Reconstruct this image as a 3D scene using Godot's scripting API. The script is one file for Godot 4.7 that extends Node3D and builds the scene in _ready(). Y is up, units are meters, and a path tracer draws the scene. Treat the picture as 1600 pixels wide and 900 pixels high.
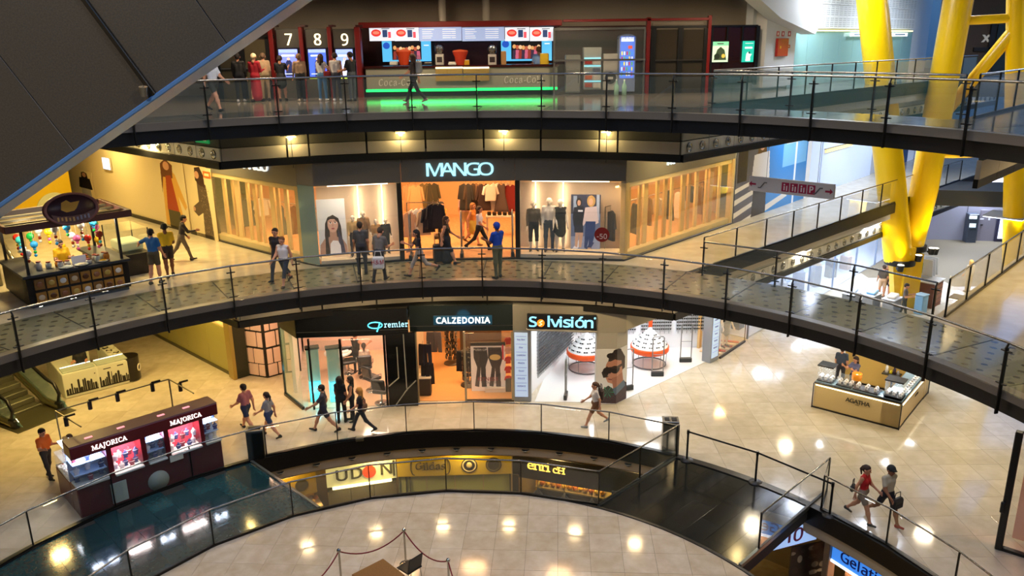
extends Node3D
# A shopping-centre atrium: three ring galleries round a circular void.
const FOC := 1271.7
const EYE := Vector3(0, 12.164, 0)
const PITCH := 16.744
const ROLL := 0.761
const CX := -1.64
const CZ := -11.93
const L1 := -5.3
const L2 := 0.0
const L3 := 5.11
const L4 := 10.25
var cam_basis: Basis
var mats := {}
var taken := {}
var rng := RandomNumberGenerator.new()
var flat_mode := true

# ---------- pixels (1600x900) to places ----------
func ray(px: float, py: float) -> Vector3:
	return cam_basis * Vector3((px - 800.0) / FOC, -(py - 450.0) / FOC, -1.0)
func on(px: float, py: float, h: float) -> Vector3:
	var d := ray(px, py)
	return EYE + d * ((h - EYE.y) / d.y)
func hit(px: float, py: float, fr: Transform3D) -> Vector3:   # local place on the plane z = 0 of a frame
	var d := ray(px, py)
	var n := fr.basis.z
	return fr.affine_inverse() * (EYE + d * ((fr.origin - EYE).dot(n) / d.dot(n)))
func row(p: Vector3) -> float:
	var q := cam_basis.inverse() * (p - EYE)
	return 450.0 + FOC * q.y / q.z
func upto(base: Vector3, py: float) -> float:                  # height above the base whose image row is py
	var lo := -8.0
	var hi := 16.0
	for i in 40:
		var mid := (lo + hi) * 0.5
		if row(base + Vector3(0, mid, 0)) > py: lo = mid
		else: hi = mid
	return lo
func pol(r: float, deg: float, y: float) -> Vector3:
	var a := deg_to_rad(deg)
	return Vector3(CX + r * sin(a), y, CZ - r * cos(a))
func frame(a: Vector3, b: Vector3) -> Transform3D:             # x runs from a to b, y up, z towards the atrium
	var x := (b - a); x.y = 0; x = x.normalized()
	return Transform3D(Basis(x, Vector3.UP, x.cross(Vector3.UP)), a)
func rect(fr: Transform3D, x0: float, y0: float, x1: float, y1: float) -> Rect2:
	var ym := (y0 + y1) * 0.5
	var xm := (x0 + x1) * 0.5
	var l := hit(x0, ym, fr).x
	var r := hit(x1, ym, fr).x
	var t := hit(xm, y0, fr).y
	var b := hit(xm, y1, fr).y
	return Rect2(l, b, r - l, t - b)

# ---------- shapes ----------
func S() -> SurfaceTool:
	var st := SurfaceTool.new()
	st.begin(Mesh.PRIMITIVE_TRIANGLES)
	st.set_smooth_group(-1)
	return st
func tri(st: SurfaceTool, a: Vector3, b: Vector3, c: Vector3) -> void:
	st.add_vertex(a); st.add_vertex(c); st.add_vertex(b)
func quad(st: SurfaceTool, a: Vector3, b: Vector3, c: Vector3, d: Vector3) -> void:
	tri(st, a, b, c); tri(st, a, c, d)
func bx(st: SurfaceTool, c: Vector3, s: Vector3, yaw := 0.0, bev := 0.0) -> SurfaceTool:
	return bxt(st, Transform3D(Basis(Vector3.UP, yaw), c), s, bev)
func bxt(st: SurfaceTool, t: Transform3D, s: Vector3, bev := 0.0) -> SurfaceTool:
	st.set_smooth_group(-1)
	var h := s * 0.5
	if bev <= 0.0:
		var p := []
		for i in 8:
			p.append(t * Vector3(h.x if i & 1 else -h.x, h.y if i & 2 else -h.y, h.z if i & 4 else -h.z))
		quad(st, p[4], p[5], p[7], p[6]); quad(st, p[1], p[0], p[2], p[3]); quad(st, p[5], p[1], p[3], p[7])
		quad(st, p[0], p[4], p[6], p[2]); quad(st, p[6], p[7], p[3], p[2]); quad(st, p[0], p[1], p[5], p[4])
		return st
	var bb := minf(bev, minf(h.x, minf(h.y, h.z)) * 0.9)
	var v := func(i: int, ax: int) -> Vector3:
		var q := Vector3(h.x if i & 1 else -h.x, h.y if i & 2 else -h.y, h.z if i & 4 else -h.z)
		for k in 3:
			if k != ax: q[k] -= signf(q[k]) * bb
		return t * q
	for f in [[4, 5, 7, 6, 2], [1, 0, 2, 3, 2], [5, 1, 3, 7, 0], [0, 4, 6, 2, 0], [6, 7, 3, 2, 1], [0, 1, 5, 4, 1]]:
		quad(st, v.call(f[0], f[4]), v.call(f[1], f[4]), v.call(f[2], f[4]), v.call(f[3], f[4]))
	var seen := {}
	for f in [[4, 5, 7, 6, 2], [1, 0, 2, 3, 2], [5, 1, 3, 7, 0], [0, 4, 6, 2, 0], [6, 7, 3, 2, 1], [0, 1, 5, 4, 1]]:
		for k in 4:
			var a: int = f[k]
			var b: int = f[(k + 1) % 4]
			var key := Vector2i(mini(a, b), maxi(a, b))
			if seen.has(key):
				var o: Array = seen[key]
				quad(st, v.call(b, f[4]), v.call(a, f[4]), v.call(a, o[0]), v.call(b, o[0]))
			else:
				seen[key] = [f[4]]
	for i in 8:
		var odd := ((i & 1) + ((i >> 1) & 1) + ((i >> 2) & 1)) % 2 == 0
		if odd: tri(st, v.call(i, 0), v.call(i, 2), v.call(i, 1))
		else: tri(st, v.call(i, 0), v.call(i, 1), v.call(i, 2))
	return st
func cyl(st: SurfaceTool, a: Vector3, b: Vector3, r0: float, r1 := -1.0, n := 12, caps := true) -> SurfaceTool:
	if r1 < 0.0: r1 = r0
	var d := (b - a).normalized()
	var u := d.cross(Vector3.RIGHT if absf(d.x) < 0.8 else Vector3.UP).normalized()
	var w := d.cross(u)
	for i in n:
		var t0 := TAU * i / n
		var t1 := TAU * (i + 1) / n
		var e0 := u * cos(t0) + w * sin(t0)
		var e1 := u * cos(t1) + w * sin(t1)
		st.set_smooth_group(1)
		if r1 > 0.0001 and r0 > 0.0001: quad(st, a + e0 * r0, a + e1 * r0, b + e1 * r1, b + e0 * r1)
		elif r1 > 0.0001: tri(st, a, b + e1 * r1, b + e0 * r1)
		else: tri(st, a + e0 * r0, a + e1 * r0, b)
		st.set_smooth_group(-1)
		if caps:
			if r0 > 0.0001: tri(st, a, a + e1 * r0, a + e0 * r0)
			if r1 > 0.0001: tri(st, b, b + e0 * r1, b + e1 * r1)
	return st
func tube(st: SurfaceTool, pts: Array, r: float, n := 8) -> SurfaceTool:
	var rings := []
	var u := Vector3.ZERO
	for i in pts.size():
		var p: Vector3 = pts[i]
		var d: Vector3 = (pts[mini(i + 1, pts.size() - 1)] - pts[maxi(i - 1, 0)]).normalized()
		if u == Vector3.ZERO: u = d.cross(Vector3.RIGHT if absf(d.x) < 0.8 else Vector3.UP).normalized()
		u = (u - d * u.dot(d)).normalized()
		var w := d.cross(u)
		var rg := []
		for k in n:
			rg.append(p + (u * cos(TAU * k / n) + w * sin(TAU * k / n)) * r)
		rings.append(rg)
	st.set_smooth_group(1)
	for i in pts.size() - 1:
		for k in n:
			quad(st, rings[i][k], rings[i][(k + 1) % n], rings[i + 1][(k + 1) % n], rings[i + 1][k])
	st.set_smooth_group(-1)
	for k in n:
		tri(st, pts[0], rings[0][(k + 1) % n], rings[0][k])
		tri(st, pts[-1], rings[-1][k], rings[-1][(k + 1) % n])
	return st
func ext(st: SurfaceTool, poly: PackedVector2Array, t: Transform3D, z0: float, z1: float) -> SurfaceTool:
	st.set_smooth_group(-1)
	var p := poly
	if Geometry2D.is_polygon_clockwise(p): p.reverse()
	var idx := Geometry2D.triangulate_polygon(p)
	for i in range(0, idx.size(), 3):
		var a := p[idx[i]]; var b := p[idx[i + 1]]; var c := p[idx[i + 2]]
		if (b - a).cross(c - a) < 0.0:
			var q := b; b = c; c = q
		tri(st, t * Vector3(a.x, a.y, z1), t * Vector3(b.x, b.y, z1), t * Vector3(c.x, c.y, z1))
		tri(st, t * Vector3(a.x, a.y, z0), t * Vector3(c.x, c.y, z0), t * Vector3(b.x, b.y, z0))
	for i in p.size():
		var a := p[i]; var b := p[(i + 1) % p.size()]
		quad(st, t * Vector3(a.x, a.y, z0), t * Vector3(b.x, b.y, z0), t * Vector3(b.x, b.y, z1), t * Vector3(a.x, a.y, z1))
	return st
func slab(st: SurfaceTool, poly: PackedVector2Array, y0: float, y1: float) -> SurfaceTool:   # poly of (x, z)
	var q := PackedVector2Array()
	for v in poly: q.append(Vector2(v.x, -v.y))
	return ext(st, q, Transform3D(Basis(Vector3.RIGHT, Vector3.FORWARD, Vector3.UP), Vector3.ZERO), y0, y1)
func arcbox(st: SurfaceTool, r0: float, r1: float, y0: float, y1: float, a0: float, a1: float, step := 2.0) -> SurfaceTool:
	var n := maxi(1, ceili((a1 - a0) / step))
	for i in n:
		var s0 := a0 + (a1 - a0) * i / n
		var s1 := a0 + (a1 - a0) * (i + 1) / n
		st.set_smooth_group(-1)
		quad(st, pol(r0, s0, y1), pol(r0, s1, y1), pol(r1, s1, y1), pol(r1, s0, y1))
		quad(st, pol(r0, s1, y0), pol(r0, s0, y0), pol(r1, s0, y0), pol(r1, s1, y0))
		st.set_smooth_group(2)
		quad(st, pol(r0, s0, y0), pol(r0, s1, y0), pol(r0, s1, y1), pol(r0, s0, y1))
		st.set_smooth_group(3)
		quad(st, pol(r1, s1, y0), pol(r1, s0, y0), pol(r1, s0, y1), pol(r1, s1, y1))
	st.set_smooth_group(-1)
	quad(st, pol(r1, a0, y0), pol(r0, a0, y0), pol(r0, a0, y1), pol(r1, a0, y1))
	quad(st, pol(r0, a1, y0), pol(r1, a1, y0), pol(r1, a1, y1), pol(r0, a1, y1))
	return st
func lathe(st: SurfaceTool, prof: Array, t: Transform3D, n := 16) -> SurfaceTool:   # prof of Vector2(radius, height), bottom to top
	st.set_smooth_group(4)
	for i in prof.size() - 1:
		var a: Vector2 = prof[i]
		var b: Vector2 = prof[i + 1]
		for k in n:
			var c0 := cos(TAU * k / n); var s0 := sin(TAU * k / n)
			var c1 := cos(TAU * (k + 1) / n); var s1 := sin(TAU * (k + 1) / n)
			var p0 := t * Vector3(a.x * s0, a.y, a.x * c0)
			var p1 := t * Vector3(a.x * s1, a.y, a.x * c1)
			var p2 := t * Vector3(b.x * s1, b.y, b.x * c1)
			var p3 := t * Vector3(b.x * s0, b.y, b.x * c0)
			if a.x > 0.0001: tri(st, p0, p1, p2 if b.x > 0.0001 else p3)
			if b.x > 0.0001: tri(st, p0, p2, p3)
	st.set_smooth_group(-1)
	return st
func ball(st: SurfaceTool, c: Vector3, r: Vector3, n := 10) -> SurfaceTool:
	var prof := []
	for i in n / 2 + 1:
		var a := PI * i / (n / 2) - PI / 2
		prof.append(Vector2(maxf(cos(a), 0.0), sin(a)))
	return lathe(st, prof, Transform3D(Basis.from_scale(r), c), n)
func tf(p: Vector3, yaw := 0.0) -> Transform3D:
	return Transform3D(Basis(Vector3.UP, yaw), p)

func hue(hex: String) -> String:                              # everyday word for a colour
	var c := Color(hex)
	var words := {"black": "1a1a1c", "charcoal": "3c3c40", "grey": "80807e", "white": "e6e2da", "cream": "d8c8a8", "camel": "c09a6c", "brown": "6a4a30", "olive": "5a5434", "navy": "26304c", "slate": "444a5a", "red": "b02420", "rust": "8a3a20", "dark brown": "3a2820"}
	var got := ""
	var d := 9.0
	for w in words:
		var k := Color(words[w])
		var e := Vector3(c.r - k.r, c.g - k.g, c.b - k.b).length()
		if e < d:
			d = e; got = w
	return got

# ---------- nodes ----------
func ob(called: String, st: SurfaceTool, m: Material, parent: Node = self) -> MeshInstance3D:
	st.generate_normals()
	st.index()
	var o := MeshInstance3D.new()
	o.mesh = st.commit()
	o.material_override = m
	return put(o, called, parent)
func put(o: Node3D, called: String, parent: Node = self) -> Node3D:
	if parent == self:
		taken[called] = taken.get(called, 0) + 1
		o.name = called if taken[called] == 1 else "%s_%03d" % [called, taken[called] - 1]
		add_child(o, true)
	else:
		o.name = called
		parent.add_child(o, true)
	return o
func share(called: String, me: Mesh, m: Material, parent: Node, t: Transform3D) -> MeshInstance3D:
	var o := MeshInstance3D.new()
	o.mesh = me
	o.material_override = m
	o.transform = t
	return put(o, called, parent)
func tag(o: Node, label: String, category: String, group := "") -> Node:
	o.set_meta("label", label)
	o.set_meta("category", category)
	if group != "": o.set_meta("group", group)
	return o
func struct(o: Node) -> Node:
	o.set_meta("kind", "structure")
	return o
func thing(called: String, label: String, category: String, t := Transform3D(), group := "") -> Node3D:
	var o := Node3D.new()
	put(o, called)
	o.transform = t
	tag(o, label, category, group)
	return o
func setting(called: String, t := Transform3D()) -> Node3D:
	var o := Node3D.new()
	put(o, called)
	o.transform = t
	struct(o)
	return o

# ---------- materials ----------
func mt(hex: String, rough := 0.6, metal := 0.0, spec := 0.5) -> StandardMaterial3D:
	var key := "%s_%.2f_%.2f_%.2f" % [hex, rough, metal, spec]
	if not mats.has(key):
		var m := StandardMaterial3D.new()
		m.albedo_color = Color(hex)
		m.roughness = rough
		m.metallic = metal
		m.metallic_specular = spec
		mats[key] = m
	return mats[key]
func glow(hex: String, e: float) -> StandardMaterial3D:
	var key := "glow_%s_%.2f" % [hex, e]
	if not mats.has(key):
		var m := StandardMaterial3D.new()
		m.albedo_color = Color(hex)
		m.roughness = 0.5
		m.emission_enabled = true
		m.emission = Color(hex)
		m.emission_energy_multiplier = e
		mats[key] = m
	return mats[key]
func glass(hex: String, a: float, rough := 0.02) -> StandardMaterial3D:
	var key := "glass_%s_%.2f_%.2f" % [hex, a, rough]
	if not mats.has(key):
		var m := StandardMaterial3D.new()
		m.transparency = BaseMaterial3D.TRANSPARENCY_ALPHA
		m.albedo_color = Color(hex, a)
		m.roughness = rough
		mats[key] = m
	return mats[key]
func noisy(hex_a: String, hex_b: String, freq: float, scale: float, rough: float, metal := 0.0, seed_ := 1, octaves := 4) -> StandardMaterial3D:
	var key := "noisy_%s_%s_%.3f_%.2f_%.2f" % [hex_a, hex_b, freq, scale, rough]
	if not mats.has(key):
		var m := StandardMaterial3D.new()
		var nz := FastNoiseLite.new()
		nz.seed = seed_
		nz.frequency = freq
		nz.fractal_octaves = octaves
		var t := NoiseTexture2D.new()
		t.width = 512; t.height = 512
		t.seamless = true
		t.noise = nz
		var g := Gradient.new()
		g.set_color(0, Color(hex_a)); g.set_color(1, Color(hex_b))
		t.color_ramp = g
		m.albedo_texture = t
		m.roughness = rough
		m.metallic = metal
		m.uv1_triplanar = true
		m.uv1_world_triplanar = true
		m.uv1_scale = Vector3.ONE * scale
		mats[key] = m
	return mats[key]
func printed(im: Image, emit := 0.0, rough := 0.45) -> StandardMaterial3D:
	var m := StandardMaterial3D.new()
	m.albedo_texture = ImageTexture.create_from_image(im)
	m.texture_repeat = false
	m.roughness = rough
	if emit > 0.0:
		m.emission_enabled = true
		m.emission_texture = m.albedo_texture
		m.emission_operator = BaseMaterial3D.EMISSION_OP_MULTIPLY
		m.emission = Color.WHITE
		m.emission_energy_multiplier = emit
	return m

# a thin board whose front (+z of the frame) carries a print; x, y, w, h in the frame
func board(called: String, m: Material, parent: Node, x: float, y: float, w: float, h: float, z := 0.0, thick := 0.02, t := Transform3D()) -> MeshInstance3D:
	var st := S()
	var c := [Vector3(x, y, z), Vector3(x + w, y, z), Vector3(x + w, y + h, z), Vector3(x, y + h, z)]
	var uv := [Vector2(0, 1), Vector2(1, 1), Vector2(1, 0), Vector2(0, 0)]
	for k in [0, 2, 1, 0, 3, 2]:
		st.set_uv(uv[k]); st.add_vertex(t * c[k])
	var back := Vector3(0, 0, -thick)
	st.set_uv(Vector2(0.01, 0.01))
	for k in 4:
		quad(st, t * (c[k] + back), t * (c[(k + 1) % 4] + back), t * c[(k + 1) % 4], t * c[k])
	quad(st, t * (c[1] + back), t * (c[0] + back), t * (c[3] + back), t * (c[2] + back))
	return ob(called, st, m, parent)

# ---------- lettering ----------
func letters(text: String, height: float, m: Material, parent: Node, at: Vector3, yaw := 0.0, fnt := "Droid Sans", bold := 0.0, slant := 0.0, wide := 1.0, deep := 0.03, called := "lettering") -> MeshInstance3D:
	var sf := SystemFont.new()
	sf.font_names = PackedStringArray([fnt])
	var fv := FontVariation.new()
	fv.base_font = sf
	fv.variation_embolden = bold
	fv.set_spacing(TextServer.SPACING_GLYPH, int(round(bold * 8.0)))
	fv.variation_transform = Transform2D(Vector2(wide, 0), Vector2(slant, 1), Vector2.ZERO)
	var me := TextMesh.new()
	me.font = fv
	me.text = text
	me.font_size = 64
	me.pixel_size = height / 46.0
	me.depth = deep
	me.curve_step = 2.0
	return share(called, me, m, parent, tf(at, yaw))

# ---------- little rasteriser for prints ----------
func canvas(w: int, h: int, hex: String) -> Image:
	var im := Image.create(w, h, false, Image.FORMAT_RGB8)
	im.fill(Color(hex))
	return im
func fr_(im: Image, x: float, y: float, w: float, h: float, hex: String) -> void:
	var W := im.get_width(); var H := im.get_height()
	im.fill_rect(Rect2i(int(x * W), int(y * H), maxi(1, int(w * W)), maxi(1, int(h * H))), Color(hex))
func pg(im: Image, pts: Array, hex: String) -> void:                    # polygon, corners as x, y, x, y in 0..1
	var W := im.get_width(); var H := im.get_height()
	var c := Color(hex)
	var p := PackedVector2Array()
	for i in range(0, pts.size(), 2): p.append(Vector2(pts[i] * W, pts[i + 1] * H))
	var y0 := H; var y1 := 0
	for v in p:
		y0 = mini(y0, int(v.y)); y1 = maxi(y1, int(ceil(v.y)))
	for y in range(maxi(y0, 0), mini(y1 + 1, H)):
		var xs := []
		var yc := y + 0.5
		for i in p.size():
			var a := p[i]; var b := p[(i + 1) % p.size()]
			if (a.y <= yc) != (b.y <= yc): xs.append(a.x + (yc - a.y) / (b.y - a.y) * (b.x - a.x))
		xs.sort()
		for i in range(0, xs.size() - 1, 2):
			var l := clampi(int(round(xs[i])), 0, W); var r := clampi(int(round(xs[i + 1])), 0, W)
			if r > l: im.fill_rect(Rect2i(l, y, r - l, 1), c)
func el(im: Image, cx: float, cy: float, rx: float, ry: float, hex: String) -> void:
	var pts := []
	for k in 28:
		pts.append(cx + rx * cos(TAU * k / 28)); pts.append(cy + ry * sin(TAU * k / 28))
	pg(im, pts, hex)
func grain(im: Image, amount: float) -> Image:
	for y in im.get_height():
		for x in im.get_width():
			var c := im.get_pixel(x, y)
			var k := 1.0 + (rng.randf() - 0.5) * amount
			im.set_pixel(x, y, Color(c.r * k, c.g * k, c.b * k))
	return im

# ---------- a lamp: a glowing panel and the light it gives ----------
func lamp(p: Vector3, sx: float, sz: float, hex: String, e: float, label: String, group := "", yaw := 0.0, shine := 3.0) -> void:
	var t := thing("ceiling_light", label, "ceiling light", tf(p, yaw), group)
	ob("diffuser", bx(S(), Vector3.ZERO, Vector3(sx, 0.03, sz)), glow(hex, shine), t)
	ob("housing", bx(S(), Vector3(0, 0.045, 0), Vector3(sx + 0.06, 0.05, sz + 0.06), 0, 0.01), mt("8a8a88", 0.4, 0.3), t)
	var l := AreaLight3D.new()
	l.area_size = Vector2(sx, sz)
	l.area_normalize_energy = true
	l.light_color = Color(hex)
	l.light_energy = e
	l.area_range = 60.0
	l.shadow_enabled = true
	l.name = "lamp_light"
	t.add_child(l, true)
	l.transform = Transform3D(Basis(Vector3.RIGHT, -PI / 2), Vector3(0, -0.03, 0))
func _ready() -> void:
	rng.seed = 7
	cam_basis = Basis(Vector3.RIGHT, -deg_to_rad(PITCH)) * Basis(Vector3.BACK, -deg_to_rad(ROLL))
	var cam := Camera3D.new()
	cam.name = "camera"
	add_child(cam)
	cam.transform = Transform3D(cam_basis, EYE)
	cam.fov = rad_to_deg(2.0 * atan(450.0 / FOC))
	cam.near = 0.05
	cam.far = 300.0
	cam.current = true
	var we := WorldEnvironment.new()
	we.name = "daylight"
	var e := Environment.new()
	e.background_mode = Environment.BG_SKY
	var sm := ProceduralSkyMaterial.new()
	sm.sky_top_color = Color("3f7fd0")
	sm.sky_horizon_color = Color("a9cdf0")
	sm.ground_bottom_color = Color("50504c")
	sm.ground_horizon_color = Color("9db4c8")
	sm.sky_energy_multiplier = 1.5
	e.sky = Sky.new()
	e.sky.sky_material = sm
	e.tonemap_mode = Environment.TONE_MAPPER_LINEAR
	e.tonemap_exposure = 0.94
	e.sdfgi_enabled = true
	e.ssao_enabled = true
	e.ssil_enabled = true
	we.environment = e
	add_child(we)
	make_lights()
	make_structure()
	make_railings()
	make_cinema()
	make_gallery_right()
	make_mango()
	make_level3()
	make_level2_shops()
	make_level2_floor()
	make_level1()
	make_people()

func make_lights() -> void:
	# upper gallery (cinema): dim warm panels
	for i in 4:
		lamp(Vector3(-8.4 + i * 5.4, 13.86, -29.4), 0.5, 0.5, "ffe2bc", 16.0, "square recessed ceiling panel above the cinema gallery", "cinema gallery ceiling panels", 0.0, 4.0)
	# right-hand upper gallery: cool daylight-coloured panels
	for q in [Vector3(13.5, 15.0, -34.5), Vector3(20.5, 15.0, -40), Vector3(27, 15.0, -34)]:
		lamp(q, 2.4, 2.4, "dfeaff", 85.0, "large cool ceiling panel above the yellow struts", "cool ceiling panels over the right gallery", PI / 4)
	# level 3 left hall: golden
	for q in [on(250, 400, L3), on(150, 345, L3), on(310, 395, L3), on(60, 440, L3), on(90, 400, L3)]:
		lamp(Vector3(q.x, 9.22, q.z), 0.5, 0.5, "ffdd90", 22.0, "square golden downlight in the ceiling of the candy kiosk hall", "golden downlights, upper left hall", PI / 4, 6.0)
	# level 3, strip in front of the right Mango windows
	for q in [on(1075, 400, L3), on(1195, 365, L3)]:
		lamp(Vector3(q.x, 9.22, q.z), 0.5, 0.5, "ffdf98", 14.0, "square downlight above the walkway beside the shop windows", "downlights, upper right walkway", PI / 4, 6.0)
	for q in [on(1290, 330, L3), on(1370, 302, L3), on(1430, 284, L3)]:  # cool fill lamps, added to brighten the dull mural wall
		lamp(Vector3(q.x, 9.22, q.z), 0.8, 0.8, "e4eeff", 24.0, "square cool fill lamp added above the walkway beside the mural", "added cool fill lamps by the mural", PI / 4, 6.0)
	# level 3 right arm
	for q in [Vector3(16.5, 9.22, -21.5), Vector3(20.5, 9.22, -26.0)]:
		lamp(q, 0.7, 0.7, "ffdc98", 30.0, "square golden downlight above the right arm of the gallery", "golden downlights, right arm", PI / 4, 6.0)
	# level 2 left hall: golden
	for q in [on(265, 525, 0), on(310, 590, 0), on(130, 640, 0), on(60, 690, 0), on(380, 650, 0)]:
		lamp(Vector3(q.x, 4.28, q.z), 0.45, 0.45, "ffd880", 16.0, "square golden downlight in the ceiling of the kiosk hall", "golden downlights, lower left hall", PI / 4, 6.0)
	# level 2 right hall: warm white
	for q in [on(1130, 590, 0), on(1240, 550, 0), on(1190, 650, 0), on(1470, 660, 0), on(1550, 750, 0)]:
		lamp(Vector3(q.x, 4.28, q.z), 0.45, 0.45, "ffebc8", 9.5, "square warm downlight in the ceiling above the jewellery island", "warm downlights, lower right hall", PI / 4, 6.0)
	# far end of the lower right hall
	for q in [Vector3(19.5, 4.2, -41), Vector3(25, 4.2, -44), Vector3(23, 4.2, -37), Vector3(29, 4.2, -49), Vector3(15.6, 4.2, -36.0)]:
		lamp(q, 1.6, 1.6, "e2ecff", 60.0, "large cool panel in the ceiling of the far corridor", "cool panels, far corridor", PI / 4)
	# walk in front of the level 2 shops
	for a in [-24.0, -14.0, -4.0, 6.0, 16.0, 25.0]:
		var q := pol(13.6, a, 4.4)
		lamp(q, 0.35, 0.35, "ffdca0", 4.5, "small square downlight under the curved bridge before the shops", "downlights under the curved bridge", -deg_to_rad(a), 6.0)
	# sockets above the void: ring of floodlights under the roof
	for a in [-150.0, -90.0, -30.0, 30.0, 90.0, 150.0]:
		var q := pol(10.5, a, 16.6)
		lamp(q, 0.8, 0.8, "fff0d8", 46.0, "square floodlight hanging at the rim of the roof light", "floodlights at the roof light", -deg_to_rad(a), 8.0)

# pieces of a floor, cut to a region: the nearest as parts, the rest joined
func tiles(parent: Node, called: String, region: PackedVector2Array, mm: Array, sx: float, sz: float, yaw: float, top: float, thick: float, gap: float, most: int) -> void:
	var box := Rect2(region[0], Vector2.ZERO)
	var rt := Transform2D(yaw, Vector2.ZERO)
	var inv := rt.affine_inverse()
	var local := PackedVector2Array()
	for v in region: local.append(inv * v)
	box = Rect2(local[0], Vector2.ZERO)
	for v in local: box = box.expand(v)
	var found := []
	for i in range(floori(box.position.x / sx), ceili(box.end.x / sx)):
		for j in range(floori(box.position.y / sz), ceili(box.end.y / sz)):
			var off := sx * 0.5 if (j & 1) and sx > sz * 1.5 else 0.0
			var x := i * sx + off; var z := j * sz
			var t := PackedVector2Array([Vector2(x + gap, z + gap), Vector2(x + sx - gap, z + gap), Vector2(x + sx - gap, z + sz - gap), Vector2(x + gap, z + sz - gap)])
			var mid := rt * Vector2(x + sx * 0.5, z + sz * 0.5)
			if mid.y > -8.0 or mid.length() > 46.0: continue
			for piece in Geometry2D.intersect_polygons(t, local):
				if piece.size() < 3: continue
				var whole: bool = piece.size() == 4 and absf(absf(_area(piece)) - (sx - 2 * gap) * (sz - 2 * gap)) < 0.002
				found.append([mid.length(), mid, piece, whole])
	found.sort_custom(func(a, b): return a[0] < b[0])
	var one := S()
	bx(one, Vector3(0, top - thick * 0.5, 0), Vector3(sx - 2 * gap, thick, sz - 2 * gap), 0, 0.002)
	one.generate_normals()
	var me := one.commit()
	var rest := []
	for k in mm.size(): rest.append(S())
	var left := false
	for k in found.size():
		var f: Array = found[k]
		var pick := absi(hash(Vector2i(int(f[1].x * 97.0), int(f[1].y * 89.0)))) % mm.size()
		if k < most and f[3]:
			share(called, me, mm[pick], parent, Transform3D(Basis(Vector3.UP, -yaw), Vector3(f[1].x, 0, f[1].y)))
		else:
			var w := PackedVector2Array()
			for v in f[2]: w.append(rt * v)
			if k < most: ob(called, slab(S(), w, top - thick, top), mm[pick], parent)
			else:
				slab(rest[pick], w, top - thick, top)
				left = true
	if left:
		for k in mm.size():
			var o := ob("far_" + called + "s", rest[k], mm[k], parent)
			o.set_meta("kind", "stuff")
func _area(p: PackedVector2Array) -> float:
	var s := 0.0
	for i in p.size(): s += p[i].cross(p[(i + 1) % p.size()])
	return s * 0.5
func arc(r: float, a0: float, a1: float, step := 3.0) -> PackedVector2Array:
	var out := PackedVector2Array()
	var n := maxi(2, ceili(absf(a1 - a0) / step))
	for i in n + 1:
		var q := pol(r, a0 + (a1 - a0) * i / n, 0)
		out.append(Vector2(q.x, q.z))
	return out
func pv(a: Array) -> PackedVector2Array:
	var out := PackedVector2Array()
	for i in range(0, a.size(), 2): out.append(Vector2(a[i], a[i + 1]))
	return out

var WL := [Vector2(-7.02, -26.63), Vector2(-11.34, -30.33), Vector2(-26.5, -44.0)]     # left side of the shop block
var WR := [Vector2(3.77, -26.4), Vector2(8.83, -31.94), Vector2(28.0, -53.5)]            # right side
var EA := [Vector2(5.74, -24.86), Vector2(33.0, -51.1)]                                 # edge of the right walkway
var EB := [Vector2(11.0, -19.85), Vector2(36.0, -45.9)]                                 # edge of the right arm

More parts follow.
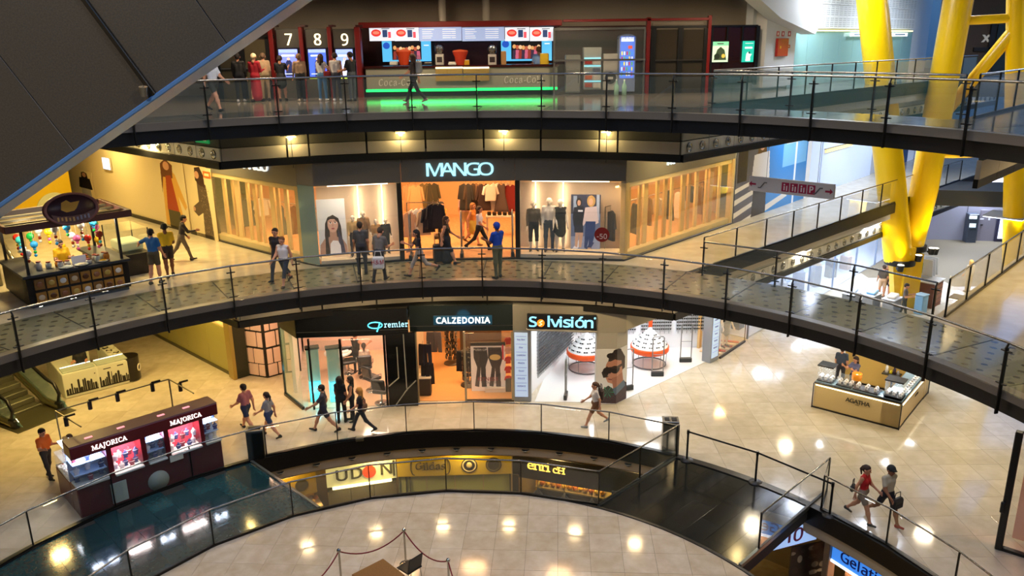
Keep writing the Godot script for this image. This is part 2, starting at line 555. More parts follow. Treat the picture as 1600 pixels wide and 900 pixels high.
func make_structure() -> void:
	var marble := noisy("cfc6b2", "bdb39c", 0.012, 0.22, 0.09, 0.0, 3)
	var marble_b := noisy("d2c9b6", "c1b7a0", 0.016, 0.3, 0.09, 0.0, 5)
	var marble_c := noisy("cbc1ac", "b9ae96", 0.014, 0.26, 0.09, 0.0, 9)
	var pale_a := noisy("dccdb4", "c6b294", 0.012, 0.3, 0.1, 0.0, 13)
	var pale_b := noisy("d5c5aa", "c0ab8b", 0.015, 0.27, 0.1, 0.0, 17)
	var granite := noisy("1d1f1d", "121311", 0.03, 0.6, 0.13, 0.0, 21)
	var granite_b := noisy("2c2d29", "1b1c1a", 0.03, 0.5, 0.13, 0.0, 23)
	var grout := mt("6d6350", 0.8)
	var black := mt("121212", 0.35)
	var grey := mt("6f6a64", 0.4, 0.2)
	var soffit := mt("b8b2a4", 0.8)
	# ----- level 2 floor -----
	var out2 := arc(12.25, -112, 112)
	out2.append_array(pv([30, 12, 48, -10, 48, -62, -48, -62, -48, -10, -30, 12]))
	var f2 := setting("floor")
	ob("bed", slab(S(), out2, -0.42, -0.012), grout, f2)
	# tiles only where the gallery floor is pale
	tiles(f2, "tile", out2, [marble, marble_b, marble_c], 0.9, 0.9, 0.0, 0.0, 0.0115, 0.0025, 280)
	ob("beam", arcbox(S(), 12.18, 12.42, -0.5, 0.03, -112, 112), black, f2)
	# ----- platform inside the void -----
	var disc := PackedVector2Array()
	for k in 90: disc.append(Vector2(CX + 8.5 * sin(TAU * k / 90), CZ - 8.5 * cos(TAU * k / 90)))
	var pf := setting("floor")
	ob("bed", slab(S(), disc, -0.42, -0.012), grout, pf)
	tiles(pf, "tile", disc, [pale_a, pale_b], 0.8, 0.8, 0.06, 0.0, 0.0115, 0.003, 200)
	ob("rim", arcbox(S(), 8.5, 8.58, -0.45, 0.03, -90, 90), black, pf)
	# dark bridges
	var d45 := Vector2(1, -1).normalized()
	for s in [1, -1]:
		var p0 := Vector2(2.29, -19.63) if s > 0 else Vector2(-5.45, -19.75)
		var dd := Vector2(d45.x * s, d45.y)
		var nn := Vector2(0.7071 * s, 0.7071)
		var wd := 4.16 if s > 0 else 8.4
		var strip := PackedVector2Array([p0 - dd * 1.2, p0 + dd * 5.5, p0 + dd * 5.5 + nn * wd, p0 - dd * 3 + nn * wd])
		var big := PackedVector2Array()
		for k in 90: big.append(Vector2(CX + 12.25 * sin(TAU * k / 90), CZ - 12.25 * cos(TAU * k / 90)))
		var reg := PackedVector2Array()
		for q in Geometry2D.intersect_polygons(strip, big):
			for q2 in Geometry2D.clip_polygons(q, disc):
				if absf(_area(q2)) > absf(_area(reg)) if reg.size() > 2 else true: reg = q2
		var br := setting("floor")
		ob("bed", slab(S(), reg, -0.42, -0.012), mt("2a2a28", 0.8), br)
		tiles(br, "tile", reg, [granite, granite_b, granite] if s > 0 else [noisy("1c3c40", "15292d", 0.03, 0.5, 0.1, 0.0, 25), noisy("20464a", "183236", 0.03, 0.5, 0.1, 0.0, 27)], 1.3, 0.62, -PI / 4 * s, 0.0, 0.0115, 0.003, 120)  # left bridge: teal reflection put into the tile colour
		for e in [0.0, wd]:
			var a: Vector2 = p0 + nn * e
			var t0 := -4.0
			var t1 := 0.0
			while (a + dd * t0).distance_to(Vector2(CX, CZ)) < 8.6: t0 += 0.02
			t1 = t0
			while (a + dd * t1).distance_to(Vector2(CX, CZ)) < 12.2: t1 += 0.02
			var t := frame(Vector3(a.x, 0, a.y), Vector3(a.x + dd.x, 0, a.y + dd.y))
			ob("kerb", bx(S(), t * Vector3((t0 + t1) / 2, 0.0, 0), Vector3(t1 - t0, 0.1, 0.08), atan2(-dd.y, dd.x)), mt("5a605c", 0.3, 0.4), br)
	# ----- rings of levels 3 and 4 -----
	for lv in [L3, L4]:
		var r0 := 12.42 if lv == L3 else 12.72
		var rg := setting("floor")
		ob("edge_band", arcbox(S(), r0, r0 + 0.25, lv - 0.2, lv, -112, 112), mt("6e675c", 0.35, 0.25), rg)
		ob("edge_beam", arcbox(S(), r0 + 0.12, r0 + 0.5, lv - 0.56, lv - 0.2, -112, 112), black, rg)
		ob("deck", arcbox(S(), r0 + 0.25, 14.95, lv - 0.35, lv - 0.02, -112, 112), mt("2c302c", 0.6), rg)
		var panes: Material = dotted() if lv == L3 else mt("4c4d48", 0.12)
		for k in 26:
			var a0 := -109.6 + k * 8.66
			var st := S()
			var n := 4
			for i in n:
				var s0 := a0 + 0.05 + 8.56 * i / n
				var s1 := a0 + 0.05 + 8.56 * (i + 1) / n
				var ra := r0 + 0.26
				var c := [pol(ra, s0, lv), pol(ra, s1, lv), pol(14.93, s1, lv), pol(14.93, s0, lv)]
				var uv := [Vector2(i * 1.0 / n, 0), Vector2((i + 1.0) / n, 0), Vector2((i + 1.0) / n, 1), Vector2(i * 1.0 / n, 1)]
				for q in [0, 2, 1, 0, 3, 2]:
					st.set_uv(uv[q]); st.add_vertex(c[q])
			st.set_uv(Vector2(0.01, 0.01))
			quad(st, pol(r0 + 0.26, a0 + 0.05, lv - 0.02), pol(r0 + 0.26, a0 + 8.61, lv - 0.02), pol(r0 + 0.26, a0 + 8.61, lv), pol(r0 + 0.26, a0 + 0.05, lv))
			ob("glass_floor_panel", st, panes, rg)
	# ----- floors of levels 3 and 4 behind the rings -----
	for lv in [L3, L4]:
		var fl := setting("floor")
		var low: float = lv - 0.75
		var m3: Material = marble if lv == L3 else noisy("8a8375", "6f695c", 0.014, 0.3, 0.12, 0.0, 31)
		var left := arc(14.96, -112, 29.0)
		left.append_array(pv([EA[1].x, EA[1].y, 20, -62, -48, -62, -48, 6]))
		ob("surface", slab(S(), left, lv - 0.03, lv), m3, fl)
		ob("slab", slab(S(), left, low, lv - 0.03), soffit, fl)
		var arm := arc(14.96, 57.0, 112)
		arm.append_array(pv([48, 10, 48, -45.9, EB[1].x, EB[1].y]))
		ob("surface", slab(S(), arm, lv - 0.03, lv), m3, fl)
		ob("slab", slab(S(), arm, low, lv - 0.03), soffit, fl)
		# cross bridge far back over the lower corridor
		var cb := PackedVector2Array([Vector2(19.6, -39.2), Vector2(27.2, -37.2), Vector2(29.5, -39.6), Vector2(22.0, -41.6)])
		ob("cross_bridge", slab(S(), cb, lv - 0.75, lv), mt("3a3a38", 0.5), fl)
	# ----- roof with round roof light -----
	var rf := setting("ceiling")
	var roof := S()
	arcbox(roof, 11.5, 46.0, 17.2, 17.6, -180, 180, 6.0)
	ob("roof_slab", roof, mt("b9b6ae", 0.8), rf)
	for k in 12:
		var a := k * 30.0
		ob("roof_beam", bxt(S(), Transform3D(Basis(Vector3.UP, -deg_to_rad(a)), pol(5.9, a, 17.4)), Vector3(0.12, 0.4, 11.4)), mt("d8d8d4", 0.5), rf)
	ob("roof_pane", arcbox(S(), 0.05, 11.5, 17.62, 17.64, -180, 180, 10.0), glass("d8ecf4", 0.06), rf)
	# ceiling of the cinema gallery and walls closing the building
	ob("gallery_ceiling", slab(S(), pv([-48, -24.9, -8.9, -24.9, 5.6, -24.9, 9.2, -34.4, 9.2, -62, -48, -62]), 13.9, 14.2), mt("b4aa98", 0.85), rf)
	var wb := setting("wall_back")
	ob("plaster", bx(S(), Vector3(0, 6, -62.2), Vector3(100, 23, 0.4)), mt("b8b4aa", 0.8), wb)
	var w1 := setting("wall_left")
	ob("plaster", bx(S(), Vector3(-48.2, 6, -20), Vector3(0.4, 23, 85)), mt("b8b4aa", 0.8), w1)
	var w2 := setting("wall_right")
	ob("plaster", bx(S(), Vector3(48.2, 6, -20), Vector3(0.4, 23, 85)), mt("b8b4aa", 0.8), w2)
	var w3 := setting("wall_front")
	ob("plaster", bx(S(), Vector3(0, 6, 22.2), Vector3(100, 23, 0.4)), mt("a8a49a", 0.8), w3)
	# dim bulkheads of the shop block: dark upper panels, grey lower panels, black drip strip
	for lv in [L4, L3]:
		var bk := setting("trim_%d" % (1 if lv == L4 else 2))
		var bot: float = lv - 1.68
		ob("black_strip", arcbox(S(), 14.82, 15.05, bot, bot + 0.22, -29, 27.6), black, bk)
		ob("backing", arcbox(S(), 14.93, 15.1, bot + 0.2, lv - 0.3, -29, 27.6), mt("1a1a1a", 0.6), bk)
		var cuts := [-28.9, -21.2, -18.6, -11.6, -4.3, 3.0, 10.2, 17.5, 19.8, 27.5]
		for k in cuts.size() - 1:
			ob("grey_panel", arcbox(S(), 14.86, 14.93, bot + 0.24, bot + 0.62, cuts[k] + 0.12, cuts[k + 1] - 0.12), mt("aaa49c" if lv == L4 else "85807a", 0.34, 0.1), bk)
			ob("dark_panel", arcbox(S(), 14.88, 14.93, bot + 0.64, lv - 0.32, cuts[k] + 0.12, cuts[k + 1] - 0.12), mt("5c5a52", 0.14, 0.2), bk)
		for side in [0, 1]:
			var p := pol(14.9, -29 if side == 0 else 27.6, 0)
			var d2 := Vector2(-0.74, -0.67) if side == 0 else Vector2(0.72, -0.694)
			var len_ := 22.0 if side == 0 else 30.0
			var q := Vector3(p.x + d2.x * len_, 0, p.z + d2.y * len_)
			var fr := frame(q, p) if side == 0 else frame(p, q)
			var nd := setting("trim_%d" % ((3 if lv == L4 else 4) + side * 2), fr)
			var np := int(len_ / 1.45)
			ob("black_strip", bx(S(), Vector3(len_ / 2, bot + 0.11, -0.04), Vector3(len_, 0.22, 0.24)), black, nd)
			ob("backing", bx(S(), Vector3(len_ / 2, (bot + lv) / 2, -0.12), Vector3(len_, 1.2, 0.1)), mt("1a1a1a", 0.6), nd)
			for k in np:
				var x := (k + 0.5) * len_ / np
				ob("nozzle_panel", bx(S(), Vector3(x, bot + 0.43, -0.02), Vector3(len_ / np - 0.03, 0.4, 0.05), 0, 0.006), mt("d6d4c8", 0.35, 0.1), nd)
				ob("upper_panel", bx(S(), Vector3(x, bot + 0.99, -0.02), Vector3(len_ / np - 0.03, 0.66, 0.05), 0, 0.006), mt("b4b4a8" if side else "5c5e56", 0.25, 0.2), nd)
				for h in [-0.36, 0.36]:
					var st := S()
					lathe(st, [Vector2(0.15, 0), Vector2(0.145, 0.03), Vector2(0.11, 0.035), Vector2(0.085, 0.0), Vector2(0.05, 0.05), Vector2(0.0, 0.065)], Transform3D(Basis(Vector3.RIGHT, PI / 2), Vector3(x + h, bot + 0.43, 0.005)), 14)
					ob("air_nozzle", st, mt("a8a79f", 0.2, 0.8), nd)

func dotted() -> Material:
	var im := canvas(384, 384, "6f7562")
	for y in 384:
		for x in 384:
			var k := rng.randf() * 0.05
			im.set_pixel(x, y, Color(0.42 + k, 0.41 + k, 0.31 + k))
	for j in 6:
		for i in 5:
			el(im, (i + (0.25 if j & 1 else 0.75)) / 5.0, (j + 0.5) / 6.0, 0.04, 0.028, "3c3a2c")
	im.fill_rect(Rect2i(0, 0, 3, 384), Color("2a2c26"))
	var m := printed(im, 0.0, 0.16)
	m.texture_repeat = true
	mats["dots"] = m
	return m

# ---------- balustrades ----------
func railing(called: String, label: String, ps: Array, style: int, gm: Material, rail_up := 1.05, drop := 0.55) -> Node3D:
	var t := thing(called, label, "railing", tf(ps[0]))
	var o: Vector3 = ps[0]
	var dark := mt("2b2926", 0.3, 0.7)
	var steel := mt("8f8a80", 0.25, 0.9)
	var rail := []
	for i in ps.size():
		var p: Vector3 = ps[i] - o
		var nx: Vector3 = (ps[mini(i + 1, ps.size() - 1)] - ps[maxi(i - 1, 0)]).normalized()
		var yaw := atan2(-nx.z, nx.x)
		rail.append(p + Vector3(0, rail_up, 0))
		if style == 0:
			var st := S()
			bx(st, p + Vector3(0, (rail_up - drop) * 0.5 - 0.06, 0), Vector3(0.035, rail_up + drop - 0.12, 0.09), yaw, 0.006)
			bxt(st, Transform3D(Basis(Vector3.UP, yaw) * Basis(Vector3.RIGHT, -0.5), p + Vector3(0, rail_up - 0.07, 0)) , Vector3(0.03, 0.17, 0.05), 0.005)
			ob("post", st, dark, t)
			for hh in [0.86, 0.14]:
				ob("clamp", bx(S(), p + Vector3(0, hh, 0), Vector3(0.24, 0.03, 0.06), yaw, 0.005), dark, t)
		else:
			if style == 1 and i % 1 == 0:
				ob("mullion", bx(S(), p + Vector3(0, rail_up * 0.5, 0), Vector3(0.03, rail_up, 0.05), yaw, 0.005), dark if style == 1 else steel, t)
		if i < ps.size() - 1:
			var q: Vector3 = ps[i + 1] - o
			var mid := (p + q) * 0.5
			var ln := (q - p).length()
			var ya := atan2(-(q - p).z, (q - p).x)
			var inc := atan2((q - p).y, Vector2((q - p).x, (q - p).z).length())
			var bs := Basis(Vector3.UP, ya) * Basis(Vector3.BACK, inc)
			ob("glass_pane", bxt(S(), Transform3D(bs, mid + Vector3(0, rail_up * 0.5 - 0.03, 0)), Vector3(ln - 0.03, rail_up - 0.08, 0.014)), gm, t)
			if style > 0:
				ob("base_shoe", bxt(S(), Transform3D(bs, mid + Vector3(0, 0.03, 0)), Vector3(ln, 0.08, 0.06)), dark, t)
	var st2 := S()
	tube(st2, rail, 0.028 if style == 0 else 0.024, 8)
	ob("handrail", st2, steel, t)
	return t

func make_railings() -> void:
	var teal := glass("3f8f86", 0.1)
	var clear := glass("9fb8a8", 0.025)
	var green := glass("86a894", 0.08)
	var a4 := []
	var a3 := []
	for k in range(-12, 13):
		if absf(-5.5 + 8.66 * k) < 100:
			a4.append(pol(12.66, -5.6 + 8.66 * k, L4))
			a3.append(pol(12.36, -5.3 + 8.66 * k, L3))
	railing("gallery_railing", "curved glass railing with dark posts along the cinema level", a4, 0, glass("9fb8ac", 0.03))
	railing("gallery_railing", "curved glass railing with dark posts along the dotted glass bridge", a3, 0, clear)
	var a2 := []
	for k in range(-8, 4): a2.append(pol(12.28, 1.6 + 10.3 * k, 0))
	a2.append(pol(12.3, 32.4, 0))
	railing("void_railing", "curved frameless glass railing along the lower gallery before the shops", a2, 1, clear, 1.05)
	var ap := []
	for k in range(-6, 3): ap.append(pol(8.54, -2.0 + 14.3 * k, 0))
	var corner := Vector3(2.29, 0, -19.63)
	ap[-1] = corner
	ap.append(Vector3(3.62, 0, -20.97)); ap.append(Vector3(5.0, 0, -22.37))
	railing("void_railing", "glass railing round the pale platform, turning up along the dark bridge", ap, 1, clear, 1.05)
	# right void with the ice-cream stall below
	var av := [Vector3(6.05, 0, -17.5), Vector3(8.75, 0, -20.2)]
	for k in 6: av.append(pol(12.3, 53.5 + 9.0 * k, 0))
	railing("void_railing", "glass railing with steel posts round the opening over the ice-cream stall", av, 1, clear, 1.05)
	# outer railings of the bridges over the right void
	var o3 := []
	var o4 := []
	for k in 4:
		o3.append(pol(14.85, 31.0 + 8.8 * k, L3)); o4.append(pol(14.85, 31.0 + 8.8 * k, L4))
	railing("bridge_railing", "outer glass railing of the dotted bridge over the lower corridor", o3, 0, clear, 1.05, 0.2)
	railing("bridge_railing", "outer teal glass railing of the upper bridge beside the yellow struts", o4, 0, teal, 1.05, 0.2)
	for lv in [L3, L4]:
		var ea := []
		var eb := []
		var n := 12
		for k in n + 1:
			var q: Vector2 = EA[0].lerp(EA[1], 0.015 + 0.62 * k / n)
			ea.append(Vector3(q.x, lv, q.y))
			var r: Vector2 = EB[0].lerp(EB[1], 0.015 + 0.6 * k / n)
			eb.append(Vector3(r.x, lv, r.y))
		railing("walkway_railing", "straight glass railing along the walkway %s" % ("beside the striped shop windows" if lv == L3 else "below the perforated white wall"), ea, 1, clear if lv == L3 else green, 1.05)
		railing("walkway_railing", "straight glass railing along the %s of the gallery" % ("golden right arm" if lv == L3 else "upper right arm"), eb, 1, clear if lv == L3 else green, 1.05)
		ob("floor_edge", bx(S(), Vector3((EA[0].x + EA[1].x) / 2, lv - 0.22, (EA[0].y + EA[1].y) / 2) , Vector3((EA[1] - EA[0]).length(), 0.44, 0.1), atan2(-(EA[1] - EA[0]).y, (EA[1] - EA[0]).x)), mt("151515", 0.4), setting("trim_%d" % (9 if lv == L3 else 10)))
		ob("floor_edge", bx(S(), Vector3((EB[0].x + EB[1].x) / 2, lv - 0.22, (EB[0].y + EB[1].y) / 2) , Vector3((EB[1] - EB[0]).length(), 0.44, 0.1), atan2(-(EB[1] - EB[0]).y, (EB[1] - EB[0]).x)), mt("151515", 0.4), setting("trim_%d" % (11 if lv == L3 else 12)))
# a box given by a pixel rectangle on a frame; z0..z1 along the frame's normal
func pbox(st: SurfaceTool, fr: Transform3D, x0: float, y0: float, x1: float, y1: float, z0: float, z1: float, bev := 0.0, local := false) -> SurfaceTool:
	var r := rect(fr, x0, y0, x1, y1)
	var c := Vector3(r.position.x + r.size.x / 2, r.position.y + r.size.y / 2, (z0 + z1) / 2)
	if local: return bx(st, c, Vector3(r.size.x, r.size.y, z1 - z0), 0, bev)
	return bxt(st, fr * Transform3D(Basis(), c), Vector3(r.size.x, r.size.y, z1 - z0), bev)
func pb(called: String, parent: Node, fr: Transform3D, x0: float, y0: float, x1: float, y1: float, z0: float, z1: float, m: Material, bev := 0.0) -> MeshInstance3D:
	return ob(called, pbox(S(), fr, x0, y0, x1, y1, z0, z1, bev, true), m, parent)
func pboard(called: String, parent: Node, fr: Transform3D, x0: float, y0: float, x1: float, y1: float, z: float, m: Material, thick := 0.03) -> MeshInstance3D:
	var r := rect(fr, x0, y0, x1, y1)
	return board(called, m, parent, r.position.x, r.position.y, r.size.x, r.size.y, z, thick)

func make_cinema() -> void:
	var fc := frame(Vector3(-20, 0, -32), Vector3(20, 0, -32))
	var fb := frame(Vector3(-20, 0, -34.6), Vector3(20, 0, -34.6))
	var maroon := mt("4a1512", 0.35)
	var red := mt("7d1a16", 0.3)
	var dark := mt("191816", 0.3)
	var wall := setting("wall_cinema", fb)
	ob("plaster", bx(S(), Vector3(14, 12.4, -0.2), Vector3(34, 4.4, 0.3)), mt("c4b8a2", 0.8), wall)
	pb("lower_panel", wall, fb, 330, 44, 1010, 150, -0.05, 0.02, maroon)
	# --- glazed doors on the left ---
	var d := thing("glass_door", "dark framed glass double door beside the ticket machines", "door", fc)
	pb("frame", d, fc, 340, 58, 346, 157, -0.06, 0.06, dark); pb("frame", d, fc, 376, 58, 385, 157, -0.06, 0.06, dark)
	pb("frame", d, fc, 418, 58, 428, 157, -0.06, 0.06, dark); pb("frame", d, fc, 340, 55, 428, 61, -0.06, 0.06, dark)
	pb("pane", d, fc, 346, 62, 376, 156, -0.01, 0.01, mt("4c4638", 0.1)); pb("pane", d, fc, 385, 62, 418, 156, -0.01, 0.01, mt("5d5440", 0.1))
	pb("push_bar", d, fc, 346, 106, 418, 108, 0.06, 0.1, mt("b0aca0", 0.2, 0.9))
	# --- ticket machines ---
	var xs := [[432, 471], [478, 515], [521, 557]]
	var scr := ["6f7fe0", "3f5fe8", "7f9ae6"]
	for k in 3:
		var a: float = xs[k][0]
		var b: float = xs[k][1]
		var t := thing("ticket_machine", "grey ticket machine with lit numeral %s and blue screen" % ["seven", "eight", "nine"][k], "ticket machine", fc)
		pb("sign_panel", t, fc, a, 45, b, 75, -0.3, 0.02, mt("4a463f", 0.4), 0.01)
		pb("body", t, fc, a + 2, 75, b - 2, 124, -0.35, 0.0, dark, 0.01)
		pb("base", t, fc, a + 2, 124, b - 2, 158, -0.35, 0.03, mt("4c4944", 0.4), 0.01)
		var im := canvas(72, 128, scr[k])
		fr_(im, 0.0, 0.0, 1.0, 0.12, "8fa4ff"); fr_(im, 0.15, 0.2, 0.7, 0.06, "e8ecff")
		pg(im, [0.3, 0.95, 0.35, 0.45, 0.5, 0.32, 0.66, 0.45, 0.72, 0.95], "20264c" if k != 2 else "c8d0ff")
		el(im, 0.5, 0.34, 0.09, 0.05, "caa88e")
		fr_(im, 0.1, 0.86, 0.8, 0.03, "ffffff")
		pboard("screen", t, fc, a + 5, 77, b - 5, 121, 0.02, printed(im, 1.6), 0.02)
		var gl := pb("card_slot", t, fc, a + 6, 121.5, b - 10, 123, 0.02, 0.035, glow("c8e85a", 1.2))
		gl.set_meta("label", "glowing yellow-green card slot")
		var c := hit((a + b) / 2.0, 62, fc)
		letters(str(7 + k), 0.42, glow("ffeec2", 2.2), t, Vector3(c.x, c.y, 0.05), 0, "Droid Sans", 0.0, 0, 1, 0.04, "numeral")
	for px in [[424, 431], [471, 477], [515, 521], [557, 566]]:
		var p := thing("red_post", "dark red post beside the ticket machine bays", "post", fc, "dark red posts between ticket machines")
		pb("shaft", p, fc, px[0], 42, px[1], 160, -0.3, 0.1, red, 0.02)
		pb("cap", p, fc, px[0] - 1, 39, px[1] + 1, 42, -0.32, 0.12, maroon)
	# --- snack bar ---
	var bar := thing("snack_counter", "long pale snack counter with green light strip and lit popcorn bins", "counter", fc)
	pb("counter_body", bar, fc, 572, 106, 871, 138, -0.8, 0.0, mt("9c9a86", 0.3), 0.01)
	pb("counter_top", bar, fc, 570, 102, 873, 106, -0.85, 0.06, mt("3a1512", 0.2), 0.01)
	pb("light_strip", bar, fc, 572, 138, 871, 142, -0.05, 0.01, glow("1ff06a", 2.2))
	pb("plinth", bar, fc, 574, 142, 869, 151, -0.7, -0.06, mt("0d0f0d", 0.5))
	for q in [[681, 723], [724, 764]]:
		var bin := pb("popcorn_bin", bar, fc, q[0], 107, q[1], 126, 0.0, 0.14, noisy("d9b53a", "8a6a18", 0.09, 2.2, 0.8, 0, 41))
		pb("bin_lamp", bin, fc, q[0], 104.5, q[1], 107, 0.0, 0.12, glow("fff0c0", 2.5))
		pb("bin_glass", bin, fc, q[0] - 0.5, 107, q[1] + 0.5, 126.5, 0.145, 0.155, glass("d8e0d0", 0.05))
	for q in [[623, 130], [819, 125.5]]:
		var c := hit(q[0], q[1], fc)
		letters("Coca-Cola", 0.24, mt("e8e4d4", 0.4), bar, Vector3(c.x, c.y, 0.02), 0, "Droid Serif", 0.0, 0.25, 0.86, 0.02)
	var gs := AreaLight3D.new()
	gs.light_color = Color("22ff70"); gs.light_energy = 1.5; gs.area_size = Vector2(6.2, 0.08); gs.area_range = 10; gs.shadow_enabled = true
	gs.name = "strip_light"
	bar.add_child(gs, true)
	var gc := hit(721, 140, fc)
	gs.transform = Transform3D(Basis(Vector3.UP, PI) * Basis(Vector3.RIGHT, -0.6), Vector3(gc.x, gc.y, 0.05))
	var can := thing("canopy", "dark red canopy with lit menu boards above the snack counter", "canopy", fc)
	pb("roof_edge", can, fc, 560, 33, 878, 42, -2.6, 0.05, red, 0.02)
	var menus := [[577, 615, 0], [616, 654, 0], [655, 721, 1], [722, 788, 1], [789, 827, 0], [828, 865, 0]]
	for q in menus:
		var im := canvas(96, 56, "cfd6e4" if q[2] == 0 else "8f9fc4")
		if q[2] == 0:
			el(im, 0.28, 0.42, 0.2, 0.26, "c8302a"); el(im, 0.28, 0.4, 0.14, 0.12, "ec7a66")
			fr_(im, 0.55, 0.2, 0.2, 0.55, "243a64"); fr_(im, 0.78, 0.35, 0.12, 0.45, "d84a58"); fr_(im, 0.5, 0.1, 0.35, 0.06, "23252c")
		else:
			for j in 5:
				for i in 2: fr_(im, 0.08 + i * 0.48, 0.16 + j * 0.15, 0.2 + 0.1 * rng.randf(), 0.05, "dfe6f4")
				fr_(im, 0.78, 0.16 + j * 0.15, 0.1, 0.05, "f4f6ff")
		pboard("menu_board", can, fc, q[0], 42.5, q[1], 64, 0.0, printed(im, 1.0), 0.12)
	for px in [689, 759]:
		var c := hit(px, 33, fc)
		var col := thing("ceiling_column", "short round white column between canopy and ceiling", "column", fc, "short white columns on the canopy")
		ob("shaft", cyl(S(), Vector3(c.x, c.y, -0.8), Vector3(c.x, 13.9, -0.8), 0.14, 0.14, 20), mt("cfc9b8", 0.6), col)
		ob("collar", cyl(S(), Vector3(c.x, 13.8, -0.8), Vector3(c.x, 13.9, -0.8), 0.19, 0.19, 20), mt("cfc9b8", 0.6), col)
	# screens on the back wall
	var two := [[598, 64, 674, 96], [783, 61, 862, 95]]
	for k in 2:
		var q: Array = two[k]
		var im := canvas(160, 70, "58b4e0")
		fr_(im, 0.2, 0.0, 0.6, 0.92, "14100e")
		for i in 9:
			var x := 0.26 + i * 0.06
			el(im, x, 0.32 + 0.1 * rng.randf(), 0.035, 0.1, ["d89a5c", "b4583a", "e8b888"][i % 3])
			pg(im, [x - 0.04, 0.9, x - 0.03, 0.48, x + 0.03, 0.48, x + 0.04, 0.9], ["8a3328", "3a2a3a", "c05a70"][(i + k) % 3])
		el(im, 0.09, 0.22, 0.07, 0.16, "2450b0"); fr_(im, 0.86, 0.2, 0.1, 0.05, "ffffff")
		var t := thing("wall_screen", "bright wall screen showing a film crowd, %s" % ("at the ticket machine end of the snack counter" if k == 0 else "behind the clerk in pale blue"), "screen", fb)
		pboard("picture", t, fb, q[0], q[1], q[2], q[3], 0.12, printed(im, 1.3), 0.02)
		pb("casing", t, fb, q[0] - 1.5, q[1] - 1.5, q[2] + 1.5, q[3] + 1.5, 0.02, 0.1, dark, 0.01)
	var pw := thing("serving_hatch", "maroon serving hatch with dark frame behind the popcorn bins", "hatch", fb)
	pb("panel", pw, fb, 678, 66, 780, 101, 0.02, 0.05, mt("6b3430", 0.35))
	for q in [[675, 62, 679, 102], [779, 62, 783, 102], [675, 61, 783, 66]]: pb("frame", pw, fb, q[0], q[1], q[2], q[3], 0.02, 0.12, mt("2b2723", 0.3))
	for k in 2:
		var c := hit([686, 769][k], 101, fc)
		var pm := thing("popcorn_machine", "popcorn machine with steel kettle on the counter, %s" % ["by the bin nearer the ticket machines", "by the bin nearer the clerk"][k], "popcorn machine", tf(fc * Vector3(c.x, hit([686, 769][k], 102, fc).y, -0.45)))
		ob("cabinet", bx(S(), Vector3(0, 0.2, 0), Vector3(0.32, 0.4, 0.3), 0, 0.02), mt("cfc8bc", 0.4), pm)
		ob("label_plate", bx(S(), Vector3(0, 0.2, 0.155), Vector3(0.2, 0.2, 0.01)), mt("3a2c28", 0.5), pm)
		ob("kettle", lathe(S(), [Vector2(0.1, 0.42), Vector2(0.17, 0.5), Vector2(0.17, 0.72), Vector2(0.09, 0.78), Vector2(0.0, 0.78)], Transform3D(), 16), mt("9c9890", 0.25, 0.9), pm)
		ob("lid_knob", ball(S(), Vector3(0, 0.82, 0), Vector3(0.04, 0.05, 0.04)), dark, pm)
	# counter clutter
	var red_bowls := [[622, 84, 638, 104, "d8481f"], [711, 80, 727, 103, "c83a20"]]
	for q in red_bowls:
		var c := hit((q[0] + q[2]) / 2.0, 102, fc)
		var b := thing("drinks_cooler", "glowing orange-red round drinks cooler on the counter, %s" % ("below the left screen" if q[0] < 650 else "beside the clerk"), "cooler", tf(fc * Vector3(c.x, c.y, -0.3)))
		ob("bowl", lathe(S(), [Vector2(0.16, 0), Vector2(0.2, 0.12), Vector2(0.22, 0.3), Vector2(0.28, 0.42), Vector2(0.3, 0.5)], Transform3D(), 18), mt(q[4], 0.25), b)
		ob("lid", lathe(S(), [Vector2(0.3, 0.5), Vector2(0.28, 0.54), Vector2(0.0, 0.58)], Transform3D(), 18), mt("e8683a", 0.25), b)
	var bits := [[706, 100, 0.3, 0.1, 0.2, "e4ded2", "stack of white napkins on the snack counter"], [614, 102, 0.3, 0.12, 0.2, "dcd6ca", "white napkin box near the left cooler"], [729, 101, 0.2, 0.18, 0.15, "e0a51c", "small yellow box on the snack counter"], [851, 101, 0.34, 0.42, 0.25, "d6b31c", "yellow display box beside the clerk"], [787, 101, 0.2, 0.5, 0.2, "b98a52", "stack of brown paper cups on the counter"], [668, 102, 0.3, 0.08, 0.2, "26221e", "small dark tray near the serving hatch"]]
	for q in bits:
		var c := hit(q[0], q[1], fc)
		var o := thing("counter_item", q[6], "box", tf(fc * Vector3(c.x, hit(q[0], 102, fc).y, -0.25)))
		ob("body", bx(S(), Vector3(0, q[3] / 2, 0), Vector3(q[2], q[3], q[4]), 0, 0.02), mt(q[5], 0.5), o)
		ob("top_lip", bx(S(), Vector3(0, q[3] + 0.01, 0), Vector3(q[2] * 0.9, 0.02, q[4] * 0.9), 0, 0.005), mt("efe9dc", 0.6), o)
	# --- glazed sweet kiosk on the right ---
	var gk := thing("glass_kiosk", "glazed sweets kiosk with steel top rail beside the snack counter", "kiosk", fc)
	for px in [865, 1004]: pb("corner_post", gk, fc, px - 1.5, 44, px + 1.5, 149, 0.3, 0.36, mt("8f8d88", 0.25, 0.8))
	pb("top_rail", gk, fc, 864, 43, 1006, 47, 0.28, 0.38, mt("8f8d88", 0.25, 0.8))
	pb("mid_rail", gk, fc, 864, 92, 1006, 95, 0.36, 0.42, mt("b5b2aa", 0.2, 0.9))
	pb("bottom_rail", gk, fc, 864, 146, 1006, 149.5, 0.28, 0.38, mt("8f8d88", 0.25, 0.8))
	pb("front_pane", gk, fc, 866, 47, 1003, 146, 0.32, 0.335, glass("a8b8b4", 0.06))
